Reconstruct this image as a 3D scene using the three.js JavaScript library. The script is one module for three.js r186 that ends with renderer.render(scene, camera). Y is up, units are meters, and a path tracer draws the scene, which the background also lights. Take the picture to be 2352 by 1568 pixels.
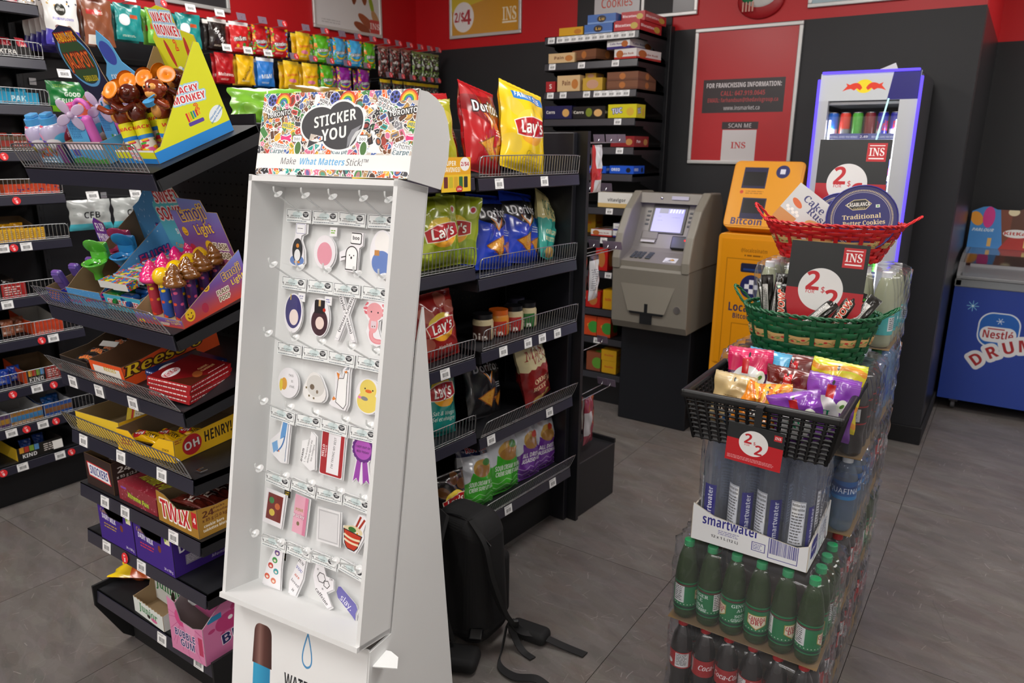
import * as THREE from 'three';
import { mergeGeometries, mergeVertices, toCreasedNormals } from 'three/addons/utils/BufferGeometryUtils.js';
import { RoundedBoxGeometry } from 'three/addons/geometries/RoundedBoxGeometry.js';
import { RectAreaLightUniformsLib } from 'three/addons/lights/RectAreaLightUniformsLib.js';

// ---------------------------------------------------------------- camera, exposure, light
const scene = new THREE.Scene();
scene.background = new THREE.Color(0x000000);
const rad = (d) => d * Math.PI / 180;
const camera = new THREE.PerspectiveCamera(49.9, 2352 / 1568, 0.05, 40);
camera.rotation.order = 'YXZ';
camera.position.set(0, 1.6, 0);
camera.rotation.set(rad(-14.87), rad(34.16), rad(0.45));
camera.focus = 1.75;
camera.userData.fStop = 5.6;
scene.add(camera);
const renderer = new THREE.WebGLRenderer({ antialias: true });
renderer.toneMapping = THREE.LinearToneMapping;
renderer.toneMappingExposure = 1.14;
renderer.shadowMap.enabled = true;
RectAreaLightUniformsLib.init();
const CEIL = 3.0;
// ceiling light fittings: [x, z, strength]; each is built as a fitting below
const FITTINGS = [[-2.7, -2.2], [-0.75, -2.2], [1.2, -2.2], [1.2, -4.8], [-2.7, 0.3], [-0.75, 0.3], [-3.0, 2.1], [-0.75, 2.2], [1.2, 2.2]];
const LIGHT = 9.8;

// ---------------------------------------------------------------- helpers
function rng(s) { return () => { s = (s + 0x6d2b79f5) | 0; let t = Math.imul(s ^ (s >>> 15), 1 | s); t = (t + Math.imul(t ^ (t >>> 7), 61 | t)) ^ t; return ((t ^ (t >>> 14)) >>> 0) / 4294967296; }; }
const taken = {};
function numbered(n) { const k = taken[n] = (taken[n] ?? -1) + 1; return k ? n + '_' + String(k).padStart(3, '0') : n; }
const flat = (g) => { const q = g.index ? g.toNonIndexed() : g; for (const k of Object.keys(q.attributes)) if (!['position', 'normal', 'uv'].includes(k)) q.deleteAttribute(k); q.clearGroups(); return q; };
const merge = (l) => l.length === 1 ? l[0] : mergeGeometries(l.map(flat));
const at = (g, x = 0, y = 0, z = 0, rx = 0, ry = 0, rz = 0) => { if (rx || ry || rz) g.applyMatrix4(new THREE.Matrix4().makeRotationFromEuler(new THREE.Euler(rx, ry, rz, 'YXZ'))); return g.translate(x, y, z); };
const box = (w, h, d, x = 0, y = 0, z = 0, rx = 0, ry = 0, rz = 0) => at(new THREE.BoxGeometry(w, h, d), x, y, z, rx, ry, rz);
const rbox = (w, h, d, r, x = 0, y = 0, z = 0, rx = 0, ry = 0, rz = 0, s = 2) => at(new RoundedBoxGeometry(w, h, d, s, Math.min(r, w / 2.01, h / 2.01, d / 2.01)), x, y, z, rx, ry, rz);
const cyl = (r1, r2, h, x = 0, y = 0, z = 0, rx = 0, ry = 0, rz = 0, s = 16) => at(new THREE.CylinderGeometry(r1, r2, h, s), x, y, z, rx, ry, rz);
const V = (x, y, z) => new THREE.Vector3(x, y, z);
const tube = (pts, r, n = 24, s = 6, closed = false) => new THREE.TubeGeometry(new THREE.CatmullRomCurve3(pts.map((p) => V(...p)), closed), n, r, s, closed);
const lathe = (pts, s = 20) => new THREE.LatheGeometry(pts.map((p) => new THREE.Vector2(...p)), s);
function bar(a, b, r, s = 5) { const A = V(...a), B = V(...b), L = A.distanceTo(B), g = new THREE.CylinderGeometry(r, r, L, s, 1); g.applyQuaternion(new THREE.Quaternion().setFromUnitVectors(V(0, 1, 0), B.clone().sub(A).normalize())); const m = A.add(B).multiplyScalar(0.5); return g.translate(m.x, m.y, m.z); }
function put(name, geo, mat, parent, x = 0, y = 0, z = 0, rx = 0, ry = 0, rz = 0) {
  const m = new THREE.Mesh(Array.isArray(geo) ? merge(geo) : geo, mat);
  m.name = parent ? name : numbered(name); m.castShadow = m.receiveShadow = true;
  m.rotation.order = 'YXZ'; m.position.set(x, y, z); m.rotation.set(rx, ry, rz); (parent || scene).add(m); return m;
}
function thing(name, label, category, x = 0, y = 0, z = 0, ry = 0, group) {
  const o = new THREE.Group(); o.name = numbered(name); o.position.set(x, y, z); o.rotation.order = 'YXZ'; o.rotation.y = ry; o.userData = { label, category }; if (group) o.userData.group = group; scene.add(o); return o;
}
function tag(m, label, category, group) { m.userData.label = label; m.userData.category = category; if (group) m.userData.group = group; return m; }
function struct(m) { m.userData.kind = 'structure'; return m; }
function copyOf(src, label, x, y, z, ry = 0, group) { const o = src.clone(); o.name = numbered(src.name.replace(/_\d{3}$/, '')); o.userData = { ...src.userData, label }; if (group) o.userData.group = group; o.position.set(x, y, z); o.rotation.y = ry; scene.add(o); return o; }
const ORD = ['first', 'second', 'third', 'fourth', 'fifth', 'sixth', 'seventh', 'eighth', 'ninth', 'tenth', 'eleventh', 'twelfth', 'thirteenth', 'fourteenth', 'fifteenth', 'sixteenth', 'seventeenth', 'eighteenth'];

// plain materials
const std = (color, roughness = 0.6, o = {}) => new THREE.MeshPhysicalMaterial({ color, roughness, metalness: 0, ...o });
const MAT = {
  red: std('#c4121b', 0.45), blackWall: std('#212225', 0.55), dark: std('#131418', 0.42), deck: std('#17181c', 0.5), strip: std('#2c2b38', 0.28, { clearcoat: 0.4, clearcoatRoughness: 0.2 }),
  wire: std('#b9bbbd', 0.25, { metalness: 0.9 }), chrome: std('#d6d6d8', 0.2, { metalness: 1 }), alu: std('#d2d3d1', 0.35, { metalness: 0.35 }), white: std('#f1f2f1', 0.62), whiteGloss: std('#eef0f2', 0.25),
  clear: std('#ffffff', 0.08, { transmission: 1, thickness: 0, ior: 1.45 }), film: std('#f4f6fb', 0.06, { transmission: 0.965, thickness: 0, ior: 1.32, side: THREE.DoubleSide }),
  rubber: std('#101012', 0.7), navy: std('#0a0e16', 0.5),
};

// ---------------------------------------------------------------- picture pages for print on packaging
const PAGES = {};
function page(n) {
  if (PAGES[n]) return PAGES[n];
  const cv = document.createElement('canvas'); cv.width = cv.height = 2048;
  const c = cv.getContext('2d'); c.fillStyle = '#888'; c.fillRect(0, 0, 2048, 2048);
  return PAGES[n] = { n, cv, c, x: 0, y: 0, row: 0, sw: {}, mats: {} };
}
function tex(pn, w, h, draw) {
  const p = page(pn), c = p.c; w = Math.round(w); h = Math.round(h);
  if (p.x + w + 6 > 2048) { p.x = 0; p.y += p.row; p.row = 0; }
  if (p.y + h + 6 > 2048) throw new Error('page full ' + pn + ' at ' + w + 'x' + h);
  const x = p.x + 3, y = p.y + 3; p.x += w + 6; p.row = Math.max(p.row, h + 6);
  c.save(); c.translate(x, y); c.beginPath(); c.rect(-2, -2, w + 4, h + 4); c.clip(); draw(c, w, h); c.restore();
  return { p: pn, u0: (x + 0.5) / 2048, u1: (x + w - 0.5) / 2048, v0: 1 - (y + h - 0.5) / 2048, v1: 1 - (y + 0.5) / 2048 };
}
function sw(pn, col) { const p = page(pn); return p.sw[col] ??= tex(pn, 6, 6, (c, w, h) => { c.fillStyle = col; c.fillRect(-2, -2, w + 4, h + 4); }); }
const FIN = { card: { roughness: 0.62 }, gloss: { roughness: 0.28, clearcoat: 0.25, clearcoatRoughness: 0.25 }, foil: { roughness: 0.26, clearcoat: 0.8, clearcoatRoughness: 0.12 }, poster: { roughness: 0.5, clearcoat: 0.4, clearcoatRoughness: 0.2 }, plastic: { roughness: 0.3 } };
function pm(pn, fin = 'card') {
  const p = page(pn); p.tex ??= (() => { const t = new THREE.CanvasTexture(p.cv); t.colorSpace = THREE.SRGBColorSpace; return t; })();
  return p.mats[fin] ??= new THREE.MeshPhysicalMaterial({ map: p.tex, ...FIN[fin] });
}
function T(c, s, x, y, size, col, o = {}) {
  c.save(); c.translate(x, y); if (o.rot) c.rotate(o.rot); if (o.skew) c.transform(1, 0, o.skew, 1, 0, 0);
  c.font = `${o.wt ?? 'bold'} ${size}px ${o.f ?? 'sans-serif'}`; c.textAlign = o.al ?? 'center'; c.textBaseline = 'middle';
  if (o.w) { const m = c.measureText(s).width; c.scale(o.fit ? o.w / m : Math.min(1, o.w / m), 1); }
  if (o.sy) c.scale(1, o.sy);
  if (o.st) { c.strokeStyle = o.st; c.lineWidth = o.sw ?? size * 0.2; c.lineJoin = 'round'; c.strokeText(s, 0, 0); }
  if (o.st2) { c.strokeStyle = o.st2; c.lineWidth = o.sw2 ?? size * 0.08; c.lineJoin = 'round'; c.strokeText(s, 0, 0); }
  c.fillStyle = col; c.fillText(s, 0, 0); c.restore();
}
const R = (c, col, x, y, w, h) => { c.fillStyle = col; c.fillRect(x, y, w, h); };
const E = (c, col, x, y, rx, ry = rx, rot = 0) => { c.fillStyle = col; c.beginPath(); c.ellipse(x, y, rx, ry, rot, 0, 7); c.fill(); };
const G = (c, col, pts, st, lw) => { c.beginPath(); pts.forEach((p, i) => i ? c.lineTo(...p) : c.moveTo(...p)); c.closePath(); if (col) { c.fillStyle = col; c.fill(); } if (st) { c.strokeStyle = st; c.lineWidth = lw; c.stroke(); } };
const RR = (c, col, x, y, w, h, r, st, lw) => { c.beginPath(); c.roundRect(x, y, w, h, r); if (col) { c.fillStyle = col; c.fill(); } if (st) { c.strokeStyle = st; c.lineWidth = lw; c.stroke(); } };
const bg = (c, w, h, col) => R(c, col, -3, -3, w + 6, h + 6);
// rows of unreadable small print
function small(c, x, y, w, n, lh, col, seed = 1) { const r = rng(seed); c.fillStyle = col; for (let i = 0; i < n; i++) { let q = x; const end = x + w * (0.7 + 0.3 * r()); while (q < end) { const l = lh * (0.5 + 2 * r()); c.fillRect(q, y + i * lh, Math.min(l, end - q), lh * 0.45); q += l + lh * 0.35; } } }
function barcode(c, x, y, w, h, col = '#111') { const r = rng(7); let q = x; c.fillStyle = col; while (q < x + w) { const l = w * (0.01 + 0.03 * r()); c.fillRect(q, y, l, h); q += l + w * (0.012 + 0.025 * r()); } }

// ---------------------------------------------------------------- textured solids
function setUV(g, r, a, b) { const uv = g.attributes.uv; for (let i = a; i < b; i++) uv.setXY(i, r.u0 + (r.u1 - r.u0) * uv.getX(i), r.v0 + (r.v1 - r.v0) * uv.getY(i)); }
const allUV = (g, r) => { setUV(g, r, 0, g.attributes.uv.count); return g; };
// carton standing on y = 0; f holds print for pz (front), nz, px, nx, py, ny
function carton(w, h, d, f) { const g = new THREE.BoxGeometry(w, h, d).translate(0, h / 2, 0); ['px', 'nx', 'py', 'ny', 'pz', 'nz'].forEach((k, i) => setUV(g, f[k] ?? f.all, i * 4, i * 4 + 4)); return g; }
// a sheet of board: outline in xy (metres), thickness t along z; outer print r, inner colour ri
function sheet(pts, t, r, ri) {
  const c = pts.map((p) => new THREE.Vector2(...p)); if (THREE.ShapeUtils.isClockWise(c)) c.reverse();
  const tri = THREE.ShapeUtils.triangulateShape(c, []), xs = c.map((p) => p.x), ys = c.map((p) => p.y), x0 = Math.min(...xs), x1 = Math.max(...xs), y0 = Math.min(...ys), y1 = Math.max(...ys);
  const P = [], U = [], add = (p, z, q) => { P.push(p.x, p.y, z); U.push(q.u0 + (q.u1 - q.u0) * (p.x - x0) / (x1 - x0), q.v0 + (q.v1 - q.v0) * (p.y - y0) / (y1 - y0)); };
  for (const [a, b, d] of tri) { add(c[a], t / 2, r); add(c[b], t / 2, r); add(c[d], t / 2, r); add(c[a], -t / 2, ri); add(c[d], -t / 2, ri); add(c[b], -t / 2, ri); }
  for (let i = 0; i < c.length; i++) { const a = c[i], b = c[(i + 1) % c.length]; add(a, -t / 2, ri); add(b, -t / 2, ri); add(b, t / 2, ri); add(a, -t / 2, ri); add(b, t / 2, ri); add(a, t / 2, ri); }
  const g = new THREE.BufferGeometry(); g.setAttribute('position', new THREE.Float32BufferAttribute(P, 3)); g.setAttribute('uv', new THREE.Float32BufferAttribute(U, 2)); g.computeVertexNormals(); return g;
}
const rect = (w, h, x0 = -w / 2, y0 = 0) => [[x0, y0], [x0 + w, y0], [x0 + w, y0 + h], [x0, y0 + h]];
// filled film bag standing on y = 0, front print r, back print rb
function pillow(w, h, t, r, rb, o = {}) {
  const nx = o.fine ? 26 : 14, ny = o.fine ? 36 : 20, seal = o.seal ?? 0.03, wr = o.wr ?? 1, rnd = rng(o.seed ?? 3), ph = [rnd() * 6, rnd() * 6, rnd() * 6], P = [], U = [], I = [];
  const cr = [...Array(o.fine ? 9 : 0)].map(() => [rnd() * 6.3, 7 + 16 * rnd(), rnd() * 6.3, 0.0035 + 0.004 * rnd(), 2 + 5 * rnd(), rnd() * 6]), crease = (u, v) => { let q = 0; for (const [a, f, p, m, g, h2] of cr) { const d = u * Math.cos(a) + v * Math.sin(a), e = -u * Math.sin(a) + v * Math.cos(a); q += m * Math.pow(1 - Math.abs(Math.sin(d * f * 0.5 + p + 0.5 * Math.sin(e * 5 + h2))), 3) * Math.max(0, Math.sin(e * g + h2)); } return q; };
  for (const s of [1, -1]) for (let j = 0; j <= ny; j++) for (let i = 0; i <= nx; i++) {
    const u = i / nx, v = j / ny, vv = Math.min(1, Math.max(0, (v - seal) / (1 - 2 * seal))), e = Math.pow(Math.sin(Math.PI * u), 0.55) * Math.pow(Math.sin(Math.PI * vv), o.pow ?? 0.45);
    const end = Math.exp(-vv * 7) + Math.exp(-(1 - vv) * 7), folds = wr * (0.012 * w * 5 * end * Math.sin(u * 23 + ph[0] + 2 * Math.sin(v * 9)) * e + 0.006 * (Math.sin(u * 9 + v * 14 + ph[1]) + Math.sin(u * 15 - v * 11 + ph[2])) * e);
    const side = 0.03 * w * (1 - e) * Math.sin(v * 17 + ph[1]) * wr;
    const x = (u - 0.5) * w * (1 - 0.07 * Math.sin(Math.PI * vv)) + side * (u - 0.5), y = v * h + (j === ny ? 0.001 * Math.sin(i * 2.2) * wr : 0) + 0.012 * h * Math.sin(u * 3 + ph[0]) * (v > 0.5 ? v - 0.5 : 0) * wr;
    P.push(x, y, s * (t / 2 * e + folds * 0.5 + crease(u, v + s) * Math.min(1, e * 1.5) + 0.0008)); const q = s > 0 ? r : rb ?? r; U.push(q.u0 + (q.u1 - q.u0) * (s > 0 ? u : 1 - u), q.v0 + (q.v1 - q.v0) * v);
  }
  const n = (nx + 1) * (ny + 1);
  for (const b of [0, n]) for (let j = 0; j < ny; j++) for (let i = 0; i < nx; i++) { const a = b + j * (nx + 1) + i, q = a + nx + 1; b ? I.push(a, q, a + 1, a + 1, q, q + 1) : I.push(a, a + 1, q, a + 1, q + 1, q); }
  const g = new THREE.BufferGeometry(); g.setAttribute('position', new THREE.Float32BufferAttribute(P, 3)); g.setAttribute('uv', new THREE.Float32BufferAttribute(U, 2)); g.setIndex(I); g.computeVertexNormals(); return g;
}
// wrapped bar lying along x, y = 0 at its underside
function barPack(l, w, t, r) { const g = pillow(l, w, t, r, r, { seal: 0.01, wr: 0.5, pow: 0.35 }); g.translate(0, -w / 2, 0); g.rotateX(-Math.PI / 2); return g.translate(0, t / 2, 0); }
// wire guard along x, from y 0 to h, leaning by lean at the top (towards +z)
function guard(w, h, lean = 0, step = 0.0165) {
  const g = [], r = 0.0013, p = (x, y) => [x, y, lean * y / h];
  for (let x = -w / 2; x <= w / 2 + 1e-6; x += w / Math.round(w / step)) g.push(bar(p(x, 0), p(x, h), r, 5));
  g.push(tube([p(-w / 2, 0), p(-w / 2, h * 0.8), p(-w / 2 + 0.006, h * 0.97), p(-w / 2 + 0.02, h), p(w / 2 - 0.02, h), p(w / 2 - 0.006, h * 0.97), p(w / 2, h * 0.8), p(w / 2, 0)], r * 1.5, 60, 5));
  g.push(bar(p(-w / 2, 0), p(w / 2, 0), r * 1.3), bar(p(-w / 2, h * 0.12), p(w / 2, h * 0.12), r * 0.9)); return merge(g);
}
// ---------------------------------------------------------------- the room
const XL = -3.91, XR = 3.0, ZB = -4.46, ZR = -6.0, ZF = 3.0, XC = -0.27, YB = 2.28, TH = 0.12;
function group(name, kind = 'structure') { const g = new THREE.Group(); g.name = name; g.userData.kind = kind; scene.add(g); return g; }
{
  // floor tiles
  const cv = document.createElement('canvas'); cv.width = cv.height = 1024; const c = cv.getContext('2d'), r = rng(11);
  R(c, '#6b6663', 0, 0, 1024, 1024);
  for (let i = 0; i < 900; i++) { const v = r(), s = 12 + 70 * r() * r(); c.globalAlpha = 0.06 + 0.07 * r(); const x = r() * 1024, y = r() * 1024, a = -0.5 + 0.6 * r(); for (const dx of [-1024, 0, 1024]) for (const dy of [-1024, 0, 1024]) E(c, v < 0.5 ? '#4a4442' : v < 0.75 ? '#8a8582' : '#5d5046', x + dx, y + dy, s * (1 + 1.4 * r()), s * 0.55, a); }
  for (let i = 0; i < 7000; i++) { c.globalAlpha = 0.08 + 0.12 * r(); const l = r() < 0.5; R(c, l ? '#2f2b2a' : '#a09b97', r() * 1024, r() * 1024, 1 + 2 * r(), 1 + 2 * r()); }
  const vein = (x, y, a, n, w, col, al) => { c.strokeStyle = col; c.lineWidth = w; c.beginPath(); c.moveTo(x, y); for (let i = 0; i < n; i++) { a += (r() - 0.5) * 0.35; x += Math.cos(a) * 9; y += Math.sin(a) * 9; c.lineTo(x, y); } c.globalAlpha = al; c.stroke(); };
  for (let i = 0; i < 260; i++) vein(r() * 1024, r() * 1024, r() * 6.3, 1 + 3 * r(), 0.5 + 1.2 * r(), '#d2cdc8', 0.15 + 0.35 * r());
  for (let i = 0; i < 14; i++) vein(r() * 1024, r() * 1024, 2.6 + r() * 0.8, 20 + 20 * r(), 1 + r(), '#bdb8b3', 0.16);
  for (let i = 0; i < 16; i++) vein(r() * 1024, r() * 1024, r() * 6, 8 + 14 * r(), 1 + r(), '#2b2625', 0.25);
  c.globalAlpha = 1;
  const t = new THREE.CanvasTexture(cv); t.colorSpace = THREE.SRGBColorSpace; t.wrapS = t.wrapT = THREE.RepeatWrapping;
  const m = new THREE.MeshPhysicalMaterial({ map: t, roughness: 0.42 });
  const fl = group('floor'); put('floor_slab', box(XR - XL + 0.24, 0.1, ZF - ZR + 0.24, (XL + XR) / 2, -0.056, (ZF + ZR) / 2), std('#3a3735', 0.8), fl);
  const tx = 0.6435, tz = 1.224, gap = 0.0022, rr = rng(5);
  for (let i = -6; i < 6; i++) for (let k = -5; k < 5; k++) {
    const x0 = Math.max(XL, -0.241 + i * tx), x1 = Math.min(XR, -0.241 + (i + 1) * tx), z0 = Math.max(ZR, -2.386 + k * tz), z1 = Math.min(ZF, -2.386 + (k + 1) * tz);
    if (x1 - x0 < 0.02 || z1 - z0 < 0.02) continue;
    const g = new THREE.BoxGeometry(x1 - x0 - gap, 0.006, z1 - z0 - gap), u = g.attributes.uv, p = g.attributes.position, ou = rr(), ov = rr();
    for (let q = 0; q < u.count; q++) u.setXY(q, p.getX(q) / 1.25 + ou, p.getZ(q) / 1.25 + ov);
    put('tile', g, m, fl, (x0 + x1) / 2, -0.003, (z0 + z1) / 2);
  }
}
{
  const H = CEIL, wl = group('wall_left');
  put('lower_paint', box(TH, YB, ZF - ZR, XL - TH / 2, YB / 2, (ZF + ZR) / 2), MAT.blackWall, wl); put('upper_paint', box(TH, H - YB, ZF - ZR, XL - TH / 2, (H + YB) / 2, (ZF + ZR) / 2), MAT.red, wl);
  const wb = group('wall_back');
  put('lower_paint', box(XC - XL, YB, TH, (XC + XL) / 2, YB / 2, ZB - TH / 2), MAT.blackWall, wb); put('upper_paint', box(XC - XL, H - YB, TH, (XC + XL) / 2, (H + YB) / 2, ZB - TH / 2), MAT.red, wb);
  put('black_panel', box(0.65, H - YB + 0.02, 0.012, -2.205, (H + YB) / 2, ZB + 0.006), MAT.blackWall, wb);
  const wc = group('wall_recess_side');
  put('lower_paint', box(TH, YB, ZB - ZR, XC - TH / 2, YB / 2, (ZB + ZR) / 2 - 0.001), std('#212225', 0.3), wc); put('upper_paint', box(TH, H - YB, ZB - ZR, XC - TH / 2, (H + YB) / 2, (ZB + ZR) / 2 - 0.001), std('#c4121b', 0.3), wc);
  const wr = group('wall_recess_back');
  put('lower_paint', box(XR - XC + TH, YB, TH, (XR + XC) / 2, YB / 2, ZR - TH / 2), MAT.blackWall, wr); put('upper_paint', box(XR - XC + TH, H - YB, TH, (XR + XC) / 2, (H + YB) / 2, ZR - TH / 2), MAT.red, wr);
  const pale = std('#d8d6d2', 0.7), q = group('wall_right'); put('paint', box(TH, H, ZF - ZR, XR + TH / 2, H / 2, (ZF + ZR) / 2), pale, q);
  const f = group('wall_front'); put('paint', box(XR - XL + 2 * TH, H, TH, (XR + XL) / 2, H / 2, ZF + TH / 2), pale, f);
  struct(put('ceiling', box(XR - XL + 0.3, 0.12, ZF - ZR + 0.3, (XR + XL) / 2, H + 0.06, (ZF + ZR) / 2), std('#dcdad6', 0.9)));
  struct(put('baseboard_back', [rbox(XC - XL + 0.012, 0.1, 0.012, 0.004, (XC + XL) / 2 + 0.006, 0.05, ZB + 0.006), rbox(0.012, 0.1, ZB - ZR, 0.004, XC + 0.006, 0.05, (ZB + ZR) / 2)], MAT.rubber));
  for (const [i, [x, z]] of FITTINGS.entries()) {
    const o = thing('ceiling_light', 'flat white ceiling light panel in a pale frame, ' + ORD[i] + ' of nine', 'ceiling light', x, H, z, 0, 'ceiling light panels');
    put('frame', [box(0.64, 0.02, 0.02, 0, -0.01, 0.61), box(0.64, 0.02, 0.02, 0, -0.01, -0.61), box(0.02, 0.02, 1.24, 0.31, -0.01, 0), box(0.02, 0.02, 1.24, -0.31, -0.01, 0)], MAT.white, o);
    put('diffuser', box(0.6, 0.006, 1.2, 0, -0.006, 0), new THREE.MeshStandardMaterial({ color: 0xffffff, emissive: 0xffffff, emissiveIntensity: 2.5 }), o);
    const L = new THREE.RectAreaLight(0xfffaf4, LIGHT, 0.6, 1.2); L.position.set(x, H - 0.03, z); L.rotation.x = -Math.PI / 2; L.castShadow = true; scene.add(L);
  }
}

// ---------------------------------------------------------------- shelf building blocks
const TAGR = tex('misc', 60, 44, (c, w, h) => { bg(c, w, h, '#f2f2f2'); small(c, 5, 4, 40, 2, 4, '#777', 3); barcode(c, 12, 16, 36, 18, '#444'); small(c, 6, 38, 46, 1, 4, '#888', 9); });
const DOTR = tex('misc', 40, 40, (c, w, h) => { bg(c, w, h, '#e2262c'); T(c, '2.99', 20, 21, 14, '#fff', { rot: -0.25 }); });
const WHT = sw('misc', '#f4f4f4');
const tagGeo = (() => { const g = carton(0.045, 0.034, 0.0012, { all: WHT, pz: TAGR }); return g; })();
const dotGeo = (() => { const g = new THREE.CylinderGeometry(0.0165, 0.0165, 0.0012, 20); allUV(g, DOTR); return g.rotateX(Math.PI / 2); })();
// shelf in a unit that faces +z: front lower edge at (y, z); tags = x positions, dots = x positions of round stickers
function shelf(unit, x0, x1, y, z, depth, o = {}) {
  const w = x1 - x0, lip = o.lip ?? 0.045, s = put('shelf', [box(w, 0.018, depth, 0, lip - 0.009, -depth / 2), box(w, lip, 0.004, 0, lip / 2, -0.002), box(0.004, lip, depth * 0.98, -w / 2 + 0.002, lip / 2, -depth / 2), box(0.004, lip, depth * 0.98, w / 2 - 0.002, lip / 2, -depth / 2)], MAT.deck, unit, (x0 + x1) / 2, y, z, o.tilt ?? 0);
  const pr = put('price_channel', [rbox(w - 0.008, lip - 0.006, 0.004, 0.0015, 0, lip / 2, 0.003, -0.12)], o.stripMat ?? MAT.strip, s);
  if (o.guard) put('wire_guard', at(guard(w - 0.02, o.guard, o.lean ?? 0), 0, lip + 0.002, 0.002), MAT.wire, s);
  for (const tx of o.tags ?? []) put('price_tag', tagGeo, pm('misc'), s, tx - (x0 + x1) / 2, lip / 2 - 0.016, 0.0085, -0.12);
  for (const tx of o.dots ?? []) put('price_sticker', dotGeo, pm('misc'), s, tx - (x0 + x1) / 2, lip / 2, 0.0085, -0.12);
  return s;
}
// open-topped display carton, front at +z, standing on y = 0
function tray(w, hf, hb, d, f, o = {}) {
  const t = 0.0022, ri = o.in ?? f.in, k = o.cut ?? 0.35, g = [];
  const fr = o.front ?? rect(w, hf); g.push(at(sheet(fr, t, f.f, ri), 0, 0, d / 2)); g.push(at(sheet(o.back ?? rect(w, hb), t, f.b ?? f.s, ri), 0, 0, -d / 2, 0, Math.PI));
  const sd = [[-d / 2, 0], [d / 2, 0], [d / 2, hf], [d / 2 - k * d, hf], [-d / 2 + (o.cut2 ?? 0.1) * d, hb], [-d / 2, hb]];
  g.push(at(sheet(sd.map(([x, y]) => [-x, y]), t, f.s, ri), w / 2, 0, 0, 0, Math.PI / 2)); g.push(at(sheet(sd, t, f.s, ri), -w / 2, 0, 0, 0, -Math.PI / 2));
  g.push(at(sheet(rect(w, d), t, ri, ri), 0, 0, d / 2, -Math.PI / 2)); return merge(g);
}
// side outline given as [distance from the front, height]
function sides(w, d, pts, f, ri) { const t = 0.0022, p = pts.map(([s, y]) => [d / 2 - s, y]); return [at(sheet(p.map(([x, y]) => [-x, y]), t, f, ri), w / 2, 0, 0, 0, Math.PI / 2), at(sheet(p, t, f, ri), -w / 2, 0, 0, 0, -Math.PI / 2)]; }
const col = (pn, ...l) => l.map((k) => sw(pn, k));
const wrapTex = (pn, w, h, base, word, ink, o = {}) => tex(pn, w, h, (c, W, H) => { bg(c, W, H, base); if (o.band) R(c, o.band, 0, H * 0.3, W, H * 0.4); if (o.dots) { const r = rng(4); for (let i = 0; i < 30; i++) E(c, o.dots[i % o.dots.length], r() * W, r() * H, H * 0.08); } if (word) T(c, word, W / 2, H / 2, H * (o.s ?? 0.42), ink, { w: W * 0.86, st: o.st, rot: o.rot, skew: o.skew }); if (o.tiny) small(c, W * 0.1, H * 0.76, W * 0.6, 2, H * 0.07, o.tiny); });

// ---------------------------------------------------------------- candy wall on the left
const WLX = -3.88, wallAt = (lx, y, lz) => [WLX + lz, y, -lx];
const LY = [2.115, 1.9, 1.711, 1.521, 1.338, 1.14, 0.9, 0.718, 0.503, 0.33, 0.16];
{
  const u = thing('wall_shelving', 'tall black wall shelving of snack bars along the left wall', 'shelving', WLX, 0, 0, Math.PI / 2);
  put('back_panel', box(0.98, 2.3, 0.015, 1.19, 1.15, 0), MAT.dark, u);
  for (const x of [0.72, 1.655]) put('upright', [rbox(0.03, 2.3, 0.05, 0.003, x, 1.15, 0.02), ...[...Array(40).keys()].map((i) => box(0.006, 0.02, 0.002, x, 0.3 + i * 0.05, 0.046))], MAT.dark, u);
  put('kick_plate', box(0.95, 0.15, 0.27, 1.19, 0.075, 0.145), MAT.dark, u);
  const tags = [[], [1.3], [1.35], [1.28], [], [1.36, 1.45], [1.34], [1.5], [1.4], [1.27, 1.4], [1.29, 1.45]], dots = [[], [], [], [1.42], [1.44], [1.4], [], [1.45], [1.3, 1.47], [1.33, 1.455], [1.21, 1.5]];
  LY.forEach((y, i) => shelf(u, 0.73, 1.645, y, 0.33, 0.32, { guard: i === 10 ? 0 : 0.062, tags: tags[i], dots: dots[i] }));
}
const onShelf = (i, lx, lz = 0.3, dy = 0) => wallAt(lx, LY[i] + 0.0455 + dy, lz);
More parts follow.
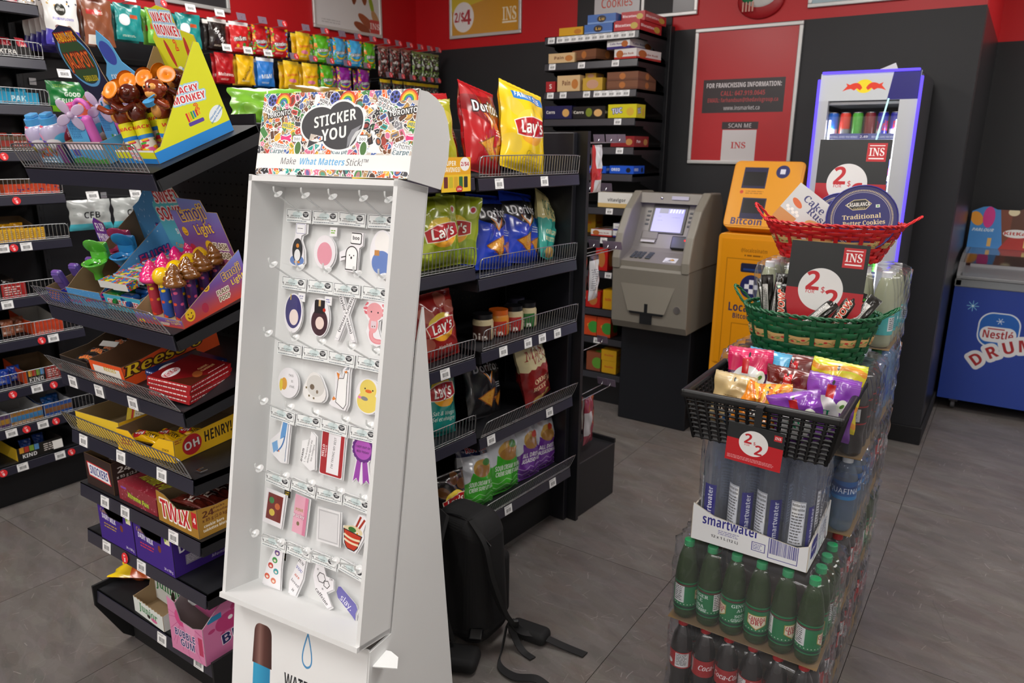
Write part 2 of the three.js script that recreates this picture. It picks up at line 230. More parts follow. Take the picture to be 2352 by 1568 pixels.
{
  const P = 'left', brown = sw(P, '#7a6247'), grey = sw(P, '#8b8a88'), dk = sw(P, '#241c1a');
  const kind = (base, W = 180, H = 66) => tex(P, W, H, (c, w, h) => { bg(c, w, h, base); R(c, '#15120f', 0, 0, w * 0.52, h); ['#d99a2b', '#b83a2a', '#7da33a', '#5b93c9'].forEach((k, i) => R(c, k, w * (0.05 + i * 0.11), 0, w * 0.1, h * 0.45)); T(c, 'KIND', w * 0.26, h * 0.72, h * 0.42, '#f2f2f2', { w: w * 0.42 }); small(c, w * 0.58, h * 0.2, w * 0.34, 4, h * 0.16, '#f0e6e0', 5); });
  // [name, label, shelf, centre x, width, depth, front height, back height, front print, side print, inside]
  const list = [
    ['gum_tray', 'black gum tray with white word behind the second wire guard of the left wall', 1, 1.5, 0.2, 0.2, 0.045, 0.05, wrapTex(P, 200, 50, '#17100f', 'EXTRA', '#f0eee8', { s: 0.55 }), sw(P, '#17100f'), dk],
    ['bar_carton', 'bright blue open carton of snack bars beside the green granola bag', 2, 1.52, 0.16, 0.22, 0.05, 0.075, wrapTex(P, 170, 56, '#1d9fc9', 'PAK', '#d8f3fb', { s: 0.6, tiny: '#5a2f22' }), sw(P, '#1c8db5'), sw(P, '#1580a8')],
    ['bar_carton', 'red topped energy bar carton on the fourth shelf of the left wall', 3, 1.33, 0.14, 0.2, 0.06, 0.065, tex(P, 160, 66, (c, w, h) => { bg(c, w, h, '#9fc3e6'); R(c, '#c2262a', 0, 0, w, h * 0.25); R(c, '#a82427', w * 0.12, h * 0.3, w * 0.6, h * 0.4); T(c, 'CLIF', w * 0.42, h * 0.51, h * 0.38, '#fff', { w: w * 0.5 }); }), sw(P, '#b02428'), brown],
    ['bar_carton', 'brown and red energy bar carton beside the pale blue fronted one', 3, 1.5, 0.15, 0.2, 0.06, 0.065, wrapTex(P, 160, 66, '#5c4632', 'CLIF', '#e8ddcf', { s: 0.4, band: '#a23228' }), sw(P, '#b5432f'), brown],
    ['bar_carton', 'orange red chocolate carton at the end of the fifth left wall shelf', 4, 1.52, 0.22, 0.2, 0.045, 0.06, wrapTex(P, 220, 50, '#d6451d', '', '#fff', { dots: ['#5a2c6a', '#e8602e'] }), sw(P, '#c8431d'), brown],
    ['bar_carton', 'teal carton beside the bright yellow open carton', 5, 1.29, 0.12, 0.22, 0.055, 0.075, wrapTex(P, 130, 60, '#18a0a8', 'N&J', '#d6efe8', { s: 0.4 }), sw(P, '#1aa7ae'), brown],
    ['bar_carton', 'bright yellow open carton on the sixth left wall shelf', 5, 1.45, 0.18, 0.24, 0.055, 0.09, tex(P, 190, 60, (c, w, h) => { bg(c, w, h, '#e8b417'); for (let i = 0; i < 9; i++) { R(c, '#c68a12', i * w / 9 + 4, h * 0.12, w / 14, h * 0.8); small(c, i * w / 9 + 6, h * 0.2, w / 18, 4, h * 0.15, '#f6dc7a', i); } }), sw(P, '#f0c01d'), brown],
    ['bar_carton', 'red open carton of nut bars on the seventh left wall shelf', 6, 1.33, 0.2, 0.24, 0.062, 0.075, kind('#b3201f'), sw(P, '#c8211f'), dk],
    ['bar_carton', 'orange open carton near wrapped cookies on the eighth left wall shelf', 7, 1.5, 0.12, 0.24, 0.06, 0.085, wrapTex(P, 120, 60, '#d0431f', '', '#fff', { tiny: '#f3e0d5' }), sw(P, '#e4501d'), sw(P, '#cfccc8')],
    ['bar_carton', 'orange nut bar carton beside yellow and blue bars', 8, 1.45, 0.15, 0.22, 0.06, 0.085, kind('#a32a22', 150, 60), sw(P, '#e2501d'), brown],
    ['bar_carton', 'purple edged open carton at the left end of the tenth shelf', 9, 1.22, 0.12, 0.24, 0.058, 0.085, wrapTex(P, 120, 60, '#5c3f70', '', '#fff', { band: '#b9892f', tiny: '#e6e6e6' }), sw(P, '#3a57b8'), sw(P, '#c9c9cc')],
    ['bar_carton', 'white lined open carton with golden front on the tenth shelf', 9, 1.35, 0.13, 0.24, 0.058, 0.085, wrapTex(P, 120, 60, '#a8742c', '', '#fff', { band: '#3f86c0', tiny: '#ececec' }), sw(P, '#3c62b5'), sw(P, '#d6d6d8')],
    ['bar_carton', 'blue open carton of bars in the middle of the tenth shelf', 9, 1.485, 0.12, 0.24, 0.058, 0.085, wrapTex(P, 120, 60, '#2c57a6', '', '#fff', { band: '#8a5a33' }), sw(P, '#2d63ad'), sw(P, '#d0d0d4')],
    ['bar_carton', 'black and yellow nut bar carton on the bottom left wall shelf', 10, 1.38, 0.19, 0.2, 0.06, 0.066, kind('#17130f', 190, 60), sw(P, '#e3bb2a'), dk],
  ];
  for (const [n, lab, i, lx, w, d, hf, hb, f, s, inn] of list) { const [x, y, z] = onShelf(i, lx, 0.315 - d / 2); tag(put(n, tray(w, hf, hb, d, { f, s, b: s, in: inn }), pm(P), null, x, y, z, 0, Math.PI / 2), lab, 'carton'); }
  // white slip stuck in the bottom carton
  tag(put('price_card', sheet(rect(0.042, 0.04), 0.001, sw(P, '#eceae6'), sw(P, '#eceae6')), pm(P), null, ...wallAt(1.45, LY[10] + 0.06, 0.333), -0.1, Math.PI / 2), 'blank white card leaning on the black and yellow nut bar carton', 'card');
  // loose bars and packs seen in and between the cartons
  const bars = [
    [0, [1.3, 1.4, 1.5, 1.6], '#c9475a', 'pink', 0.09, 'gum pack'], [1, [1.38, 1.44, 1.5, 1.56, 1.61], '#c9323f', 'red', 0.07, 'gum pack'], [2, [1.47, 1.52, 1.57], '#2fb0d6', 'sky blue', 0.05, 'snack bar'], [3, [1.28, 1.38, 1.47, 1.55], '#d94a3c', 'coral red', 0.055, 'snack bar'],
    [4, [1.26, 1.32, 1.38, 1.42], '#e0a818', 'golden yellow', 0.065, 'snack bar'], [5, [1.42, 1.48], '#d99a17', 'amber', 0.05, 'snack bar'], [6, [1.28, 1.35, 1.4], '#3a2f2c', 'dark brown', 0.05, 'snack bar'], [7, [1.26, 1.31], '#2ba3c4', 'turquoise', 0.06, 'cookie pack'], [7, [1.36, 1.42], '#b06a4c', 'brown', 0.055, 'cookie pack'],
    [8, [1.22, 1.27], '#d7b018', 'lemon yellow', 0.05, 'snack bar'], [8, [1.31, 1.37], '#2550c4', 'royal blue', 0.05, 'snack bar'], [9, [1.47, 1.51], '#1f66b8', 'deep blue', 0.05, 'snack bar'], [10, [1.35, 1.42], '#2f4f9e', 'navy', 0.045, 'snack bar'],
  ];
  const WHERE = ['top', 'second', 'third', 'fourth', 'fifth', 'sixth', 'seventh', 'eighth', 'ninth', 'tenth', 'bottom'];
  for (const [i, xs, k, cn, h, cat] of bars) {
    const r = wrapTex(P, 90, 60, k, i === 1 ? 'EXTRA' : '', '#f6efe4', { band: i === 4 ? '#f4d552' : undefined, tiny: '#f4efe6', s: 0.3 }), g = pillow(0.05, h + 0.02, 0.02, r, r, { seed: i + 3 });
    xs.forEach((x, j) => { const p = onShelf(i, x, 0.25 - 0.03 * (j % 2), 0.004); tag(put(cat.replace(' ', '_'), g, pm(P, 'foil'), null, ...p, -0.35, Math.PI / 2 + 0.15 * (j - 1)), `small ${cn} ${cat}, ${ORD[j]} from the left on the ${WHERE[i]} left wall shelf`, cat, `${cn} ${cat}s on the ${WHERE[i]} left wall shelf`); });
  }
}
// peg section: hooks with bags
const HOOKG = [bar([0, 0, 0], [0, 0.006, 0.29], 0.0022), tube([[0, 0.006, 0.285], [0, 0.008, 0.3], [0, 0.02, 0.31]], 0.0022, 8, 5), box(0.03, 0.03, 0.004, 0, 0, 0.004)];
const hookGeo = merge(HOOKG), flagGeo = carton(0.055, 0.036, 0.001, { all: WHT, pz: TAGR }), flagClear = box(0.055, 0.036, 0.001, 0, 0.018, 0);
const flagGrey = std('#b9a9bd', 0.15, { transmission: 0.65, thickness: 0 });
const flagDotGeo = at(dotGeo.clone(), 0.018, 0.018, 0.0012);
function hook(label, x, y, z, ry, kind, grp) {
  const o = thing('peg_hook', label, 'hook', x, y, z, ry, grp); put('rod', hookGeo, MAT.wire, o);
  const f = kind === 0 ? put('price_flag', flagGeo, pm('misc'), o, 0, 0.004, 0.312, -0.25) : put('price_flag', flagClear, flagGrey, o, 0, 0.004, 0.312, -0.25);
  if (kind === 2) put('price_sticker', flagDotGeo, pm('misc'), f); return o;
}
{
  const P = 'left', u = thing('pegboard', 'long black pegboard with rails behind the hanging candy bags', 'pegboard', WLX, 0, 0, Math.PI / 2);
  put('board', box(2.75, 2.27, 0.015, 3.05, 1.135, 0), MAT.dark, u);
  put('rail', [rbox(2.7, 0.03, 0.03, 0.006, 3.03, 2.255, 0.02), rbox(2.7, 0.03, 0.03, 0.006, 3.03, 2.0, 0.02)], MAT.rubber, u);
  put('kick_plate', box(2.7, 0.16, 0.26, 3.03, 0.08, 0.14), MAT.dark, u);
  // bag prints
  const bagTex = (base, word, ink, o = {}) => tex(P, o.W ?? 130, o.H ?? 170, (c, w, h) => {
    bg(c, w, h, base); if (o.top) R(c, o.top, -2, -2, w + 4, h * 0.14); if (o.edge) { const r = rng(2); for (let i = 0; i < 46; i++) E(c, o.edge[i % o.edge.length], (i % 2 ? w * 0.92 : w * 0.06) + (r() - 0.5) * w * 0.14, r() * h, w * 0.05); }
    if (o.swoosh) { c.lineWidth = h * 0.03; ['#4a7fd0', '#5fae3c', '#f2d22e', '#ef8a24'].forEach((k, i) => { c.strokeStyle = k; c.beginPath(); c.ellipse(w * 0.5, h * 0.55 + i * h * 0.03, w * 0.36, h * 0.16, 0, 0.2, 2.7); c.stroke(); }); }
    if (o.extra) o.extra(c, w, h); if (word) T(c, word, w / 2, h * (o.y ?? 0.55), h * (o.s ?? 0.15), ink, { w: w * 0.84, st: o.st, rot: o.rot ?? -0.12 }); small(c, w * 0.2, h * 0.86, w * 0.5, 2, h * 0.03, '#f3e9d0', 6);
  });
  const SK = ['#f08a1e', '#f5d327', '#5bb030', '#3a6fcf'], sour = (base) => bagTex(base, 'Skittles', '#f6f6f6', { edge: SK, swoosh: 1, st: '#5a5a5a', y: 0.56 });
  const tx = {
    black: bagTex('#241a18', 'M&M', '#f0f0f0', { s: 0.22, rot: 0.9, extra: (c, w, h) => R(c, '#efe9e4', -2, -2, w + 4, h * 0.15) }), redm: bagTex('#cf1f22', 'm&m', '#f4efe8', { top: '#f2eeea', st: '#3a2018', s: 0.2, extra: (c, w, h) => { E(c, '#4a8f3a', w * 0.7, h * 0.75, w * 0.09); E(c, '#e9b21f', w * 0.35, h * 0.8, w * 0.08); } }),
    red: sour('#b9141c'), yellow: bagTex('#f2bd0f', 'Starburst', '#d8321f', { y: 0.5, s: 0.13, top: '#f7d33c', extra: (c, w, h) => E(c, '#ef7f9c', w * 0.5, h * 0.72, w * 0.26, h * 0.07) }), green: sour('#57b01f'), blue: sour('#3fa8e0'), purple: sour('#8a1f8f'),
    bluem: bagTex('#2f7ed2', 'M&M', '#e9eef6', { s: 0.2, y: 0.65, top: '#e8eef4' }), gold: bagTex('#f0bc14', 'Raisinets', '#4a2a1c', { rot: -0.95, s: 0.16, y: 0.62 }), twizz: bagTex('#b3161d', 'Maltesers', '#f5e9e2', { y: 0.72, s: 0.14, rot: 0 }),
    elan: tex(P, 210, 290, (c, w, h) => { bg(c, w, h, '#f3f1ee'); G(c, '#4d43b4', [[0, h * 0.7], [w * 0.3, h * 0.74], [w * 0.6, h * 0.7], [w, h * 0.72], [w, h + 3], [0, h + 3]]); const r = rng(8); for (let i = 0; i < 16; i++) E(c, i % 2 ? '#2e3a52' : '#d9b36c', r() * w, h * (0.02 + 0.24 * r()), 7, 5, r() * 3); E(c, '#2e3029', w * 0.45, h * 0.32, w * 0.16); T(c, 'élan', w * 0.45, h * 0.32, h * 0.085, '#f4f4f0'); T(c, 'BLUE', w * 0.3, h * 0.5, 18, '#7f78cc'); T(c, 'SUNFLOWER', w * 0.58, h * 0.5, 18, '#7f78cc', { w: w * 0.5 }); for (let i = 0; i < 5; i++) E(c, ['#8d6a6b', '#7a5a58', '#a27c7a'][i % 3], w * (0.32 + 0.11 * i), h * (0.66 + 0.06 * (i % 3)), 17, 12, i); small(c, w * 0.15, h * 0.88, w * 0.7, 3, 9, '#cfd0f0', 2); }),
    brown: bagTex('#8a4f33', 'Kins', '#f3ddd0', { W: 140, H: 200, y: 0.3, s: 0.1, extra: (c, w, h) => { R(c, '#c22a26', w * 0.1, h * 0.25, w * 0.5, h * 0.1); R(c, '#e9e2da', w * 0.1, h * 0.78, w * 0.35, h * 0.2); } }), teal: bagTex('#1c8f8d', '', '#fff', { W: 120, H: 170, extra: (c, w, h) => { E(c, '#e9ecee', w * 0.3, h * 0.45, w * 0.2, h * 0.16); R(c, '#c9542c', w * 0.5, h * 0.3, w * 0.3, h * 0.1); } }), leaf: bagTex('#6fb43c', '', '#fff', { W: 110, H: 160, extra: (c, w, h) => R(c, '#c8402c', w * 0.1, h * 0.45, w * 0.8, h * 0.16) }),
    crunch: tex(P, 210, 170, (c, w, h) => { bg(c, w, h, '#1f7a3a'); R(c, '#7dbf2e', 0, h * 0.8, w, h * 0.25); R(c, '#2c8c46', w * 0.1, 0, w * 0.4, h * 0.3); T(c, 'GOOD', w * 0.62, h * 0.42, h * 0.2, '#eef4ea', { w: w * 0.6 }); T(c, 'CRUNCH', w * 0.55, h * 0.64, h * 0.22, '#eef4ea', { w: w * 0.75 }); small(c, w * 0.15, h * 0.12, w * 0.6, 2, 9, '#a9d65a', 3); }),
    cfb: tex(P, 200, 150, (c, w, h) => { bg(c, w, h, '#b9bdbb'); const r = rng(4); for (let i = 0; i < 30; i++) { c.globalAlpha = 0.3; R(c, i % 2 ? '#8d9391' : '#d9dcd9', r() * w, r() * h, 30 * r(), 8); } c.globalAlpha = 1; T(c, 'CFB', w * 0.5, h * 0.5, h * 0.3, '#2a2d2e'); R(c, '#4fb6c6', 0, h * 0.78, w, h * 0.25); }),
  };
  const B = (r, w, h, t, seed) => pillow(w, h, t, r, r, { seed, wr: 0.8 });
  const G1 = {}; for (const k of Object.keys(tx)) G1[k] = k === 'elan' ? B(tx[k], 0.15, 0.215, 0.035, 1) : k === 'crunch' ? B(tx[k], 0.17, 0.13, 0.03, 2) : k === 'cfb' ? B(tx[k], 0.2, 0.14, 0.04, 3) : k === 'brown' ? B(tx[k], 0.14, 0.2, 0.03, 4) : ['teal', 'leaf'].includes(k) ? B(tx[k], 0.13, 0.16, 0.03, 5) : B(tx[k], 0.115, 0.15, 0.03, k.length);
  const rows = [
    [2.235, [[1.755, 'elan', 0], [1.915, 'brown', 2], [2.06, 'teal', 0], [2.21, 'leaf', 2], [2.37, 'teal', 0], [2.535, 'black', 0], [2.665, 'redm', 1], [2.8, 'red', 1], [2.93, 'red', 2], [3.1, 'yellow', 1], [3.24, 'green', 2], [3.38, 'blue', 1], [3.51, 'blue', 2], [3.64, 'green', 2]]],
    [2.07, [[2.56, 'twizz', 0], [2.69, 'gold', 0], [2.82, 'bluem', 0], [3.0, 'yellow', 2], [3.14, 'yellow', 2], [3.27, 'green', 2], [3.41, 'purple', 2], [3.58, 'purple', 2]]],
  ];
  const CN = { elan: 'white and violet sunflower snack pouch', brown: 'brown snack pouch with white panel', teal: 'teal snack pouch', leaf: 'leaf green snack pouch', black: 'black chocolate candy bag', redm: 'red chocolate candy bag with white top', red: 'red fruit candy bag', yellow: 'yellow fruit chew bag', green: 'lime green fruit candy bag', blue: 'sky blue fruit candy bag', purple: 'purple fruit candy bag', twizz: 'dark red candy bag with white word', gold: 'golden yellow candy bag with slanted word', bluem: 'mid blue chocolate candy bag' };
  const RN = ['upper', 'lower'];
  rows.forEach(([y, l], ri) => { const seen = {}; l.forEach(([lx, k, fk], j) => {
    const n = seen[k] = (seen[k] ?? -1) + 1, dup = l.filter((q) => q[1] === k).length > 1, h = k === 'elan' ? 0.215 : k === 'brown' ? 0.2 : ['teal', 'leaf'].includes(k) ? 0.16 : 0.15;
    hook(`thin wire peg hook holding the ${ORD[j]} bag of the ${RN[ri]} peg row`, ...wallAt(lx, y, 0.01), Math.PI / 2, fk, 'peg hooks on the left wall');
    const depth = k === 'elan' ? 5 : 2;
    for (let q = 0; q < depth; q++) tag(put('candy_bag', G1[k], pm(P, 'foil'), null, ...wallAt(lx + 0.004 * q - 0.006 * q * (k === 'elan'), y - h - 0.003 - 0.004 * q, 0.285 - 0.045 * q), 0, Math.PI / 2 + 0.1 * Math.sin(j * 3 + q), 0), `${CN[k]}${dup ? ', ' + ORD[n] + ' of its colour' : ''} on the ${RN[ri]} peg row, ${q ? ORD[q] + ' behind' : 'front one'}`, 'candy bag', `hanging candy bags in the ${RN[ri]} peg row`);
  }); });
  // granola and pale pouches lower down
  hook('wire peg hook above the green granola pouch', ...wallAt(1.72, 1.875, 0.01), Math.PI / 2, 0, 'peg hooks on the left wall'); tag(put('snack_pouch', G1.crunch, pm(P, 'foil'), null, ...wallAt(1.735, 1.735, 0.28), 0, Math.PI / 2), 'green granola pouch with white lettering beside the shelf ends', 'pouch');
  [[1.77, 'left'], [1.975, 'right']].forEach(([lx, s], j) => { hook(`wire peg hook above the ${s} pale grey pouch`, ...wallAt(lx, 1.345, 0.01), Math.PI / 2, 0, 'peg hooks on the left wall'); tag(put('snack_pouch', G1.cfb, pm(P, 'foil'), null, ...wallAt(lx, 1.205, 0.27), 0, Math.PI / 2), `pale grey pouch with black initials, ${s} one of the pair`, 'pouch', 'pale grey pouches'); });
  // clear bags of loose candy at the far end
  const clearTex = (pal, head) => tex(P, 100, 190, (c, w, h) => { bg(c, w, h, '#3a2c28'); const r = rng(pal.length * 31 + head.length); for (let i = 0; i < 130; i++) E(c, pal[i % pal.length], r() * w, h * (0.1 + 0.9 * r()), 4 + 7 * r(), 3 + 4 * r(), r() * 3); R(c, head, -2, -2, w + 4, h * 0.1); E(c, '#d7d7d4', w * 0.5, h * 0.5, w * 0.2, h * 0.06); });
  const CT = [clearTex(['#5d3c34', '#8a2f2c', '#c9b7ae', '#7c2a28'], '#9a5a52'), clearTex(['#64803a', '#8bb04a', '#44502c', '#c6cfb4'], '#7e9455'), clearTex(['#3c4a42', '#77533c', '#2f5c50', '#b8a89b', '#6b2a28'], '#d9b81c')];
  const CG = CT.map((r, i) => pillow(0.1, i === 2 ? 0.24 : 0.19, 0.035, r, r, { seed: 9 + i }));
  const clist = [[3.77, 2.235, 0], [3.88, 2.235, 0], [3.99, 2.235, 0], [4.1, 2.235, 1], [4.2, 2.235, 1], [4.29, 2.235, 1], [3.78, 2.03, 2], [3.9, 2.03, 2], [4.01, 2.03, 2], [4.11, 2.03, 2], [4.2, 2.03, 2], [4.28, 2.03, 2]];
  clist.forEach(([lx, y, k], j) => { hook(`wire peg hook over clear candy bag, ${ORD[j % 6]} of the ${j < 6 ? 'upper' : 'lower'} far row`, ...wallAt(lx, y, 0.01), Math.PI / 2, 2, 'peg hooks on the left wall'); tag(put('candy_bag', CG[k], pm(P, 'foil'), null, ...wallAt(lx, y - (k === 2 ? 0.245 : 0.195), 0.28), 0, Math.PI / 2), `clear bag of mixed loose candy, ${ORD[j % 6]} in the ${j < 6 ? 'upper' : 'lower'} far row by the corner`, 'candy bag', 'clear candy bags near the corner'); });
}
// framed pictures on the left wall
function frameThing(name, label, w, h, rectPrint, pn, x, y, z, ry, fin = 'gloss', prof = 0.022) {
  const o = thing(name, label, 'framed poster', x, y, z, ry), p = prof;
  put('frame', [rbox(w, p, 0.018, 0.005, 0, p / 2, 0.009), rbox(w, p, 0.018, 0.005, 0, h - p / 2, 0.009), rbox(p, h - p * 1.9, 0.0175, 0.005, -w / 2 + p / 2, h / 2, 0.0088), rbox(p, h - p * 1.9, 0.0175, 0.005, w / 2 - p / 2, h / 2, 0.0088)], MAT.alu, o);
  put('print', at(carton(w - p, h - p, 0.006, { all: sw(pn, '#888'), pz: rectPrint }), 0, p / 2, 0.005), pm(pn, fin), o); return o;
}
{
  const P = 'right';
  const nuts = tex(P, 200, 260, (c, w, h) => { bg(c, w, h, '#d9d6d6'); E(c, '#3b7fc0', w * 0.42, h * 0.5, w * 0.14, h * 0.1); for (const [x, y, a, b, r, k] of [[0.6, 0.66, 9, 30, 0.1, '#7c3a24'], [0.74, 0.64, 10, 32, -0.1, '#8a442a'], [0.9, 0.58, 16, 26, 0.6, '#c9a86a'], [0.86, 0.75, 6, 20, -0.3, '#8fa32c'], [0.78, 0.9, 30, 10, 0.5, '#9a4a2c'], [0.7, 0.95, 26, 9, 0.3, '#8a3f24'], [0.92, 0.86, 20, 9, 1, '#b98a58']]) E(c, k, w * x, h * y, a, b, r); R(c, '#c23a32', w * 0.83, h * 0.87, w * 0.15, h * 0.11); T(c, 'INS', w * 0.905, h * 0.92, 18, '#f0dcd8', { f: 'serif' }); small(c, w * 0.1, h * 0.93, w * 0.3, 2, 5, '#b9b6b6'); });
  frameThing('framed_poster', 'silver framed pale poster of nuts on the red left wall', 0.62, 0.8, nuts, P, XL + 0.001, 2.33, -3.77, Math.PI / 2);
  const darkp = tex(P, 160, 200, (c, w, h) => { bg(c, w, h, '#3a3a3c'); small(c, w * 0.2, h * 0.9, w * 0.5, 1, 8, '#d8d8d8'); });
  frameThing('framed_poster', 'silver framed dark grey poster above the candy pegs', 0.92, 0.6, darkp, P, XL + 0.001, 2.325, -2.385, Math.PI / 2);
  const sale = tex(P, 220, 260, (c, w, h) => { bg(c, w, h, '#d1962a'); G(c, '#d9c02a', [[0, 0], [w, 0], [w, h * 0.62], [0, h * 0.78]]); for (let i = 0; i < 3; i++) E(c, '#7a8a3a', w * (0.3 + 0.2 * i), h * 0.6, 30, 14, -0.3); E(c, '#f1ecea', w * 0.19, h * 0.83, w * 0.155); T(c, '2/$', w * 0.13, h * 0.83, 30, '#b02430', { w: w * 0.15 }); T(c, '4', w * 0.25, h * 0.835, 46, '#b02430'); T(c, 'INS', w * 0.85, h * 0.84, 40, '#f6ead0', { f: 'serif', w: w * 0.2 }); R(c, '#f6ead0', w * 0.75, h * 0.9, w * 0.2, 4); });
  frameThing('framed_poster', 'silver framed orange sale poster marked two for four dollars', 0.62, 0.78, sale, P, -3.273, 2.345, ZB + 0.001, 0);
}
// ---------------------------------------------------------------- candy end cap of the gondola
const EY = [1.494, 1.115, 0.917, 0.733, 0.557, 0.4, 0.184], ET = [0.37, 0.26, 0.18, 0, 0, 0, 0], EZ = -0.96;
{
  const u = thing('end_cap_shelving', 'black end cap shelving stacked with candy boxes beside the white sticker stand', 'shelving', -1.93, 0, -1.37);
  const z = EZ + 1.37;
  put('back_panel', box(0.6, 1.6, 0.014, 0, 0.83, 0.012), MAT.dark, u);
  const holes = []; for (let i = 0; i < 22; i++) for (let j = 0; j < 40; j++) holes.push(box(0.005, 0.005, 0.001, -0.275 + i * 0.0262, 0.3 + j * 0.033, 0.0198));
  put('peg_holes', holes, std('#050506', 0.9), u);
  for (const s of [-1, 1]) put('upright', rbox(0.035, 1.66, 0.05, 0.004, s * 0.29, 0.83, -0.02), MAT.dark, u);
  const opt = [{ guard: 0.066, lean: 0.005, tilt: ET[0] }, { guard: 0.066, lean: 0.022, tilt: ET[1] }, { guard: 0.06, lean: 0.026, tilt: ET[2], tags: [-0.235, -0.09, 0.08] }, { guard: 0.062, lean: 0.026, tags: [-0.235, -0.03, 0.17] }, { tags: [-0.16, -0.05, 0.19] }, { tags: [-0.19, 0.0], dots: [-0.085] }, { tags: [0.06, 0.24] }];
  EY.forEach((y, i) => shelf(u, -0.31, 0.31, y, z, [0.31, 0.34, 0.37, 0.38, 0.38, 0.38, 0.39][i], opt[i]));
  const br = (s) => { const g = sheet([[-0.38, 0.06], [-0.09, 0.0], [-0.06, 0.03], [0.012, 0.175], [0.012, 0.245], [-0.38, 0.245]], 0.008, WHT, WHT); return at(g, s * 0.314, 0, z, 0, -Math.PI / 2); };
  put('base_bracket', br(-1), MAT.rubber, u); put('base_bracket', br(1), MAT.rubber, u); put('kick_plate', box(0.6, 0.17, 0.29, 0, 0.085, z - 0.235), MAT.rubber, u);
}
const PE = 'end';
function endAt(i, x, s, dy = 0) { const t = ET[i], c = Math.cos(t), n = Math.sin(t), h = 0.0462 + dy; return [x, EY[i] + h * c + s * n, EZ + h * n - s * c]; }
function onEnd(name, label, cat, geo, mat, i, x, s, o = {}) {
  const p = endAt(i, x, s, o.dy ?? 0);
  if (geo) return tag(put(name, geo, mat, null, ...p, ET[i] + (o.rx ?? 0), o.ry ?? 0, o.rz ?? 0), label, cat, o.group);
  const t = thing(name, label, cat, ...p, o.ry ?? 0, o.group); t.rotation.x = ET[i] + (o.rx ?? 0); t.rotation.z = o.rz ?? 0; return t;
}
{
  const brown = sw(PE, '#7b664a'), card = sw(PE, '#9a815f'), M = pm(PE), F = pm(PE, 'foil'), PL = pm(PE, 'plastic');
  const logo = (c, x, y, s, two = 1) => { c.save(); c.translate(x, y); T(c, 'WACKY', 0, -s * 0.42, s, '#d8202a', { st: '#a9d3ec', sw: s * 0.5, st2: '#f4f8fa', sw2: s * 0.22, rot: 0.1, f: 'sans-serif' }); T(c, 'MONKEY', s * 0.1, s * 0.48, s, '#d8202a', { st: '#a9d3ec', sw: s * 0.5, st2: '#f4f8fa', sw2: s * 0.22, rot: 0.1 }); if (two) T(c, '2', s * 0.5, s * 1.55, s, '#f0a018', { st: '#d8202a', sw: s * 0.12 }); c.restore(); };
  const bubble = (c, x, y, s) => { E(c, '#eef4f6', x, y, s * 1.5, s * 0.95, -0.5); T(c, 'Filled with Candy', x, y - s * 0.2, s * 0.36, '#2f6fb8', { rot: -0.5 }); T(c, 'Rempli de bonbons', x + s * 0.15, y + s * 0.25, s * 0.36, '#2f6fb8', { rot: -0.5 }); };
  // S1: yellow toy candy box with tall back
  const wSide = tex(PE, 420, 400, (c, w, h) => { bg(c, w, h, '#dfe019'); R(c, '#1f86d6', 0, h * 0.88, w, h * 0.13); logo(c, w * 0.62, h * 0.46, 40); bubble(c, w * 0.86, h * 0.76, 30); RR(c, '#5b3fa0', w * 0.5, h * 0.74, w * 0.2, 16, 6); ['#d8202a', '#f0a018', '#3fa03a', '#2c6fc0', '#d8202a', '#f0a018'].forEach((k, i) => R(c, k, w * 0.51 + i * 13, h * 0.64, 9, 38 - i * 3)); });
  const wBack = tex(PE, 330, 420, (c, w, h) => { bg(c, w, h, '#d9da22'); R(c, '#1a6fc6', 0, h * 0.62, w, h * 0.4); logo(c, w * 0.42, h * 0.14, 44); bubble(c, w * 0.34, h * 0.53, 26); for (const s of [-1, 1]) E(c, '#c0392b', w * 0.5 + s * 74, h * 0.36, 14, 46, s * 0.2); });
  const wFront = tex(PE, 300, 56, (c, w, h) => { bg(c, w, h, '#dfe019'); R(c, '#1f7fd0', 0, h * 0.62, w, h * 0.4); R(c, '#f6f6f2', 0, 0, w, 8); logo(c, w * 0.5, h * 0.42, 18, 0); });
  { const w = 0.165, d = 0.222; const g = [at(sheet(rect(w, 0.032), 0.002, wFront, card), 0, 0, d / 2), ...sides(w, d, [[0, 0], [0, 0.03], [0.02, 0.034], [d - 0.012, 0.218], [d, 0.212], [d, 0]], wSide, card), at(sheet([[-w / 2, 0], [w / 2, 0], [w / 2, 0.23], [0.03, 0.248], [0.03, 0.29], [-0.015, 0.305], [-0.06, 0.298], [-0.065, 0.25], [-w / 2, 0.235]], 0.002, wBack, card), 0, 0, -d / 2 + 0.004), at(sheet(rect(w, d), 0.002, card, card), 0, 0, d / 2, -Math.PI / 2)];
    onEnd('candy_display_box', 'tall yellow display box of monkey toy candy on the top end cap shelf', 'display box', merge(g), M, 0, -1.748, 0.16); }
  // monkey toy candy tubes
  const tubeLab = tex(PE, 120, 70, (c, w, h) => { bg(c, w, h, '#e3dc1c'); R(c, '#2a7fd0', 0, h * 0.78, w, h * 0.3); T(c, 'WACKY', w * 0.3, h * 0.35, 18, '#d8202a', { rot: 0.1 }); small(c, w * 0.58, 8, w * 0.36, 6, 7, '#3a3a2a', 3); });
  const candyMat = (() => { const r = tex(PE, 80, 80, (c, w, h) => { bg(c, w, h, '#e8e4d8'); const q = rng(3); for (let i = 0; i < 70; i++) RR(c, ['#d8254a', '#3fae3a', '#f0c419', '#f07f1c', '#e85fa0'][i % 5], q() * w, q() * h, 12, 10, 3); }); return r; })();
  const brownM = std('#5a1f12', 0.18, { clearcoat: 0.6 }), rustM = std('#8c3414', 0.18, { clearcoat: 0.6 }), tanM = std('#e6a050', 0.3), orangeM = std('#f58a16', 0.25), blueM = std('#4aa3dc', 0.3);
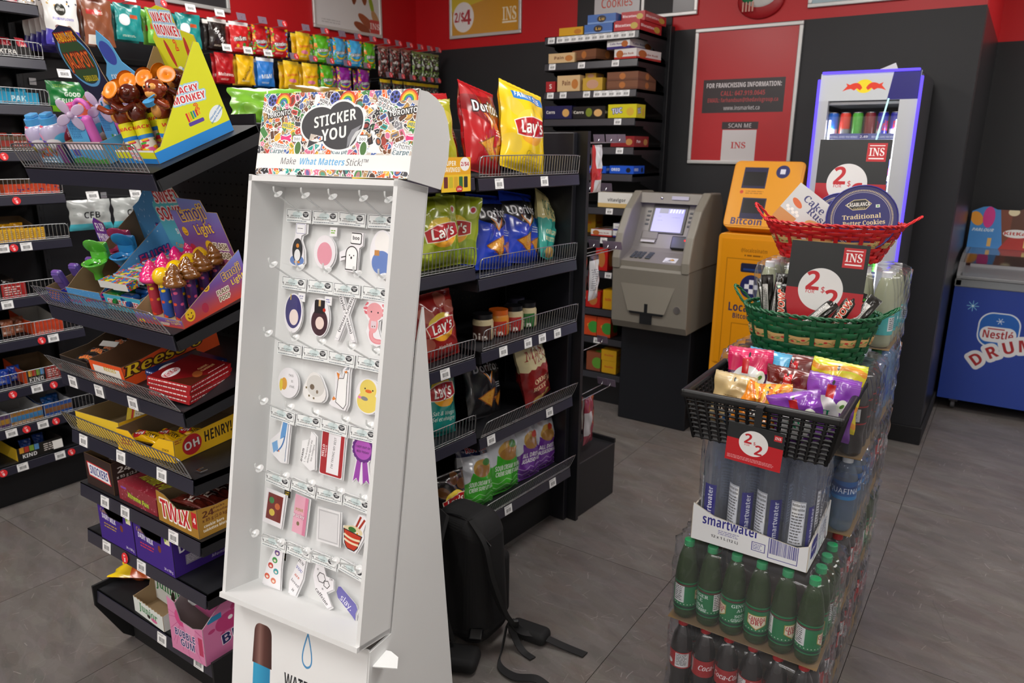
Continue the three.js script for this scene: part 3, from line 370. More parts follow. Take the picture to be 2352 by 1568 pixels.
  const tubeG = allUV(new THREE.CylinderGeometry(0.0185, 0.0185, 0.042, 16, 1), tubeLab).translate(0, 0.061, 0), candG = allUV(new THREE.CylinderGeometry(0.018, 0.018, 0.04, 16, 1), candyMat).translate(0, 0.02, 0);
  const sph = (r, x, y, z, sx = 1, sy = 1, sz = 1) => new THREE.SphereGeometry(r, 14, 10).scale(sx, sy, sz).translate(x, y, z);
  const monkey = (lab, x, s, ry, dark, cym) => { const o = onEnd('toy_candy_tube', lab, 'toy candy', null, null, 0, x, s, { ry, rx: -0.12 }); const m = dark ? brownM : rustM;
    put('candy', candG, PL, o); put('label_sleeve', tubeG, PL, o); const up = (g) => g.map((q) => q.translate(0, -0.1, 0).scale(1.2, 1.15, 1.2).translate(0, 0.082, 0)); put('monkey_body', up([sph(0.019, 0, 0.118, 0, 1, 1.25, 0.95), sph(0.0205, 0, 0.157, 0.002), sph(0.007, 0.02, 0.158, 0), sph(0.007, -0.02, 0.158, 0), tube([[0.016, 0.13, 0], [0.028, 0.125, 0.015], [0.022, 0.14, 0.032]], 0.006, 10, 7), tube([[-0.016, 0.13, 0], [-0.028, 0.125, 0.015], [-0.022, 0.14, 0.032]], 0.006, 10, 7)]), m, o);
    put('face', up([sph(0.0125, 0, 0.151, 0.0125, 1.1, 0.85, 0.9), sph(0.008, 0.007, 0.163, 0.013), sph(0.008, -0.007, 0.163, 0.013), sph(0.014, 0, 0.117, 0.008, 0.9, 1.1, 1)]), tanM, o);
    put('eyes', up([sph(0.0022, 0.006, 0.165, 0.0205), sph(0.0022, -0.006, 0.165, 0.0205)]), MAT.rubber, o);
    if (cym) put('cymbal', at(lathe([[0.0005, 0], [0.006, 0.004], [0.02, 0.005], [0.0215, 0.002]], 18), 0.026, 0.16, 0.03, 0.6, 0, -1.0), orangeM, o), put('cymbal', at(lathe([[0.0005, 0], [0.006, 0.004], [0.02, 0.005], [0.0215, 0.002]], 18), -0.024, 0.17, 0.032, 0.6, 0, 1.0), orangeM, o);
    else put('drum', [cyl(0.014, 0.011, 0.012, 0, 0.122, 0.03, 0.3), bar([0.02, 0.14, 0.03], [0.004, 0.132, 0.034], 0.002)], blueM, o); };
  monkey('rust monkey toy candy tube with tray, front left in the yellow box', -1.81, 0.085, -0.7, 0, 0); monkey('dark brown monkey toy with orange cymbals, front middle of the yellow box', -1.77, 0.1, -0.9, 1, 1); monkey('rust monkey toy facing out, front right of the yellow box', -1.712, 0.12, 0.3, 0, 0);
  monkey('dark monkey toy with orange cymbals, back left of the yellow box', -1.81, 0.165, -0.5, 1, 1); monkey('dark monkey toy with raised cymbals, back middle of the yellow box', -1.765, 0.185, -0.6, 1, 1); monkey('brown monkey toy against the blue panel of the yellow box', -1.72, 0.205, -0.3, 1, 1);
  // jackpot gum box and light blue toy fan box
  const jackHead = tex(PE, 260, 300, (c, w, h) => { bg(c, w, h, '#1d2142'); E(c, '#33502c', w * 0.5, h * 0.3, w * 0.42, h * 0.2); c.strokeStyle = '#5fa6d8'; c.lineWidth = 8; c.beginPath(); c.ellipse(w * 0.5, h * 0.3, w * 0.44, h * 0.22, 0, 0, 7); c.stroke(); T(c, 'FABULOUS', w * 0.5, h * 0.1, 30, '#f2c21a', { st: '#b02a1c', sw: 6 }); T(c, 'JACKPOT', w * 0.5, h * 0.3, 54, '#e8702a', { st: '#6a1c12', sw: 8, w: w * 0.74 }); T(c, 'FABULEUX', w * 0.55, h * 0.46, 22, '#d8c21a'); const r = rng(3); for (let i = 0; i < 12; i++) E(c, ['#d8402a', '#7a3a30', '#5fae3a'][i % 3], w * (0.2 + 0.7 * r()), h * (0.6 + 0.4 * r()), 14, 5, r() * 3); });
  const jackFront = tex(PE, 220, 60, (c, w, h) => { bg(c, w, h, '#7aa6c8'); T(c, 'JACKPOT', w * 0.45, h * 0.4, 38, '#e8702a', { st: '#8a2a1c', sw: 5 }); R(c, '#6a2a6a', w * 0.8, 0, w * 0.2, h); small(c, 10, h * 0.72, w * 0.6, 2, 10, '#f0f4f8', 2); });
  const fanHead = tex(PE, 180, 240, (c, w, h) => { bg(c, w, h, '#5fb0e2'); T(c, 'CANDY FAN', w / 2, h * 0.42, 22, '#f4f8fa'); T(c, 'VENTILATEUR', w / 2, h * 0.54, 22, '#f4f8fa'); T(c, 'AVEC BONBONS', w / 2, h * 0.65, 20, '#f4f8fa'); R(c, '#5a9a44', w * 0.1, h * 0.86, w * 0.4, h * 0.14); E(c, '#e85fa0', w * 0.85, h * 0.75, 16, 28); E(c, '#3f52b0', w * 0.48, h * 0.2, 36, 26); });
  const fanFront = tex(PE, 220, 80, (c, w, h) => { bg(c, w, h, '#4f9ed6'); R(c, '#ead9e2', 0, 0, w, h * 0.35); G(c, '#3f8a3a', [[0, h], [0, h * 0.8], [w * 0.3, h * 0.7], [w * 0.7, h * 0.84], [w, h * 0.75], [w, h]]); R(c, '#4a3f9a', w * 0.1, h * 0.35, w * 0.2, h * 0.3); });
  const lb = sw(PE, '#57a6da'), nv = sw(PE, '#1d2142');
  { const w = 0.145, d = 0.2; onEnd('candy_display_box', 'navy jackpot gum display box with oval header at the left end', 'display box', merge([at(sheet(rect(w, 0.05), 0.002, jackFront, card), 0, 0, d / 2), ...sides(w, d, [[0, 0], [0, 0.05], [d * 0.4, 0.05], [d, 0.13], [d, 0]], nv, card), at(sheet(rect(w, d), 0.002, card, card), 0, 0, d / 2, -Math.PI / 2), at(sheet([[-0.06, 0], [0.072, 0], [0.072, 0.18], [0.078, 0.24], [0.05, 0.295], [0.0, 0.305], [-0.055, 0.29], [-0.085, 0.24], [-0.072, 0.18]], 0.002, jackHead, card), 0.01, 0, -d / 2, 0.1)]), M, 0, -2.125, 0.135); }
  { const w = 0.17, d = 0.2; onEnd('candy_display_box', 'light blue display box of candy fans with rounded header', 'display box', merge([at(sheet(rect(w, 0.055), 0.002, fanFront, card), 0, 0, d / 2), ...sides(w, d, [[0, 0], [0, 0.055], [d * 0.4, 0.055], [d, 0.12], [d, 0]], lb, card), at(sheet(rect(w, d), 0.002, card, card), 0, 0, d / 2, -Math.PI / 2), at(sheet([[-0.07, 0], [0.07, 0], [0.07, 0.17], [0.035, 0.2], [0.03, 0.25], [0.0, 0.28], [-0.03, 0.25], [-0.035, 0.2], [-0.07, 0.17]], 0.002, fanHead, lb), 0, 0, -d / 2 + 0.01, 0.1)]), M, 0, -1.95, 0.14); }
  // toy fans
  const pinkM = std('#e070c8', 0.3), fanM = std('#e9d9f2', 0.3, { transmission: 0.4, thickness: 0 });
  const cardT = tex(PE, 130, 150, (c, w, h) => { bg(c, w, h, '#56a7dc'); small(c, 12, 14, w * 0.75, 12, 8, '#1f5f9a', 6); E(c, '#4fae3a', w * 0.55, h * 0.88, 9); E(c, '#e8f0f4', w * 0.75, h * 0.88, 9); });
  [[-1.985, 0.075, 'front'], [-1.93, 0.13, 'middle'], [-1.9, 0.2, 'rear']].forEach(([x, s, n], i) => { const o = onEnd('toy_fan', `pink toy candy fan with pale blades, ${n} one in the light blue box`, 'toy fan', null, null, 0, x, s, { ry: 0.2 - 0.2 * i, group: 'toy candy fans' });
    put('handle', [rbox(0.034, 0.1, 0.022, 0.01, 0.02, 0.06, 0), at(new THREE.TorusGeometry(0.022, 0.006, 8, 20, Math.PI), 0.02, 0.125, -0.004, 0, 0, 0)], pinkM, o); put('blades', [...[0, 1, 2, 3].map((k) => at(new THREE.SphereGeometry(0.02, 10, 8).scale(0.62, 1, 0.12).translate(0, 0.024, 0), 0, 0.118, 0.02, 0, 0.4, k * 1.57 + 0.4)), new THREE.SphereGeometry(0.009, 10, 8).translate(0, 0.118, 0.02)], fanM, o); put('backing_card', at(sheet(rect(0.062, 0.075), 0.0012, cardT, lb), -0.012, 0.035, 0.016, -0.1), M, o); });
  // gumball tubs
  const ballT = tex(PE, 120, 120, (c, w, h) => { bg(c, w, h, '#b9b0d0'); const q = rng(9); for (let i = 0; i < 46; i++) E(c, ['#d85a70', '#e8dc4a', '#4fb0d8', '#6a4fc0', '#f09ac0', '#f4f0f4'][i % 6], q() * w, q() * h, 12); E(c, '#a3303c', w * 0.5, h * 0.55, 34, 24); T(c, 'BUBBLE', w * 0.5, h * 0.5, 14, '#f0dcd8'); T(c, 'GUM', w * 0.5, h * 0.62, 14, '#f0dcd8'); });
  [[-2.175, 0.05, '#4f9fd6', 'blue capped gumball tub nearest the left end'], [-2.105, 0.055, '#4f9fd6', 'blue capped gumball tub, second along'], [-2.115, 0.13, '#e05a9a', 'pink capped gumball tub at the back'], [-2.05, 0.13, '#f06a4a', 'coral capped gumball tub at the back']].forEach(([x, s, k, lab]) => { const o = onEnd('gumball_tub', lab, 'gumball tub', null, null, 0, x, s, { dy: 0.03, ry: 0.3, group: 'gumball tubs' });
    put('tub', allUV(lathe([[0.001, 0], [0.026, 0], [0.033, 0.02], [0.034, 0.05], [0.026, 0.068], [0.02, 0.07]], 18), ballT), pm(PE, 'foil'), o); put('cap', [cyl(0.021, 0.022, 0.018, 0, 0.077, 0), rbox(0.026, 0.012, 0.024, 0.004, 0, 0.091, 0)], std(k, 0.3), o); });

  // S2
  const emo = (c, w, h, s) => { const g = c.createLinearGradient(0, 0, 0, h); g.addColorStop(0, '#7b8fd8'); g.addColorStop(0.45, '#7a4f9e'); g.addColorStop(1, '#d8432a'); c.fillStyle = g; c.fillRect(-2, -2, w + 4, h + 4); };
  const smile = (c, x, y, r) => { E(c, '#f4c81e', x, y, r); E(c, '#5a3a14', x - r * 0.35, y - r * 0.2, r * 0.12); E(c, '#5a3a14', x + r * 0.35, y - r * 0.2, r * 0.12); c.strokeStyle = '#7a2a14'; c.lineWidth = r * 0.18; c.beginPath(); c.arc(x, y + r * 0.1, r * 0.5, 0.2, 2.9); c.stroke(); };
  const eText = (c, x, y, s) => { T(c, 'Emoji', x, y, s * 1.1, '#4a3f9e', { st: '#f4c81e', sw: s * 0.12, rot: -0.12 }); T(c, 'Light', x + s * 0.6, y + s * 0.95, s * 0.85, '#f7d63a', { st: '#6a3a9a', sw: s * 0.15, rot: -0.12 }); };
  const eSide = tex(PE, 400, 190, (c, w, h) => { emo(c, w, h); eText(c, w * 0.8, h * 0.36, 40); smile(c, w * 0.12, h * 0.78, 26); smile(c, w * 0.42, h * 0.4, 20); T(c, 'FLASH', w * 0.62, h * 0.66, 24, '#5a3a1e', { st: '#f2ead8', sw: 7 }); T(c, 'POOP', w * 0.62, h * 0.8, 24, '#5a3a1e', { st: '#f2ead8', sw: 7 }); E(c, '#b52a4a', w * 0.33, h * 0.8, 18, 20); });
  const eBack = tex(PE, 280, 330, (c, w, h) => { emo(c, w, h); eText(c, w * 0.45, h * 0.16, 56); smile(c, w * 0.55, h * 0.52, 26); smile(c, w * 0.14, h * 0.36, 16); smile(c, w * 0.4, h * 0.66, 18); T(c, 'FLASH', w * 0.78, h * 0.5, 28, '#5a3a1e', { st: '#f2ead8', sw: 8 }); T(c, 'POOP', w * 0.78, h * 0.6, 28, '#5a3a1e', { st: '#f2ead8', sw: 8 }); E(c, '#b52a4a', w * 0.16, h * 0.56, 20, 22); R(c, '#efe9e4', w * 0.5, h * 0.72, w * 0.45, 14); });
  { const w = 0.175, d = 0.22; onEnd('candy_display_box', 'purple and orange emoji candy display box at the right end of the second shelf', 'display box', merge([at(sheet([[-w / 2, 0], [w / 2, 0], [w / 2, 0.022], [-w / 2, 0.028]], 0.002, eSide, card), 0, 0, d / 2), ...sides(w, d, [[0, 0], [0, 0.03], [d, 0.12], [d, 0]], eSide, card), at(sheet(rect(w, d), 0.002, card, card), 0, 0, d / 2, -Math.PI / 2), at(sheet([[-w / 2, 0], [w / 2, 0], [w / 2, 0.23], [0.05, 0.23], [0.045, 0.262], [-0.04, 0.266], [-0.045, 0.23], [-w / 2, 0.23]], 0.002, eBack, card), 0, 0, -d / 2 + 0.002, 0.12)]), M, 1, -1.722, 0.135, { ry: 0.1 }); }
  // candy lollipop torches in three kinds
  const stick = [['#a32a3a', '#e8c02a'], ['#2a4f9e', '#f0c41e'], ['#4a2a6a', '#e05a8a']].map(([k, d2]) => tex(PE, 60, 90, (c, w, h) => { bg(c, w, h, k); const q = rng(2); for (let i = 0; i < 26; i++) E(c, i % 2 ? d2 : '#d84a2a', q() * w, q() * h, 4); R(c, '#e6e2da', w * 0.7, h * 0.1, w * 0.22, h * 0.8); }));
  const swirl = merge([lathe([[0.001, 0], [0.018, 0.0005], [0.0205, 0.006], [0.018, 0.0115], [0.0155, 0.0125], [0.0175, 0.0165], [0.015, 0.0215], [0.012, 0.0225], [0.0135, 0.026], [0.011, 0.031], [0.008, 0.032], [0.0088, 0.0345], [0.004, 0.041], [0.0005, 0.044]], 18)]);
  swirl.attributes.position.array.forEach((v, i, a) => { if (i % 3 === 0) { const y = a[i + 1], an = y * 130; a[i] += 0.0022 * Math.cos(an); a[i + 2] += 0.0022 * Math.sin(an); } }); swirl.computeVertexNormals(); swirl.scale(1.35, 1.3, 1.35);
  const kinds = [[std('#e8287e', 0.12, { clearcoat: 1 }), swirl, 'pink swirl', 0], [std('#f2c40e', 0.14, { clearcoat: 1 }), new THREE.SphereGeometry(0.0235, 18, 14).translate(0, 0.02, 0), 'yellow ball', 1], [std('#7d4a16', 0.14, { clearcoat: 1 }), swirl, 'brown swirl', 2]];
  const stG = stick.map((r) => allUV(new THREE.CylinderGeometry(0.013, 0.013, 0.085, 14, 1), r).translate(0, 0.043, 0));
  for (let k = 0; k < 3; k++) for (let j = 0; j < 4; j++) { const o = onEnd('lollipop_torch', `${kinds[k][2]} topped candy torch, ${ORD[j]} row back in the emoji box`, 'candy torch', null, null, 1, -1.785 + k * 0.052 - 0.01 * j, 0.065 + j * 0.046, { dy: 0.002, rx: -0.18, group: 'candy torches in the emoji box' });
    put('tube', stG[k], PL, o); put('topper', kinds[k][1], kinds[k][0], o, 0, 0.084, 0, 0, j * 1.3); }
  // sweet soaker tray
  const soHead = tex(PE, 240, 330, (c, w, h) => { const g = c.createLinearGradient(0, 0, 0, h); g.addColorStop(0, '#4fb8ba'); g.addColorStop(0.6, '#5fbcd8'); g.addColorStop(1, '#2a6fb8'); c.fillStyle = g; c.fillRect(-2, -2, w + 4, h + 4); T(c, 'SWEET', w * 0.48, h * 0.14, 54, '#b8282e', { st: '#e8d8dc', sw: 9, w: w * 0.8, rot: -0.06 }); T(c, 'SOAKER', w * 0.48, h * 0.31, 56, '#b8282e', { st: '#e8d8dc', sw: 9, w: w * 0.9, rot: -0.08 }); T(c, 'spray', w * 0.5, h * 0.5, 34, '#eef2f4', { rot: 0.05 }); T(c, 'Candy Filled', w * 0.45, h * 0.66, 26, '#e89a5a'); T(c, 'Remplis de Bonbons', w * 0.55, h * 0.78, 20, '#e89a5a'); });
  const soFront = tex(PE, 220, 50, (c, w, h) => { bg(c, w, h, '#3fa6c0'); T(c, 'SWEET SOAKER', w / 2, h / 2, 26, '#b8282e', { st: '#e8e0e0', sw: 5 }); });
  const teal = sw(PE, '#4a9fc0');
  { const w = 0.165, d = 0.24; onEnd('candy_display_box', 'teal soaker candy display box with tall header between the blue and purple boxes', 'display box', merge([at(sheet(rect(w, 0.045), 0.002, soFront, card), 0, 0, d / 2), ...sides(w, d, [[0, 0], [0, 0.045], [d, 0.06], [d, 0]], teal, card), at(sheet(rect(w, d), 0.002, card, card), 0, 0, d / 2, -Math.PI / 2), at(sheet([[-w / 2, 0], [w / 2, 0], [w / 2, 0.19], [0.055, 0.24], [0.04, 0.28], [-0.02, 0.29], [-0.055, 0.27], [-0.06, 0.24], [-w / 2, 0.22]], 0.002, soHead, card), 0.015, 0, -d / 2, 0.12)]), M, 1, -1.905, 0.165, { ry: 0.05 }); }
  const gunM = [std('#1f8a3a', 0.15, { transmission: 0.5, thickness: 0.01, attenuationColor: new THREE.Color('#1f8a3a'), attenuationDistance: 0.02 }), std('#1f5fb0', 0.15, { transmission: 0.5, thickness: 0.01, attenuationColor: new THREE.Color('#1f5fb0'), attenuationDistance: 0.02 })];
  const beadT = tex(PE, 110, 60, (c, w, h) => { bg(c, w, h, '#4f7fb0'); const q = rng(5); for (let i = 0; i < 70; i++) E(c, ['#2f9a3a', '#e8c420', '#c8302a', '#2f6fc8'][i % 4], q() * w, q() * h, 9); });
  const beadSide = sw(PE, '#e2e2de');
  for (let j = 0; j < 5; j++) for (let k = 0; k < 2; k++) { const o = onEnd('candy_squirter', `${k ? 'blue' : 'green'} candy squirter with bead box, ${ORD[j]} row from the front`, 'candy toy', null, null, 1, -1.95 + k * 0.065, 0.06 + j * 0.043, { dy: 0.006, ry: 0.12, group: 'candy squirters in the teal box' });
    put('bead_box', carton(0.06, 0.02, 0.034, { all: beadT, pz: beadSide }).translate(0, 0.058, 0), pm(PE, 'foil'), o); put('squirter', [rbox(0.055, 0.022, 0.03, 0.01, 0, 0.03, 0), cyl(0.008, 0.006, 0.03, 0.02, 0.02, 0.012, 1.2)], gunM[k], o); }
  // blue sour box with candy toilets
  const stars = tex(PE, 330, 220, (c, w, h) => { bg(c, w, h, '#4a90c8'); const q = rng(6); for (let i = 0; i < 40; i++) E(c, '#a9c8e4', q() * w, q() * h, 3); T(c, 'SOUR', w * 0.16, h * 0.8, 44, '#d8348a', { st: '#1f3f8a', sw: 8 }); T(c, 'FLUSH', w * 0.7, h * 0.52, 40, '#c8307a', { st: '#1f3f8a', sw: 8 }); E(c, '#c2305a', w * 0.56, h * 0.6, 22, 20); });
  { const w = 0.16, d = 0.27; onEnd('candy_display_box', 'pale blue starred sour candy box open at the top', 'display box', merge([at(sheet(rect(w, 0.05), 0.002, stars, card), 0, 0, d / 2), ...sides(w, d, [[0, 0], [0, 0.045], [0.05, 0.075], [d, 0.18], [d, 0]], stars, brown), at(sheet(rect(w, d), 0.002, brown, brown), 0, 0, d / 2, -Math.PI / 2), at(sheet([[-w / 2, 0], [w / 2, 0], [w / 2, 0.2], [0.02, 0.26], [-0.04, 0.21], [-w / 2, 0.19]], 0.002, stars, brown), 0, 0, -d / 2)]), M, 1, -2.075, 0.165, { ry: 0.06 }); }
  const greenM = std('#58b83a', 0.15, { clearcoat: 0.8 }), purpM = std('#5f4a94', 0.2, { clearcoat: 0.8 }), blM = std('#2f86c4', 0.2), mag = std('#b83a6a', 0.25, { clearcoat: 0.6 });
  const toilet = (lab, x, s, m) => { const o = onEnd('candy_toilet', lab, 'candy toy', null, null, 1, x, s, { dy: 0.05, ry: 0.5, group: 'toilet shaped candy toys' }); put('bowl', lathe([[0.012, 0], [0.012, 0.02], [0.03, 0.045], [0.034, 0.05], [0.028, 0.051], [0.02, 0.04]], 18), m, o); put('tank', rbox(0.05, 0.05, 0.022, 0.006, 0, 0.07, -0.034), m, o); put('lid', at(new THREE.SphereGeometry(0.032, 16, 10).scale(1, 0.16, 1), 0, 0.085, -0.02, -1.1), m, o); };
  toilet('lime green toilet shaped candy toy in the starred box', -2.1, 0.1, greenM); toilet('sky blue toilet shaped candy toy behind the green one', -2.06, 0.16, blM); toilet('magenta toilet shaped candy toy at the left of the starred box', -2.135, 0.19, mag);
  const flipT = tex(PE, 120, 170, (c, w, h) => { bg(c, w, h, '#3f2f9a'); RR(c, '#6a2f8e', 8, 6, w - 16, h * 0.62, 14); T(c, 'FLIP', w * 0.5, h * 0.16, 32, '#f4eef4'); T(c, 'PHONE', w * 0.5, h * 0.34, 32, '#f4eef4', { w: w * 0.85 }); T(c, 'POP', w * 0.52, h * 0.52, 32, '#f4eef4'); E(c, '#d8542a', w * 0.25, h * 0.82, 14); RR(c, '#c86a7a', w * 0.65, h * 0.7, 20, 44, 6); });
  const flipF = tex(PE, 100, 56, (c, w, h) => { bg(c, w, h, '#2a2a9a'); small(c, 6, 8, w - 12, 4, 11, '#e0603a', 2); });
  { const w = 0.085, d = 0.2; onEnd('candy_display_box', 'violet flip phone candy box at the left end of the second shelf', 'display box', merge([at(sheet(rect(w, 0.04), 0.002, flipF, brown), 0, 0, d / 2), ...sides(w, d, [[0, 0], [0, 0.04], [d, 0.06], [d, 0]], flipF, brown), at(sheet([[-0.042, 0], [0.042, 0], [0.042, 0.11], [0.03, 0.13], [0.028, 0.17], [-0.012, 0.185], [-0.03, 0.17], [-0.042, 0.12]], 0.002, flipT, brown), 0, 0, -d / 2 + 0.004, 0.05)]), M, 1, -2.215, 0.12); }
  [0, 1, 2].forEach((j) => tag(put('candy_phone', [rbox(0.034, 0.075, 0.018, 0.008), rbox(0.026, 0.03, 0.004, 0.002, 0, 0.015, 0.009)], purpM, null, ...endAt(1, -2.215, 0.05 + j * 0.05, 0.05), ET[1] + 0.2, 0.3, 0), `violet candy phone, ${ORD[j]} from the front in the flip phone box`, 'candy phone', 'candy phones'));

  // S3
  const mars = tex(PE, 200, 60, (c, w, h) => { bg(c, w, h, '#1b1412'); T(c, 'MARS', w * 0.5, h * 0.5, 34, '#c8402a', { st: '#e8b04a', sw: 4, skew: -0.2 }); E(c, '#6a3a22', w * 0.88, h * 0.5, 16, 12); }), blk = sw(PE, '#1d1614');
  onEnd('bar_carton', 'dark open tray of chocolate bars at the left of the third shelf', 'carton', tray(0.15, 0.045, 0.075, 0.24, { f: blk, s: blk, in: sw(PE, '#4a3a2a') }), M, 2, -2.155, 0.13);
  const marsG = barPack(0.11, 0.035, 0.02, mars); [0, 1, 2, 3, 4].forEach((j) => onEnd('chocolate_bar', `black wrapped chocolate bar, ${ORD[j]} from the front in the dark tray`, 'chocolate bar', marsG, F, 2, -2.155, 0.05 + j * 0.035, { dy: 0.015 + 0.006 * (j % 2), ry: 0.2 - 0.1 * j, rx: 0.2, group: 'bars in the dark tray' }));
  tag(put('receipt_slip', sheet([[-0.03, 0], [0.03, 0], [0.03, 0.02], [-0.03, 0.02]], 0.001, sw(PE, '#d8d8d4'), sw(PE, '#d8d8d4')), M, null, ...endAt(2, -2.13, 0.1, 0.05), -1.0, 0.3, 0), 'small pale paper slip on the black wrapped bars', 'paper slip');
  const reS = tex(PE, 360, 150, (c, w, h) => { bg(c, w, h, '#e8541a'); small(c, w * 0.06, h * 0.3, w * 0.16, 3, 14, '#8a2a12', 2); T(c, "Reese's", w * 0.42, h * 0.42, 80, '#f2c81e', { st: '#4a2012', sw: 14, skew: -0.25, f: 'serif' }); R(c, '#3a1a10', w * 0.4, h * 0.7, w * 0.34, h * 0.24); T(c, 'BIG CUP', w * 0.57, h * 0.82, 28, '#f2c81e', { w: w * 0.3 }); });
  const reF = tex(PE, 220, 90, (c, w, h) => { bg(c, w, h, '#e8541a'); R(c, '#efe9e0', w * 0.1, h * 0.2, w * 0.8, h * 0.7); T(c, 'REESES', w * 0.6, h * 0.3, 24, '#c8a820'); });
  onEnd('bar_carton', 'orange open carton of peanut butter cups with big yellow lettering', 'carton', tray(0.155, 0.06, 0.075, 0.3, { f: reF, s: reS, in: sw(PE, '#6a4a34') }, { cut: 0.2, cut2: 0.3 }), M, 2, -1.99, 0.165, { ry: 0.05 });
  const kk = (base, mid) => tex(PE, 330, 220, (c, w, h) => { bg(c, w, h, base); G(c, mid, [[0, h * 0.45], [w * 0.5, h], [0, h]]); E(c, '#f2eeee', w * 0.26, h * 0.27, w * 0.2, h * 0.14, -0.15); T(c, 'KitKat', w * 0.26, h * 0.27, 40, '#b81a24', { rot: -0.15, skew: -0.15 }); T(c, 'CLASSIC', w * 0.66, h * 0.62, 20, '#e8c88a'); T(c, 'CLASSIQUE', w * 0.68, h * 0.72, 20, '#e8c88a'); E(c, '#a3562a', w * 0.4, h * 0.75, 40, 22, -0.4); small(c, w * 0.5, h * 0.9, w * 0.45, 1, 10, '#f0e0d8', 2); });
  const kkr = kk('#7a1216', '#4a1c10'), kkb = kk('#14234f', '#3f1f14'), kks = tex(PE, 330, 26, (c, w, h) => { bg(c, w, h, '#a8141c'); small(c, 10, 8, w * 0.9, 1, 14, '#e8d8d4', 4); }), kbs = tex(PE, 330, 26, (c, w, h) => { bg(c, w, h, '#1a2a5f'); small(c, 10, 8, w * 0.9, 1, 14, '#b8c0e0', 4); });
  const kkG = (top, side) => carton(0.2, 0.013, 0.115, { all: side, py: top });
  [0, 1, 2, 3].forEach((j) => onEnd('chocolate_box', `flat ${j > 2 ? 'glossy red wafer bar box on top' : 'red wafer bar box, ' + ORD[j] + ' from the bottom'} of the right stack`, 'chocolate box', kkG(kkr, kks), pm(PE, 'gloss'), 2, -1.725 + 0.004 * (j % 2), 0.1, { dy: j * 0.0135, ry: 1.95 + 0.03 * j, group: 'flat red wafer boxes' }));
  [0, 1].forEach((j) => onEnd('chocolate_box', `flat navy wafer bar box, ${ORD[j]} from the bottom beside the orange carton`, 'chocolate box', kkG(kkb, kbs), pm(PE, 'gloss'), 2, -1.815, 0.15, { dy: j * 0.0135 + 0.001, ry: 1.9 + 0.02 * j, group: 'flat navy wafer boxes' }));

  // S4
  const yl = sw(PE, '#e6c02a'), oh = tex(PE, 420, 110, (c, w, h) => { bg(c, w, h, '#f0bc12'); E(c, '#c8202a', w * 0.17, h * 0.55, 40, 42); T(c, 'OH', w * 0.17, h * 0.55, 46, '#f4f2ee', { st: '#8a1a1e', sw: 4, rot: -0.1 }); T(c, 'HENRY!', w * 0.44, h * 0.48, 62, '#2a1a10', { w: w * 0.3, fit: 1 }); small(c, w * 0.01, h * 0.12, w * 0.07, 3, 9, '#b8541a', 2); });
  const ohF = tex(PE, 260, 80, (c, w, h) => { bg(c, w, h, '#f2be14'); small(c, w * 0.08, h * 0.3, w * 0.2, 3, 12, '#b8541a', 2); T(c, 'STACK', w * 0.85, h * 0.5, 10, '#4a2a10'); });
  { const w = 0.22, d = 0.34; onEnd('bar_carton', 'bright yellow open carton of chocolate bars on the fourth shelf', 'carton', merge([at(sheet([[-w / 2, 0], [w / 2, 0], [w / 2, 0.062], [w * 0.26, 0.062], [w * 0.1, 0.03], [-w * 0.12, 0.03], [-w * 0.28, 0.062], [-w / 2, 0.062]], 0.0022, ohF, brown), 0, 0, d / 2), ...sides(w, d, [[0, 0], [0, 0.062], [d, 0.075], [d, 0]], oh, brown), at(sheet(rect(w, d), 0.002, brown, brown), 0, 0, d / 2, -Math.PI / 2), at(sheet(rect(w, 0.075), 0.002, yl, brown), 0, 0, -d / 2, 0, Math.PI)]), M, 3, -1.885, 0.18, { ry: 0.16 }); }
  const ohB = tex(PE, 240, 80, (c, w, h) => { bg(c, w, h, '#f0b810'); E(c, '#c8202a', w * 0.3, h * 0.5, 38, 34); T(c, 'OH', w * 0.3, h * 0.5, 40, '#f4f2ee', { st: '#8a1a1e', sw: 3 }); T(c, 'HENRY', w * 0.66, h * 0.5, 40, '#2a1a10', { w: w * 0.42 }); }), ohG = barPack(0.12, 0.042, 0.024, ohB);
  [[-1.93, 0.06, 0.1, 'front'], [-1.88, 0.1, -0.1, 'middle'], [-1.85, 0.15, 0.2, 'rear']].forEach(([x, s, r, n]) => onEnd('chocolate_bar', `yellow wrapped chocolate bar, ${n} one in the bright yellow carton`, 'chocolate bar', ohG, F, 3, x, s, { dy: 0.012, ry: r + 0.1, rx: 0.25, group: 'yellow chocolate bars' }));
  onEnd('bar_carton', 'empty yellow edged cardboard carton at the left of the fourth shelf', 'carton', tray(0.2, 0.06, 0.085, 0.33, { f: yl, s: yl, in: sw(PE, '#8d7752') }, { cut: 0.3 }), M, 3, -2.12, 0.175, { ry: 0.1 });
  const eat = tex(PE, 170, 60, (c, w, h) => { bg(c, w, h, '#e8cc3a'); R(c, '#c83a2a', w * 0.18, 0, 14, h); R(c, '#e2dcc8', w * 0.3, h * 0.1, w * 0.6, h * 0.8); small(c, w * 0.34, h * 0.2, w * 0.5, 4, 11, '#b0a88a', 3); });
  onEnd('wrapper_box', 'pale yellow packet with red stripe lying in the empty carton', 'packet', carton(0.1, 0.05, 0.02, { all: yl, pz: eat }), M, 3, -2.09, 0.13, { ry: 0.25, rx: -0.3, dy: 0.004 });
  tag(put('shelf_clip', [box(0.02, 0.003, 0.006), box(0.003, 0.003, 0.02, -0.009, 0, -0.008), box(0.003, 0.003, 0.02, 0.009, 0, -0.008)], MAT.chrome, null, ...endAt(3, -1.645, 0.03, 0.006)), 'small bright metal clip on the fourth end cap shelf', 'clip');

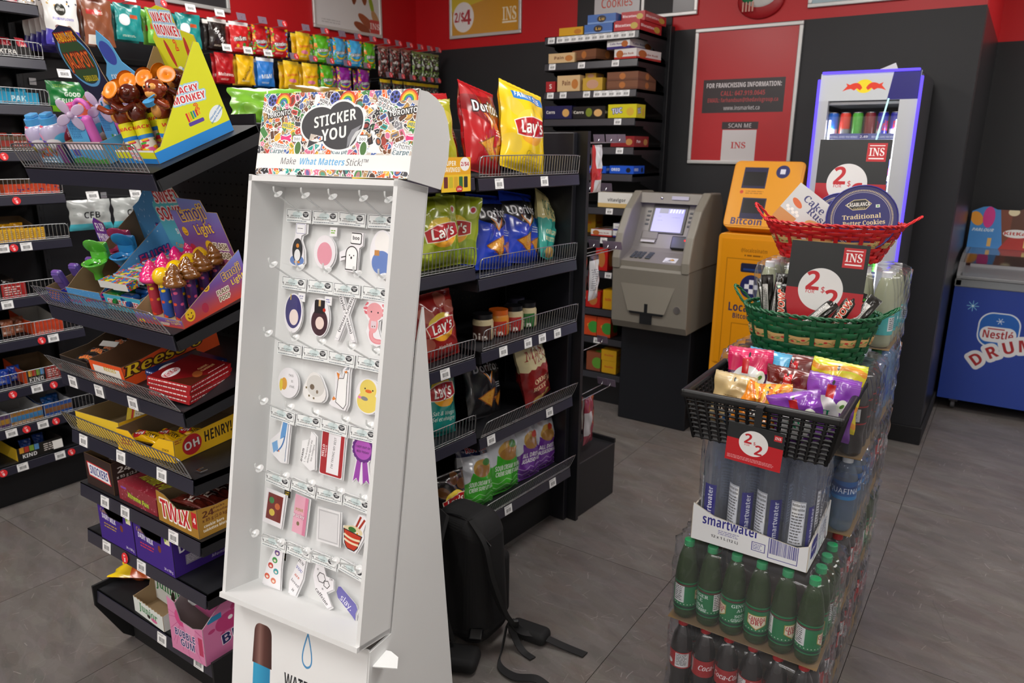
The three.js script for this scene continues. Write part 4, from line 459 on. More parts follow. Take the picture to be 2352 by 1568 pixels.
  // S5
  const snF = tex(PE, 230, 160, (c, w, h) => { bg(c, w, h, '#33211c'); G(c, '#f2f2f2', [[w * 0.08, h * 0.26], [w * 0.86, h * 0.3], [w * 0.92, h * 0.72], [w * 0.12, h * 0.68]], '#c8202a', 6); T(c, 'SNICKERS', w * 0.5, h * 0.49, 50, '#24308a', { w: w * 0.68, rot: 0.03, sy: 1.2 }); });
  const snS = tex(PE, 260, 160, (c, w, h) => { bg(c, w, h, '#362520'); T(c, '24', w * 0.12, h * 0.3, 40, '#ece8e4', { w: w * 0.14 }); T(c, 'Bars', w * 0.25, h * 0.22, 14, '#ece8e4'); T(c, 'Barres', w * 0.26, h * 0.34, 14, '#ece8e4'); T(c, 'x 93 g (2.2 kg)', w * 0.18, h * 0.5, 18, '#ece8e4', { w: w * 0.28 }); R(c, '#d8d4d0', w * 0.06, h * 0.86, w * 0.2, 12); G(c, '#e8e8ec', [[w * 0.46, h * 0.3], [w, h * 0.1], [w, h], [w * 0.42, h]], '#c8202a', 6); T(c, 'SNICKERS', w * 0.74, h * 0.6, 50, '#24308a', { w: w * 0.5 }); });
  onEnd('bar_carton', 'dark brown open carton of caramel nut bars, twenty four count', 'carton', tray(0.15, 0.1, 0.105, 0.3, { f: snF, s: snS, in: sw(PE, '#6a5236') }, { front: [[-0.075, 0], [0.075, 0], [0.075, 0.1], [-0.045, 0.1], [-0.075, 0.1]], cut: 0.1 }), M, 4, -2.135, 0.16);
  [0, 1, 2, 3].forEach((j) => onEnd('chocolate_bar', `brown wrapped bar deep in the dark brown carton, ${ORD[j]} back`, 'chocolate bar', barPack(0.11, 0.035, 0.022, wrapTex(PE, 90, 30, '#3a2620', 'SNICKERS', '#e8e8f0', { s: 0.6 })), F, 4, -2.135, 0.07 + j * 0.05, { dy: 0.05 + 0.008 * j, ry: 0.3 * (j % 2), group: 'bars in the dark brown carton' }));
  const xt = (W, H) => tex(PE, W, H, (c, w, h) => { bg(c, w, h, '#8e2a36'); const q = rng(7); for (let i = 0; i < 70; i++) { c.globalAlpha = 0.6; E(c, '#d89aa4', q() * w, q() * h, 1.5 + 3.5 * q() * q()); } c.globalAlpha = 1; T(c, 'Xtreme Fun', w * 0.52, h * 0.6, h * 0.34, '#d8d03a', { st: '#5a8a2a', sw: 5, w: w * 0.7, rot: 0.06 }); R(c, '#8a4ab0', w * 0.08, h * 0.2, w * 0.14, 10); });
  onEnd('candy_box', 'maroon closed candy box with yellow green lettering', 'candy box', carton(0.195, 0.056, 0.15, { all: xt(200, 60), pz: xt(300, 86), py: xt(300, 210) }), pm(PE, 'gloss'), 4, -1.935, 0.085);
  const twF = tex(PE, 320, 140, (c, w, h) => { bg(c, w, h, '#a97c2a'); T(c, 'TWIX', w * 0.44, h * 0.52, 112, '#c41e26', { st: '#f6f2ea', sw: 16, w: w * 0.72, skew: 0.04 }); R(c, '#c41e26', w * 0.86, h * 0.2, w * 0.12, h * 0.5); T(c, '4', w * 0.92, h * 0.46, 40, '#f6f2ea'); });
  const twS = tex(PE, 360, 150, (c, w, h) => { bg(c, w, h, '#ad812e'); T(c, '24', w * 0.1, h * 0.26, 42, '#5a2a12', { w: w * 0.12 }); T(c, 'Packs', w * 0.21, h * 0.17, 15, '#5a2a12'); T(c, 'Emballages', w * 0.24, h * 0.3, 15, '#5a2a12'); T(c, 'x 85 g (2.0 kg)', w * 0.17, h * 0.46, 22, '#5a2a12', { w: w * 0.26 }); T(c, 'cookie bars', w * 0.15, h * 0.64, 20, '#f6f2ea', { w: w * 0.2 }); T(c, 'tablettes biscuitées', w * 0.2, h * 0.78, 20, '#f6f2ea', { w: w * 0.32 }); E(c, '#c41e26', w * 0.46, h * 0.3, 24, 20); T(c, 'TWIX', w * 0.6, h * 0.4, 60, '#c41e26', { st: '#f6f2ea', sw: 10, w: w * 0.34 }); });
  { const w = 0.185, d = 0.3; onEnd('bar_carton', 'gold open carton of cookie bars with big red lettering', 'carton', merge([at(sheet([[-w / 2, 0], [w / 2, 0], [w / 2, 0.085], [w * 0.38, 0.075], [0, 0.06], [-w * 0.3, 0.085], [-w / 2, 0.09]], 0.0022, twF, brown), 0, 0, d / 2), ...sides(w, d, [[0, 0], [0, 0.085], [0.05, 0.078], [d, 0.085], [d, 0]], twS, brown), at(sheet(rect(w, d), 0.002, brown, brown), 0, 0, d / 2, -Math.PI / 2), at(sheet(rect(w, 0.085), 0.002, sw(PE, '#a97c2a'), brown), 0, 0, -d / 2, 0, Math.PI)]), M, 4, -1.727, 0.155); }
  const twB = wrapTex(PE, 160, 50, '#5a1f16', 'XI', '#e8ddd4', { s: 0.9 }); [0, 1, 2, 3, 4, 5].forEach((j) => onEnd('chocolate_bar', `dark red wrapped cookie bar in the gold carton, ${ORD[j]} from the front`, 'chocolate bar', barPack(0.13, 0.04, 0.022, twB), F, 4, -1.727 + 0.01 * (j % 2), 0.05 + j * 0.042, { dy: 0.05, ry: 0.15 - 0.1 * (j % 3), group: 'bars in the gold carton' }));

  // S6
  const cdF = (red) => tex(PE, 330, 200, (c, w, h) => { bg(c, w, h, '#3f1f86'); T(c, 'DAIRY MILK', w * 0.3, h * 0.42, 34, '#f0eef4', { w: w * 0.4, rot: 0.05 }); T(c, 'Cadbury', w * 0.24, h * 0.28, 26, '#b89a4a', { f: 'serif', skew: -0.2 }); small(c, w * 0.14, h * 0.56, w * 0.4, 2, 14, red, 2); E(c, '#7a3a22', w * 0.66, h * 0.5, 14, 16); R(c, '#e8e4b8', w * 0.82, h * 0.14, w * 0.13, h * 0.16); E(c, '#9ac04a', w * 0.84, h * 0.2, 10); T(c, '24 x 100 g', w * 0.84, h * 0.9, 16, '#d8d4e0'); });
  const cdS = tex(PE, 420, 200, (c, w, h) => { bg(c, w, h, '#3a1c7e'); T(c, 'DAIRY', w * 0.2, h * 0.34, 60, '#f0eef4', { w: w * 0.32, rot: -0.06 }); T(c, 'Cadbury', w * 0.16, h * 0.14, 30, '#b89a4a', { f: 'serif', skew: -0.2 }); R(c, '#8f8a9a', w * 0.1, h * 0.56, w * 0.3, h * 0.24); small(c, w * 0.11, h * 0.58, w * 0.28, 5, 8, '#c8c4d0', 2); T(c, 'Mondelez', w * 0.44, h * 0.88, 20, '#c0b8d8', { skew: -0.2 }); });
  [[-2.052, '#b8963a', 'left', 'brown'], [-1.856, '#c8304a', 'right', 'crimson']].forEach(([x, k, n, ink]) => { const w = 0.19, d = 0.34; onEnd('bar_carton', `tall purple milk chocolate carton, ${n} one of the pair, with ${ink} small print`, 'carton', merge([at(sheet([[-w / 2, 0], [w / 2, 0], [w / 2, 0.125], [w * 0.26, 0.13], [w * 0.22, 0.085], [-w * 0.2, 0.085], [-w * 0.3, 0.1], [-w * 0.32, 0.13], [-w / 2, 0.135]], 0.0022, cdF(k), blk), 0, 0, d / 2), ...sides(w, d, [[0, 0], [0, 0.125], [0.02, 0.125], [0.05, 0.12], [d, 0.12], [d, 0]], cdS, blk), at(sheet(rect(w, d), 0.002, blk, blk), 0, 0, d / 2, -Math.PI / 2), at(sheet(rect(w, 0.12), 0.002, cdS, blk), 0, 0, -d / 2, 0, Math.PI)]), M, 5, x, 0.168, { group: 'purple milk chocolate cartons' });
    [0, 1, 2].forEach((j) => onEnd('chocolate_bar', `purple wrapped milk chocolate bar in the ${n} purple carton, ${ORD[j]} back`, 'chocolate bar', barPack(0.15, 0.07, 0.014, sw(PE, '#43238c')), F, 5, x, 0.08 + 0.08 * j, { dy: 0.03 + 0.012 * j, ry: 0.1, group: 'purple wrapped bars' })); });

  // S7 base
  const rb = tex(PE, 220, 130, (c, w, h) => { bg(c, w, h, '#e0631c'); G(c, '#f0cc18', [[-2, -2], [w * 0.32, -2], [w * 0.36, h * 0.3], [w * 0.3, h * 0.6], [w * 0.38, h + 2], [-2, h + 2]]); E(c, '#5a2a14', w * 0.72, h * 0.4, 30, 20, -0.3); E(c, '#d8a04a', w * 0.72, h * 0.38, 18, 10, -0.3); });
  onEnd('candy_bag', 'orange bag with yellow crimped end lying at the left of the base shelf', 'candy bag', at(pillow(0.2, 0.11, 0.045, rb, rb, { seed: 12, wr: 1.4 }).rotateX(-Math.PI / 2).translate(0, 0.024, 0.05), 0, 0, 0, 0, 0.55), F, 6, -2.18, 0.13);
  const jrF = tex(PE, 230, 70, (c, w, h) => { bg(c, w, h, '#dfe4df'); T(c, 'Junior', w * 0.5, h * 0.45, 44, '#1f7a3a', { f: 'serif', rot: 0.04 }); E(c, '#d86a9a', w * 0.68, h * 0.75, 24, 8); E(c, '#2a1f1c', w * 0.5, h * 0.72, 12, 8); }), jrB = tex(PE, 230, 170, (c, w, h) => { bg(c, w, h, '#e4e8e4'); T(c, 'Junior', w * 0.48, h * 0.5, 70, '#1f7a3a', { f: 'serif', w: w * 0.84, rot: 0.04 }); E(c, '#d86a9a', w * 0.75, h * 0.75, 26, 12); E(c, '#2a1f1c', w * 0.62, h * 0.66, 14, 30, 0.3); small(c, w * 0.1, h * 0.1, w * 0.5, 3, 8, '#5a8a64', 3); }), jrT = tex(PE, 230, 110, (c, w, h) => { bg(c, w, h, '#e6eae6'); T(c, 'Junior', w * 0.5, h * 0.5, 34, '#1f7a3a', { f: 'serif' }); for (const [x, y] of [[0.2, 0.3], [0.8, 0.7], [0.3, 0.8], [0.75, 0.2]]) E(c, '#2a1f1c', w * x, h * y, 14, 9, 0.3); });
  const wj = sw(PE, '#dde2dd');
  { const w = 0.17, d = 0.14; const o = [at(sheet([...Array(21).keys()].map((i) => [-w / 2 + w * i / 20, 0.052 - (i % 2) * 0.004]).concat([[w / 2, 0.0], [-w / 2, 0.0]]), 0.002, jrF, card), 0, 0, d / 2), ...sides(w, d, [[0, 0], [0, 0.05], [0.05, 0.06], [0.07, 0.13], [d, 0.13], [d, 0]], wj, card), at(sheet(rect(w, 0.12), 0.002, jrB, card), 0, 0.01, d / 2 - 0.068), at(sheet(rect(w, 0.07), 0.002, jrT, card), 0, 0.131, 0.0, -Math.PI / 2), at(sheet(rect(w, d), 0.002, card, card), 0, 0, d / 2, -Math.PI / 2)]; onEnd('candy_box', 'white mint box with green lettering and torn open front', 'candy box', merge(o), M, 6, -1.945, 0.075, { ry: -0.05 }); }
  const bbF = tex(PE, 270, 270, (c, w, h) => { bg(c, w, h, '#e08ab4'); const q = rng(3); for (let i = 0; i < 18; i++) { c.strokeStyle = '#c85a92'; c.lineWidth = 3; c.beginPath(); c.moveTo(w * 0.4, h * 0.3); c.lineTo(w * (q() * 2 - 0.5), h * (q() * 2 - 0.5)); c.stroke(); } E(c, '#d84a8a', w * 0.38, h * 0.3, 50, 44); E(c, '#e89ac0', w * 0.6, h * 0.4, 46, 46); T(c, 'BUBBLE', w * 0.44, h * 0.62, 50, '#2a2a6e', { w: w * 0.62, st: '#f0e8f0', sw: 5 }); T(c, 'GUM', w * 0.5, h * 0.78, 50, '#2a2a6e', { st: '#f0e8f0', sw: 5 }); R(c, '#c23a62', w * 0.84, h * 0.5, w * 0.12, h * 0.34); });
  const bbS = tex(PE, 340, 270, (c, w, h) => { bg(c, w, h, '#d87aaa'); E(c, '#c02a30', w * 0.5, h * 0.14, 46, 20); T(c, 'Snappy', w * 0.5, h * 0.14, 20, '#f0e0d0'); T(c, 'Tutti', w * 0.72, h * 0.28, 44, '#f4eef2', { rot: -0.1 }); T(c, 'Frutti', w * 0.74, h * 0.42, 44, '#f4eef2', { rot: -0.1 }); E(c, '#c23a78', w * 0.3, h * 0.42, 54, 44); for (let i = 0; i < 8; i++) E(c, '#c23a78', w * 0.3 + 70 * Math.cos(i), h * 0.42 + 58 * Math.sin(i), 14, 9, i); E(c, '#f2f2f2', w * 0.32, h * 0.38, 10); R(c, '#2a8ab8', w * 0.06, h * 0.2, w * 0.16, 26); T(c, 'BUBBLE', w * 0.55, h * 0.68, 66, '#22225e', { w: w * 0.84, st: '#f0e8f0', sw: 6, rot: -0.08 }); T(c, 'GUM', w * 0.62, h * 0.87, 66, '#22225e', { st: '#f0e8f0', sw: 6, rot: -0.08 }); });
  { const w = 0.15, d = 0.27; onEnd('candy_box', 'pink bubble gum display box at the right of the base shelf', 'candy box', merge([at(sheet([[-w / 2, 0], [w / 2, 0], [w / 2, 0.115], [w * 0.2, 0.1], [-w * 0.15, 0.105], [-w * 0.28, 0.155], [-w / 2, 0.165]], 0.002, bbF, sw(PE, '#a89a9e')), 0, 0, d / 2), ...sides(w, d, [[0, 0], [0, 0.115], [0.06, 0.16], [d, 0.17], [d, 0]], bbS, sw(PE, '#a89a9e')), at(sheet(rect(w, d), 0.002, card, card), 0, 0, d / 2, -Math.PI / 2)]), pm(PE, 'gloss'), 6, -1.712, 0.115, { ry: 0.03 }); }
  const gumT = tex(PE, 140, 80, (c, w, h) => { bg(c, w, h, '#d86aa2'); T(c, 'BUBBLE', w * 0.6, h * 0.6, 24, '#22225e', { rot: -0.2 }); E(c, '#c02a30', w * 0.3, h * 0.3, 20, 12); });
  [[-1.73, 0.09, 0.085, 'leaning out of'], [-1.7, 0.17, 0.05, 'deep in']].forEach(([x, s, dy, n]) => { const o = onEnd('gum_jar', `pink gum jar with white lid ${n} the pink display box`, 'gum jar', null, null, 6, x, s, { dy, rx: 0.5, rz: 0.35 }); put('jar', allUV(new THREE.CylinderGeometry(0.036, 0.034, 0.06, 20), gumT).translate(0, 0.03, 0), pm(PE, 'gloss'), o); put('lid', cyl(0.038, 0.038, 0.014, 0, 0.067, 0, 0, 0, 0, 20), MAT.whiteGloss, o); });
}
// ---------------------------------------------------------------- chips gondola (faces +x, runs along -z)
const GP = rad(86.4), GO = [-1.467, -1.945];
const gonAt = (lx, y, lz) => [GO[0] + lx * Math.cos(GP) + lz * Math.sin(GP), y, GO[1] - lx * Math.sin(GP) + lz * Math.cos(GP)];
const FARY = [1.456, 1.123, 0.87, 0.546, 0.224], NEARY = [1.46, 1.166, 0.854, 0.58, 0.22];
{
  const u = thing('gondola_shelving', 'long black gondola shelving full of chip bags behind the sticker stand', 'shelving', GO[0], 0, GO[1], GP);
  put('spine_panel', box(1.18, 1.64, 0.02, 0.05, 0.83, -0.385), MAT.dark, u);
  const holes = []; for (let i = 0; i < 23; i++) for (let j = 0; j < 46; j++) holes.push(box(0.006, 0.006, 0.001, 0.02 + i * 0.0255, 0.28 + j * 0.03, -0.3745));
  put('peg_holes', holes, std('#3a342c', 0.9), u);
  for (const x of [-0.52, 0.0, 0.6]) put('upright', [rbox(0.03, 1.66, 0.05, 0.003, x, 0.83, -0.36), ...[...Array(34).keys()].map((i) => box(0.006, 0.016, 0.002, x, 0.4 + i * 0.036, -0.3345))], MAT.dark, u);
  put('end_panel', rbox(0.028, 1.655, 0.36, 0.004, 0.632, 0.8275, -0.21), std('#1b1b21', 0.4), u);
  put('kick_plate', box(1.18, 0.19, 0.27, 0.05, 0.095, -0.245), MAT.dark, u); put('kick_strip', box(1.18, 0.19, 0.006, 0.05, 0.095, -0.107), MAT.rubber, u);
  put('top_shelf', [rbox(1.15, 0.025, 0.36, 0.004, 0.035, 1.65, -0.57), box(1.15, 0.045, 0.006, 0.035, 1.665, -0.75), box(0.006, 0.045, 0.36, -0.537, 1.665, -0.57)], MAT.navy, u);
  put('far_side_panel', box(1.15, 1.2, 0.02, 0.035, 0.6, -0.42), MAT.dark, u);
  const tg = [[0.114, 0.376], [], [0.127, 0.275, 0.366, 0.468], [0.072, 0.441], [0.176, 0.475]];
  FARY.forEach((y, i) => shelf(u, 0.005, 0.615, y, i === 2 ? 0.01 : 0, 0.36, { guard: i === 2 ? 0.075 : 0.066, lean: i > 2 ? 0.03 : 0.006, tags: tg[i], tilt: i === 2 ? 0.03 : 0 }));
  NEARY.forEach((y, i) => shelf(u, -0.54, -0.005, y, 0, 0.36, { guard: i === 0 ? 0 : 0.066, lean: 0.006, tags: i === 2 ? [-0.166] : [] }));
}
{
  const P = 'chips';
  const lays = (base, word, o = {}) => tex(P, 240, 320, (c, w, h) => {
    bg(c, w, h, base); c.globalAlpha = 0.5; for (const [x, y] of [[0.2, 0.3], [0.8, 0.24], [0.15, 0.72], [0.6, 0.12]]) E(c, o.chip ?? '#e2c46a', w * x, h * y, 40, 30, x * 4); c.globalAlpha = 1; if (o.extra) o.extra(c, w, h);
    const y = o.y ?? 0.5; E(c, '#f3d445', w * 0.5, h * y, 74, 66); E(c, '#f0a82a', w * 0.5, h * y + 26, 60, 40); c.save(); c.translate(w * 0.5, h * y); c.rotate(-0.14); c.beginPath(); c.moveTo(-82, -22); c.quadraticCurveTo(0, -52, 84, -26); c.lineTo(80, 26); c.quadraticCurveTo(0, 44, -80, 28); c.closePath(); c.fillStyle = '#b81a20'; c.fill(); c.strokeStyle = '#f4ecd8'; c.lineWidth = 4; c.stroke(); c.restore(); T(c, "Lay's", w * 0.5, h * y, 64, '#fbf7f0', { rot: -0.14, skew: -0.12, st: '#7a1216', sw: 5, w: 124 });
    if (word) word.forEach((s, i) => T(c, s, w * 0.55, h * (y + 0.3 + 0.08 * i), 24, o.ink ?? '#f4f0e8', { skew: -0.2, wt: 'normal' })); R(c, o.seal ?? 'rgba(255,255,255,0.12)', -2, -2, w + 4, 14);
  });
  const dor = (base, top, ink = '#e8e8ec') => tex(P, 240, 320, (c, w, h) => {
    bg(c, w, h, base); G(c, top, [[0, h * 0.16], [w, h * 0.12], [w, h * 0.3], [w * 0.5, h * 0.5], [0, h * 0.32]]); G(c, '#f0943a', [[w * 0.28, h * 0.3], [w * 0.5, h * 0.46], [w * 0.74, h * 0.22], [w * 0.5, h * 0.52]]); G(c, '#f4f0ea', [[w * 0.36, h * 0.34], [w * 0.5, h * 0.42], [w * 0.58, h * 0.36], [w * 0.5, h * 0.48]]); T(c, 'Doritos', w * 0.5, h * 0.27, 54, ink, { w: w * 0.76, st: '#0e0e12', sw: 8, rot: -0.05 });
    G(c, '#d99a32', [[w * 0.18, h * 0.7], [w * 0.58, h * 0.58], [w * 0.52, h * 0.86]], '#8a4a14', 5); G(c, '#d18a2a', [[w * 0.56, h * 0.72], [w * 0.86, h * 0.64], [w * 0.8, h * 0.86]], '#8a4a14', 5); const r = rng(4); for (let i = 0; i < 50; i++) E(c, '#c0571c', w * (0.3 + 0.45 * r()), h * (0.66 + 0.14 * r()), 2); small(c, w * 0.62, h * 0.5, w * 0.3, 3, 10, '#e8e8ec', 2);
  });
  const vick = (top, mid, ink) => tex(P, 220, 340, (c, w, h) => { bg(c, w, h, mid); R(c, top, -2, -2, w + 4, h * 0.42); G(c, top, [...Array(12).keys()].map((i) => [i * w / 11, h * 0.42 + (i % 2) * 8]).concat([[w, 0], [0, 0]])); T(c, 'Miss', w * 0.42, h * 0.22, 62, ink, { f: 'serif', wt: 'normal', skew: -0.2 }); T(c, 'Vickie', w * 0.62, h * 0.32, 58, ink, { f: 'serif', wt: 'normal', skew: -0.2, w: w * 0.7 }); T(c, 'ORIGINAL', w * 0.56, h * 0.62, 30, '#ead9a8', { f: 'serif' }); T(c, 'RECETTE ORIG', w * 0.56, h * 0.72, 28, '#ead9a8', { f: 'serif', w: w * 0.8 }); E(c, '#d8b060', w * 0.5, h * 0.9, 70, 24); });
  const ruf = (base, l1, l2) => tex(P, 240, 330, (c, w, h) => { bg(c, w, h, '#cfd2da'); R(c, '#1b2250', -2, -2, w + 4, h * 0.2); T(c, 'RUFFLES', w * 0.5, h * 0.1, 40, '#c8202a', { st: '#e8e8ee', sw: 5, w: w * 0.8 }); G(c, base, [[0, h * 0.62], [w * 0.16, h * 0.56], [w * 0.2, h * 0.44], [w * 0.36, h * 0.5], [w * 0.72, h * 0.5], [w * 0.84, h * 0.42], [w, h * 0.5], [w, h + 2], [0, h + 2]]); E(c, '#c49a4a', w * 0.5, h * 0.4, 66, 44); E(c, '#a9793a', w * 0.5, h * 0.44, 60, 30); E(c, base === '#3fae2a' ? '#4a8a3a' : '#c8402a', w * 0.66, h * 0.32, 28, 18); T(c, l1, w * 0.54, h * 0.62, 30, '#f4f6f4', { w: w * 0.84, skew: -0.15 }); T(c, l2, w * 0.54, h * 0.7, 28, '#f4f6f4', { w: w * 0.84, skew: -0.15 }); c.strokeStyle = 'rgba(255,255,255,0.55)'; c.lineWidth = 3; for (let k = 0; k < 3; k++) { c.beginPath(); for (let i = 0; i < 6; i++) c.lineTo(w * i / 5, h * (0.78 + 0.07 * k) + (i % 2) * 18); c.stroke(); } });
  const TX = { yel: lays('#f5cf12', ['Classic', 'Classique'], { ink: '#a8861a', extra: (c, w, h) => { G(c, '#2f7fd0', [[w * 0.14, h * 0.12], [w * 0.86, h * 0.08], [w * 0.9, h * 0.18], [w * 0.18, h * 0.2]]); T(c, 'FAMILY SIZE', w * 0.5, h * 0.14, 26, '#f4f6f8', { w: w * 0.6 }); } }), olive: lays('#a9a51c', [], {}), grn: lays('#98a81f', [], { chip: '#c9d06a', extra: (c, w, h) => { E(c, '#f0e8e4', w * 0.84, h * 0.2, 18); E(c, '#c83040', w * 0.84, h * 0.2, 12); E(c, '#7f961a', w * 0.85, h * 0.75, 50, 40); } }), ket: lays('#9a1f1c', ['Ketchup'], { chip: '#d8a488' }), sv: lays('#12877e', ['Salt & Vinegar', 'Sel et vinaigre'], { chip: '#1d6f78', y: 0.36 }), bbq: lays('#1a1615', ['Bar-B-Q'], { chip: '#b06a30', y: 0.5 }), dred: dor('#b8161c', '#8a1016'), dblu: dor('#1c3fc0', '#16161c'), dblk: dor('#17161a', '#0e0e10', '#b8b8bc'), vtl: vick('#cfc48a', '#2f9a8e', '#2f6a5a'), vrd: vick('#e6d8a8', '#8a1c1c', '#9a2a22'), rg: ruf('#3fae2a', "SOUR CREAM 'N ONION", 'CRÈME SURE ET OIGNON'), rp: ruf('#6a2f94', 'ALL DRESSED', 'ASSAISONNÉES') };
  const bag = (label, k, w, h, t, lx, y, lz, ry, lean, roll, seed) => tag(put('chip_bag', pillow(w, h, t, TX[k], TX[k], { seed, wr: 0.8, seal: 0.035, fine: 1 }), pm(P, 'foil'), null, ...gonAt(lx, y, lz), -lean, GP + ry, roll), label, 'chip bag', 'chip bags on the gondola');
  const d = 0.047;
  bag('big yellow family size chip bag on the top gondola shelf', 'yel', 0.27, 0.31, 0.1, 0.35, FARY[0] + d + 0.006, -0.075, 0.05, 0.18, -0.2, 1);
  bag('big red tortilla chip bag beside the yellow family size bag', 'dred', 0.24, 0.3, 0.09, 0.15, FARY[0] + d + 0.004, -0.09, 0.2, 0.2, -0.16, 2);
  bag('red tortilla chip bag leaning behind the olive chip bag', 'dred', 0.22, 0.27, 0.08, 0.0, NEARY[0] + d, -0.16, -0.1, 0.25, 0.05, 3);
  bag('olive yellow chip bag at the near end of the top shelf', 'olive', 0.2, 0.23, 0.07, -0.12, NEARY[0] + d, -0.07, -0.3, 0.12, 0.1, 4);
  bag('yellow chip bag behind the white header panel', 'yel', 0.2, 0.25, 0.07, -0.33, NEARY[0] + d, -0.1, 0, 0.2, 0, 5);
  bag('blue tortilla chip bag, left of the two on the second shelf', 'dblu', 0.23, 0.27, 0.09, 0.2, FARY[1] + d, -0.085, 0.1, 0.24, -0.1, 6); bag('blue tortilla chip bag, right of the two on the second shelf', 'dblu', 0.23, 0.27, 0.09, 0.38, FARY[1] + d, -0.09, 0.1, 0.24, -0.14, 7); bag('blue tortilla chip bag squeezed low at the bay post', 'dblu', 0.2, 0.22, 0.07, 0.04, FARY[1] + d, -0.13, -0.2, 0.3, -0.05, 22);
  bag('slim teal and cream chip bag leaning at the far end', 'vtl', 0.15, 0.27, 0.06, 0.515, FARY[1] + d, -0.075, 0.3, 0.2, -0.3, 8);
  bag('lime green chip bag with red round logo in front of the sticker stand edge', 'grn', 0.22, 0.23, 0.09, -0.11, NEARY[1] + d, -0.07, -0.05, 0.12, 0.02, 9); bag('lime green chip bag turned sideways by the bay post', 'grn', 0.16, 0.23, 0.06, 0.005, NEARY[1] + d, -0.11, -0.9, 0.15, -0.1, 10); bag('lime green chip bag mostly hidden by the sticker stand', 'grn', 0.22, 0.23, 0.08, -0.34, NEARY[1] + d, -0.1, 0, 0.15, 0, 11);
  bag('red ketchup chip bag on the third shelf', 'ket', 0.19, 0.23, 0.08, -0.11, NEARY[2] + d, -0.07, -0.05, 0.14, 0.06, 12); bag('dark red chip bag behind the sticker stand edge', 'ket', 0.19, 0.23, 0.08, -0.28, NEARY[2] + d, -0.12, 0.2, 0.2, 0.1, 13);
  bag('teal salt and vinegar chip bag on the fourth shelf', 'sv', 0.17, 0.25, 0.08, -0.13, NEARY[3] + d, -0.07, -0.1, 0.16, -0.12, 14); bag('black tortilla chip bag on the fourth shelf', 'dblk', 0.22, 0.26, 0.09, 0.19, FARY[3] + d, -0.12, 0.1, 0.26, -0.15, 15); bag('black tortilla chip bag lying back in the near bay', 'dblk', 0.2, 0.24, 0.08, 0.0, NEARY[3] + d - 0.03, -0.2, -0.1, 0.3, -0.1, 23);
  bag('tall red and cream kettle chip bag at the far end of the fourth shelf', 'vrd', 0.2, 0.3, 0.09, 0.47, FARY[3] + d, -0.07, 0.1, 0.1, 0.22, 16);
  bag('black barbecue chip bag low beside the backpack', 'bbq', 0.16, 0.2, 0.07, -0.08, NEARY[4] + d, -0.06, -0.05, 0.12, -0.05, 17); bag('green ridged chip bag, nearer of the two', 'rg', 0.2, 0.25, 0.09, 0.08, FARY[4] + d, -0.07, 0.05, 0.25, -0.18, 18); bag('green ridged chip bag, farther of the two', 'rg', 0.21, 0.28, 0.09, 0.245, FARY[4] + d, -0.075, 0.05, 0.2, -0.14, 19); bag('purple ridged chip bag, nearer of the two', 'rp', 0.18, 0.27, 0.08, 0.405, FARY[4] + d, -0.075, 0.05, 0.2, -0.12, 20); bag('purple ridged chip bag, farther of the two', 'rp', 0.17, 0.26, 0.08, 0.53, FARY[4] + d, -0.08, 0.05, 0.2, -0.1, 21);
  // dip jars on the third shelf
  const jarT = (b, l) => tex(P, 150, 120, (c, w, h) => { bg(c, w, h, b); const r = rng(2); for (let i = 0; i < 40; i++) E(c, '#a8946a', r() * w, r() * h, 2); R(c, l, w * 0.55, h * 0.3, w * 0.4, h * 0.6); T(c, 'Dip', w * 0.75, h * 0.5, 26, '#f4f0e8'); });
  [[0.135, '#cbbd96', '#4a2a22', '#16161a', 'cream dip jar with black lid nearest the bay post'], [0.225, '#d8892c', '#b8301c', '#d8641a', 'orange dip jar with orange lid'], [0.315, '#cbbd96', '#a8282a', '#16161a', 'cream dip jar with red label, third along'], [0.4, '#cbbd96', '#2a6a32', '#16161a', 'cream dip jar with green label, fourth along'], [0.44, '#5a5a7a', '#3a3a5a', '#2a2a3a', 'violet dip jar at the back of the jar row']].forEach(([lx, b, l, lid, lab], i) => { const o = thing('dip_jar', lab, 'jar', ...gonAt(lx, FARY[2] + d + 0.002, i === 4 ? -0.17 : -0.085), GP + 0.3); put('jar', allUV(lathe([[0.001, 0], [0.036, 0], [0.039, 0.01], [0.039, 0.07], [0.034, 0.08]], 20), jarT(b, l)), pm(P, 'gloss'), o); put('lid', cyl(0.036, 0.036, 0.018, 0, 0.089, 0, 0, 0, 0, 22), std(lid, 0.35), o); });
  // sale card clipped on the near top shelf
  const ss = tex(P, 190, 160, (c, w, h) => { bg(c, w, h, '#e8a81a'); R(c, '#efc42a', 0, h * 0.5, w, h * 0.5); T(c, 'SUPER', w * 0.3, h * 0.18, 30, '#f8f4e8', { w: w * 0.4 }); T(c, 'SAVINGS!', w * 0.36, h * 0.36, 30, '#f8f4e8', { w: w * 0.56 }); E(c, '#f6f2ee', w * 0.8, h * 0.2, 32); T(c, '2/$4', w * 0.8, h * 0.2, 26, '#b8242c'); ['#6a2a28', '#c8b82a', '#d8a82a', '#2f6a32', '#2a2a28'].forEach((k, i) => RR(c, k, w * (0.08 + 0.17 * i), h * 0.56, w * 0.13, h * 0.32, 4)); E(c, '#c8282c', w * 0.6, h * 0.92, 22, 16); T(c, '2/$4', w * 0.6, h * 0.92, 14, '#f8f4e8'); });
  tag(put('sale_card', at(carton(0.135, 0.105, 0.002, { all: sw(P, '#e8a81a'), pz: ss }), 0, 0, 0), pm(P), null, ...gonAt(-0.112, 1.462, 0.016), 0, GP, 0), 'orange super savings card clipped to the near top shelf', 'sign');
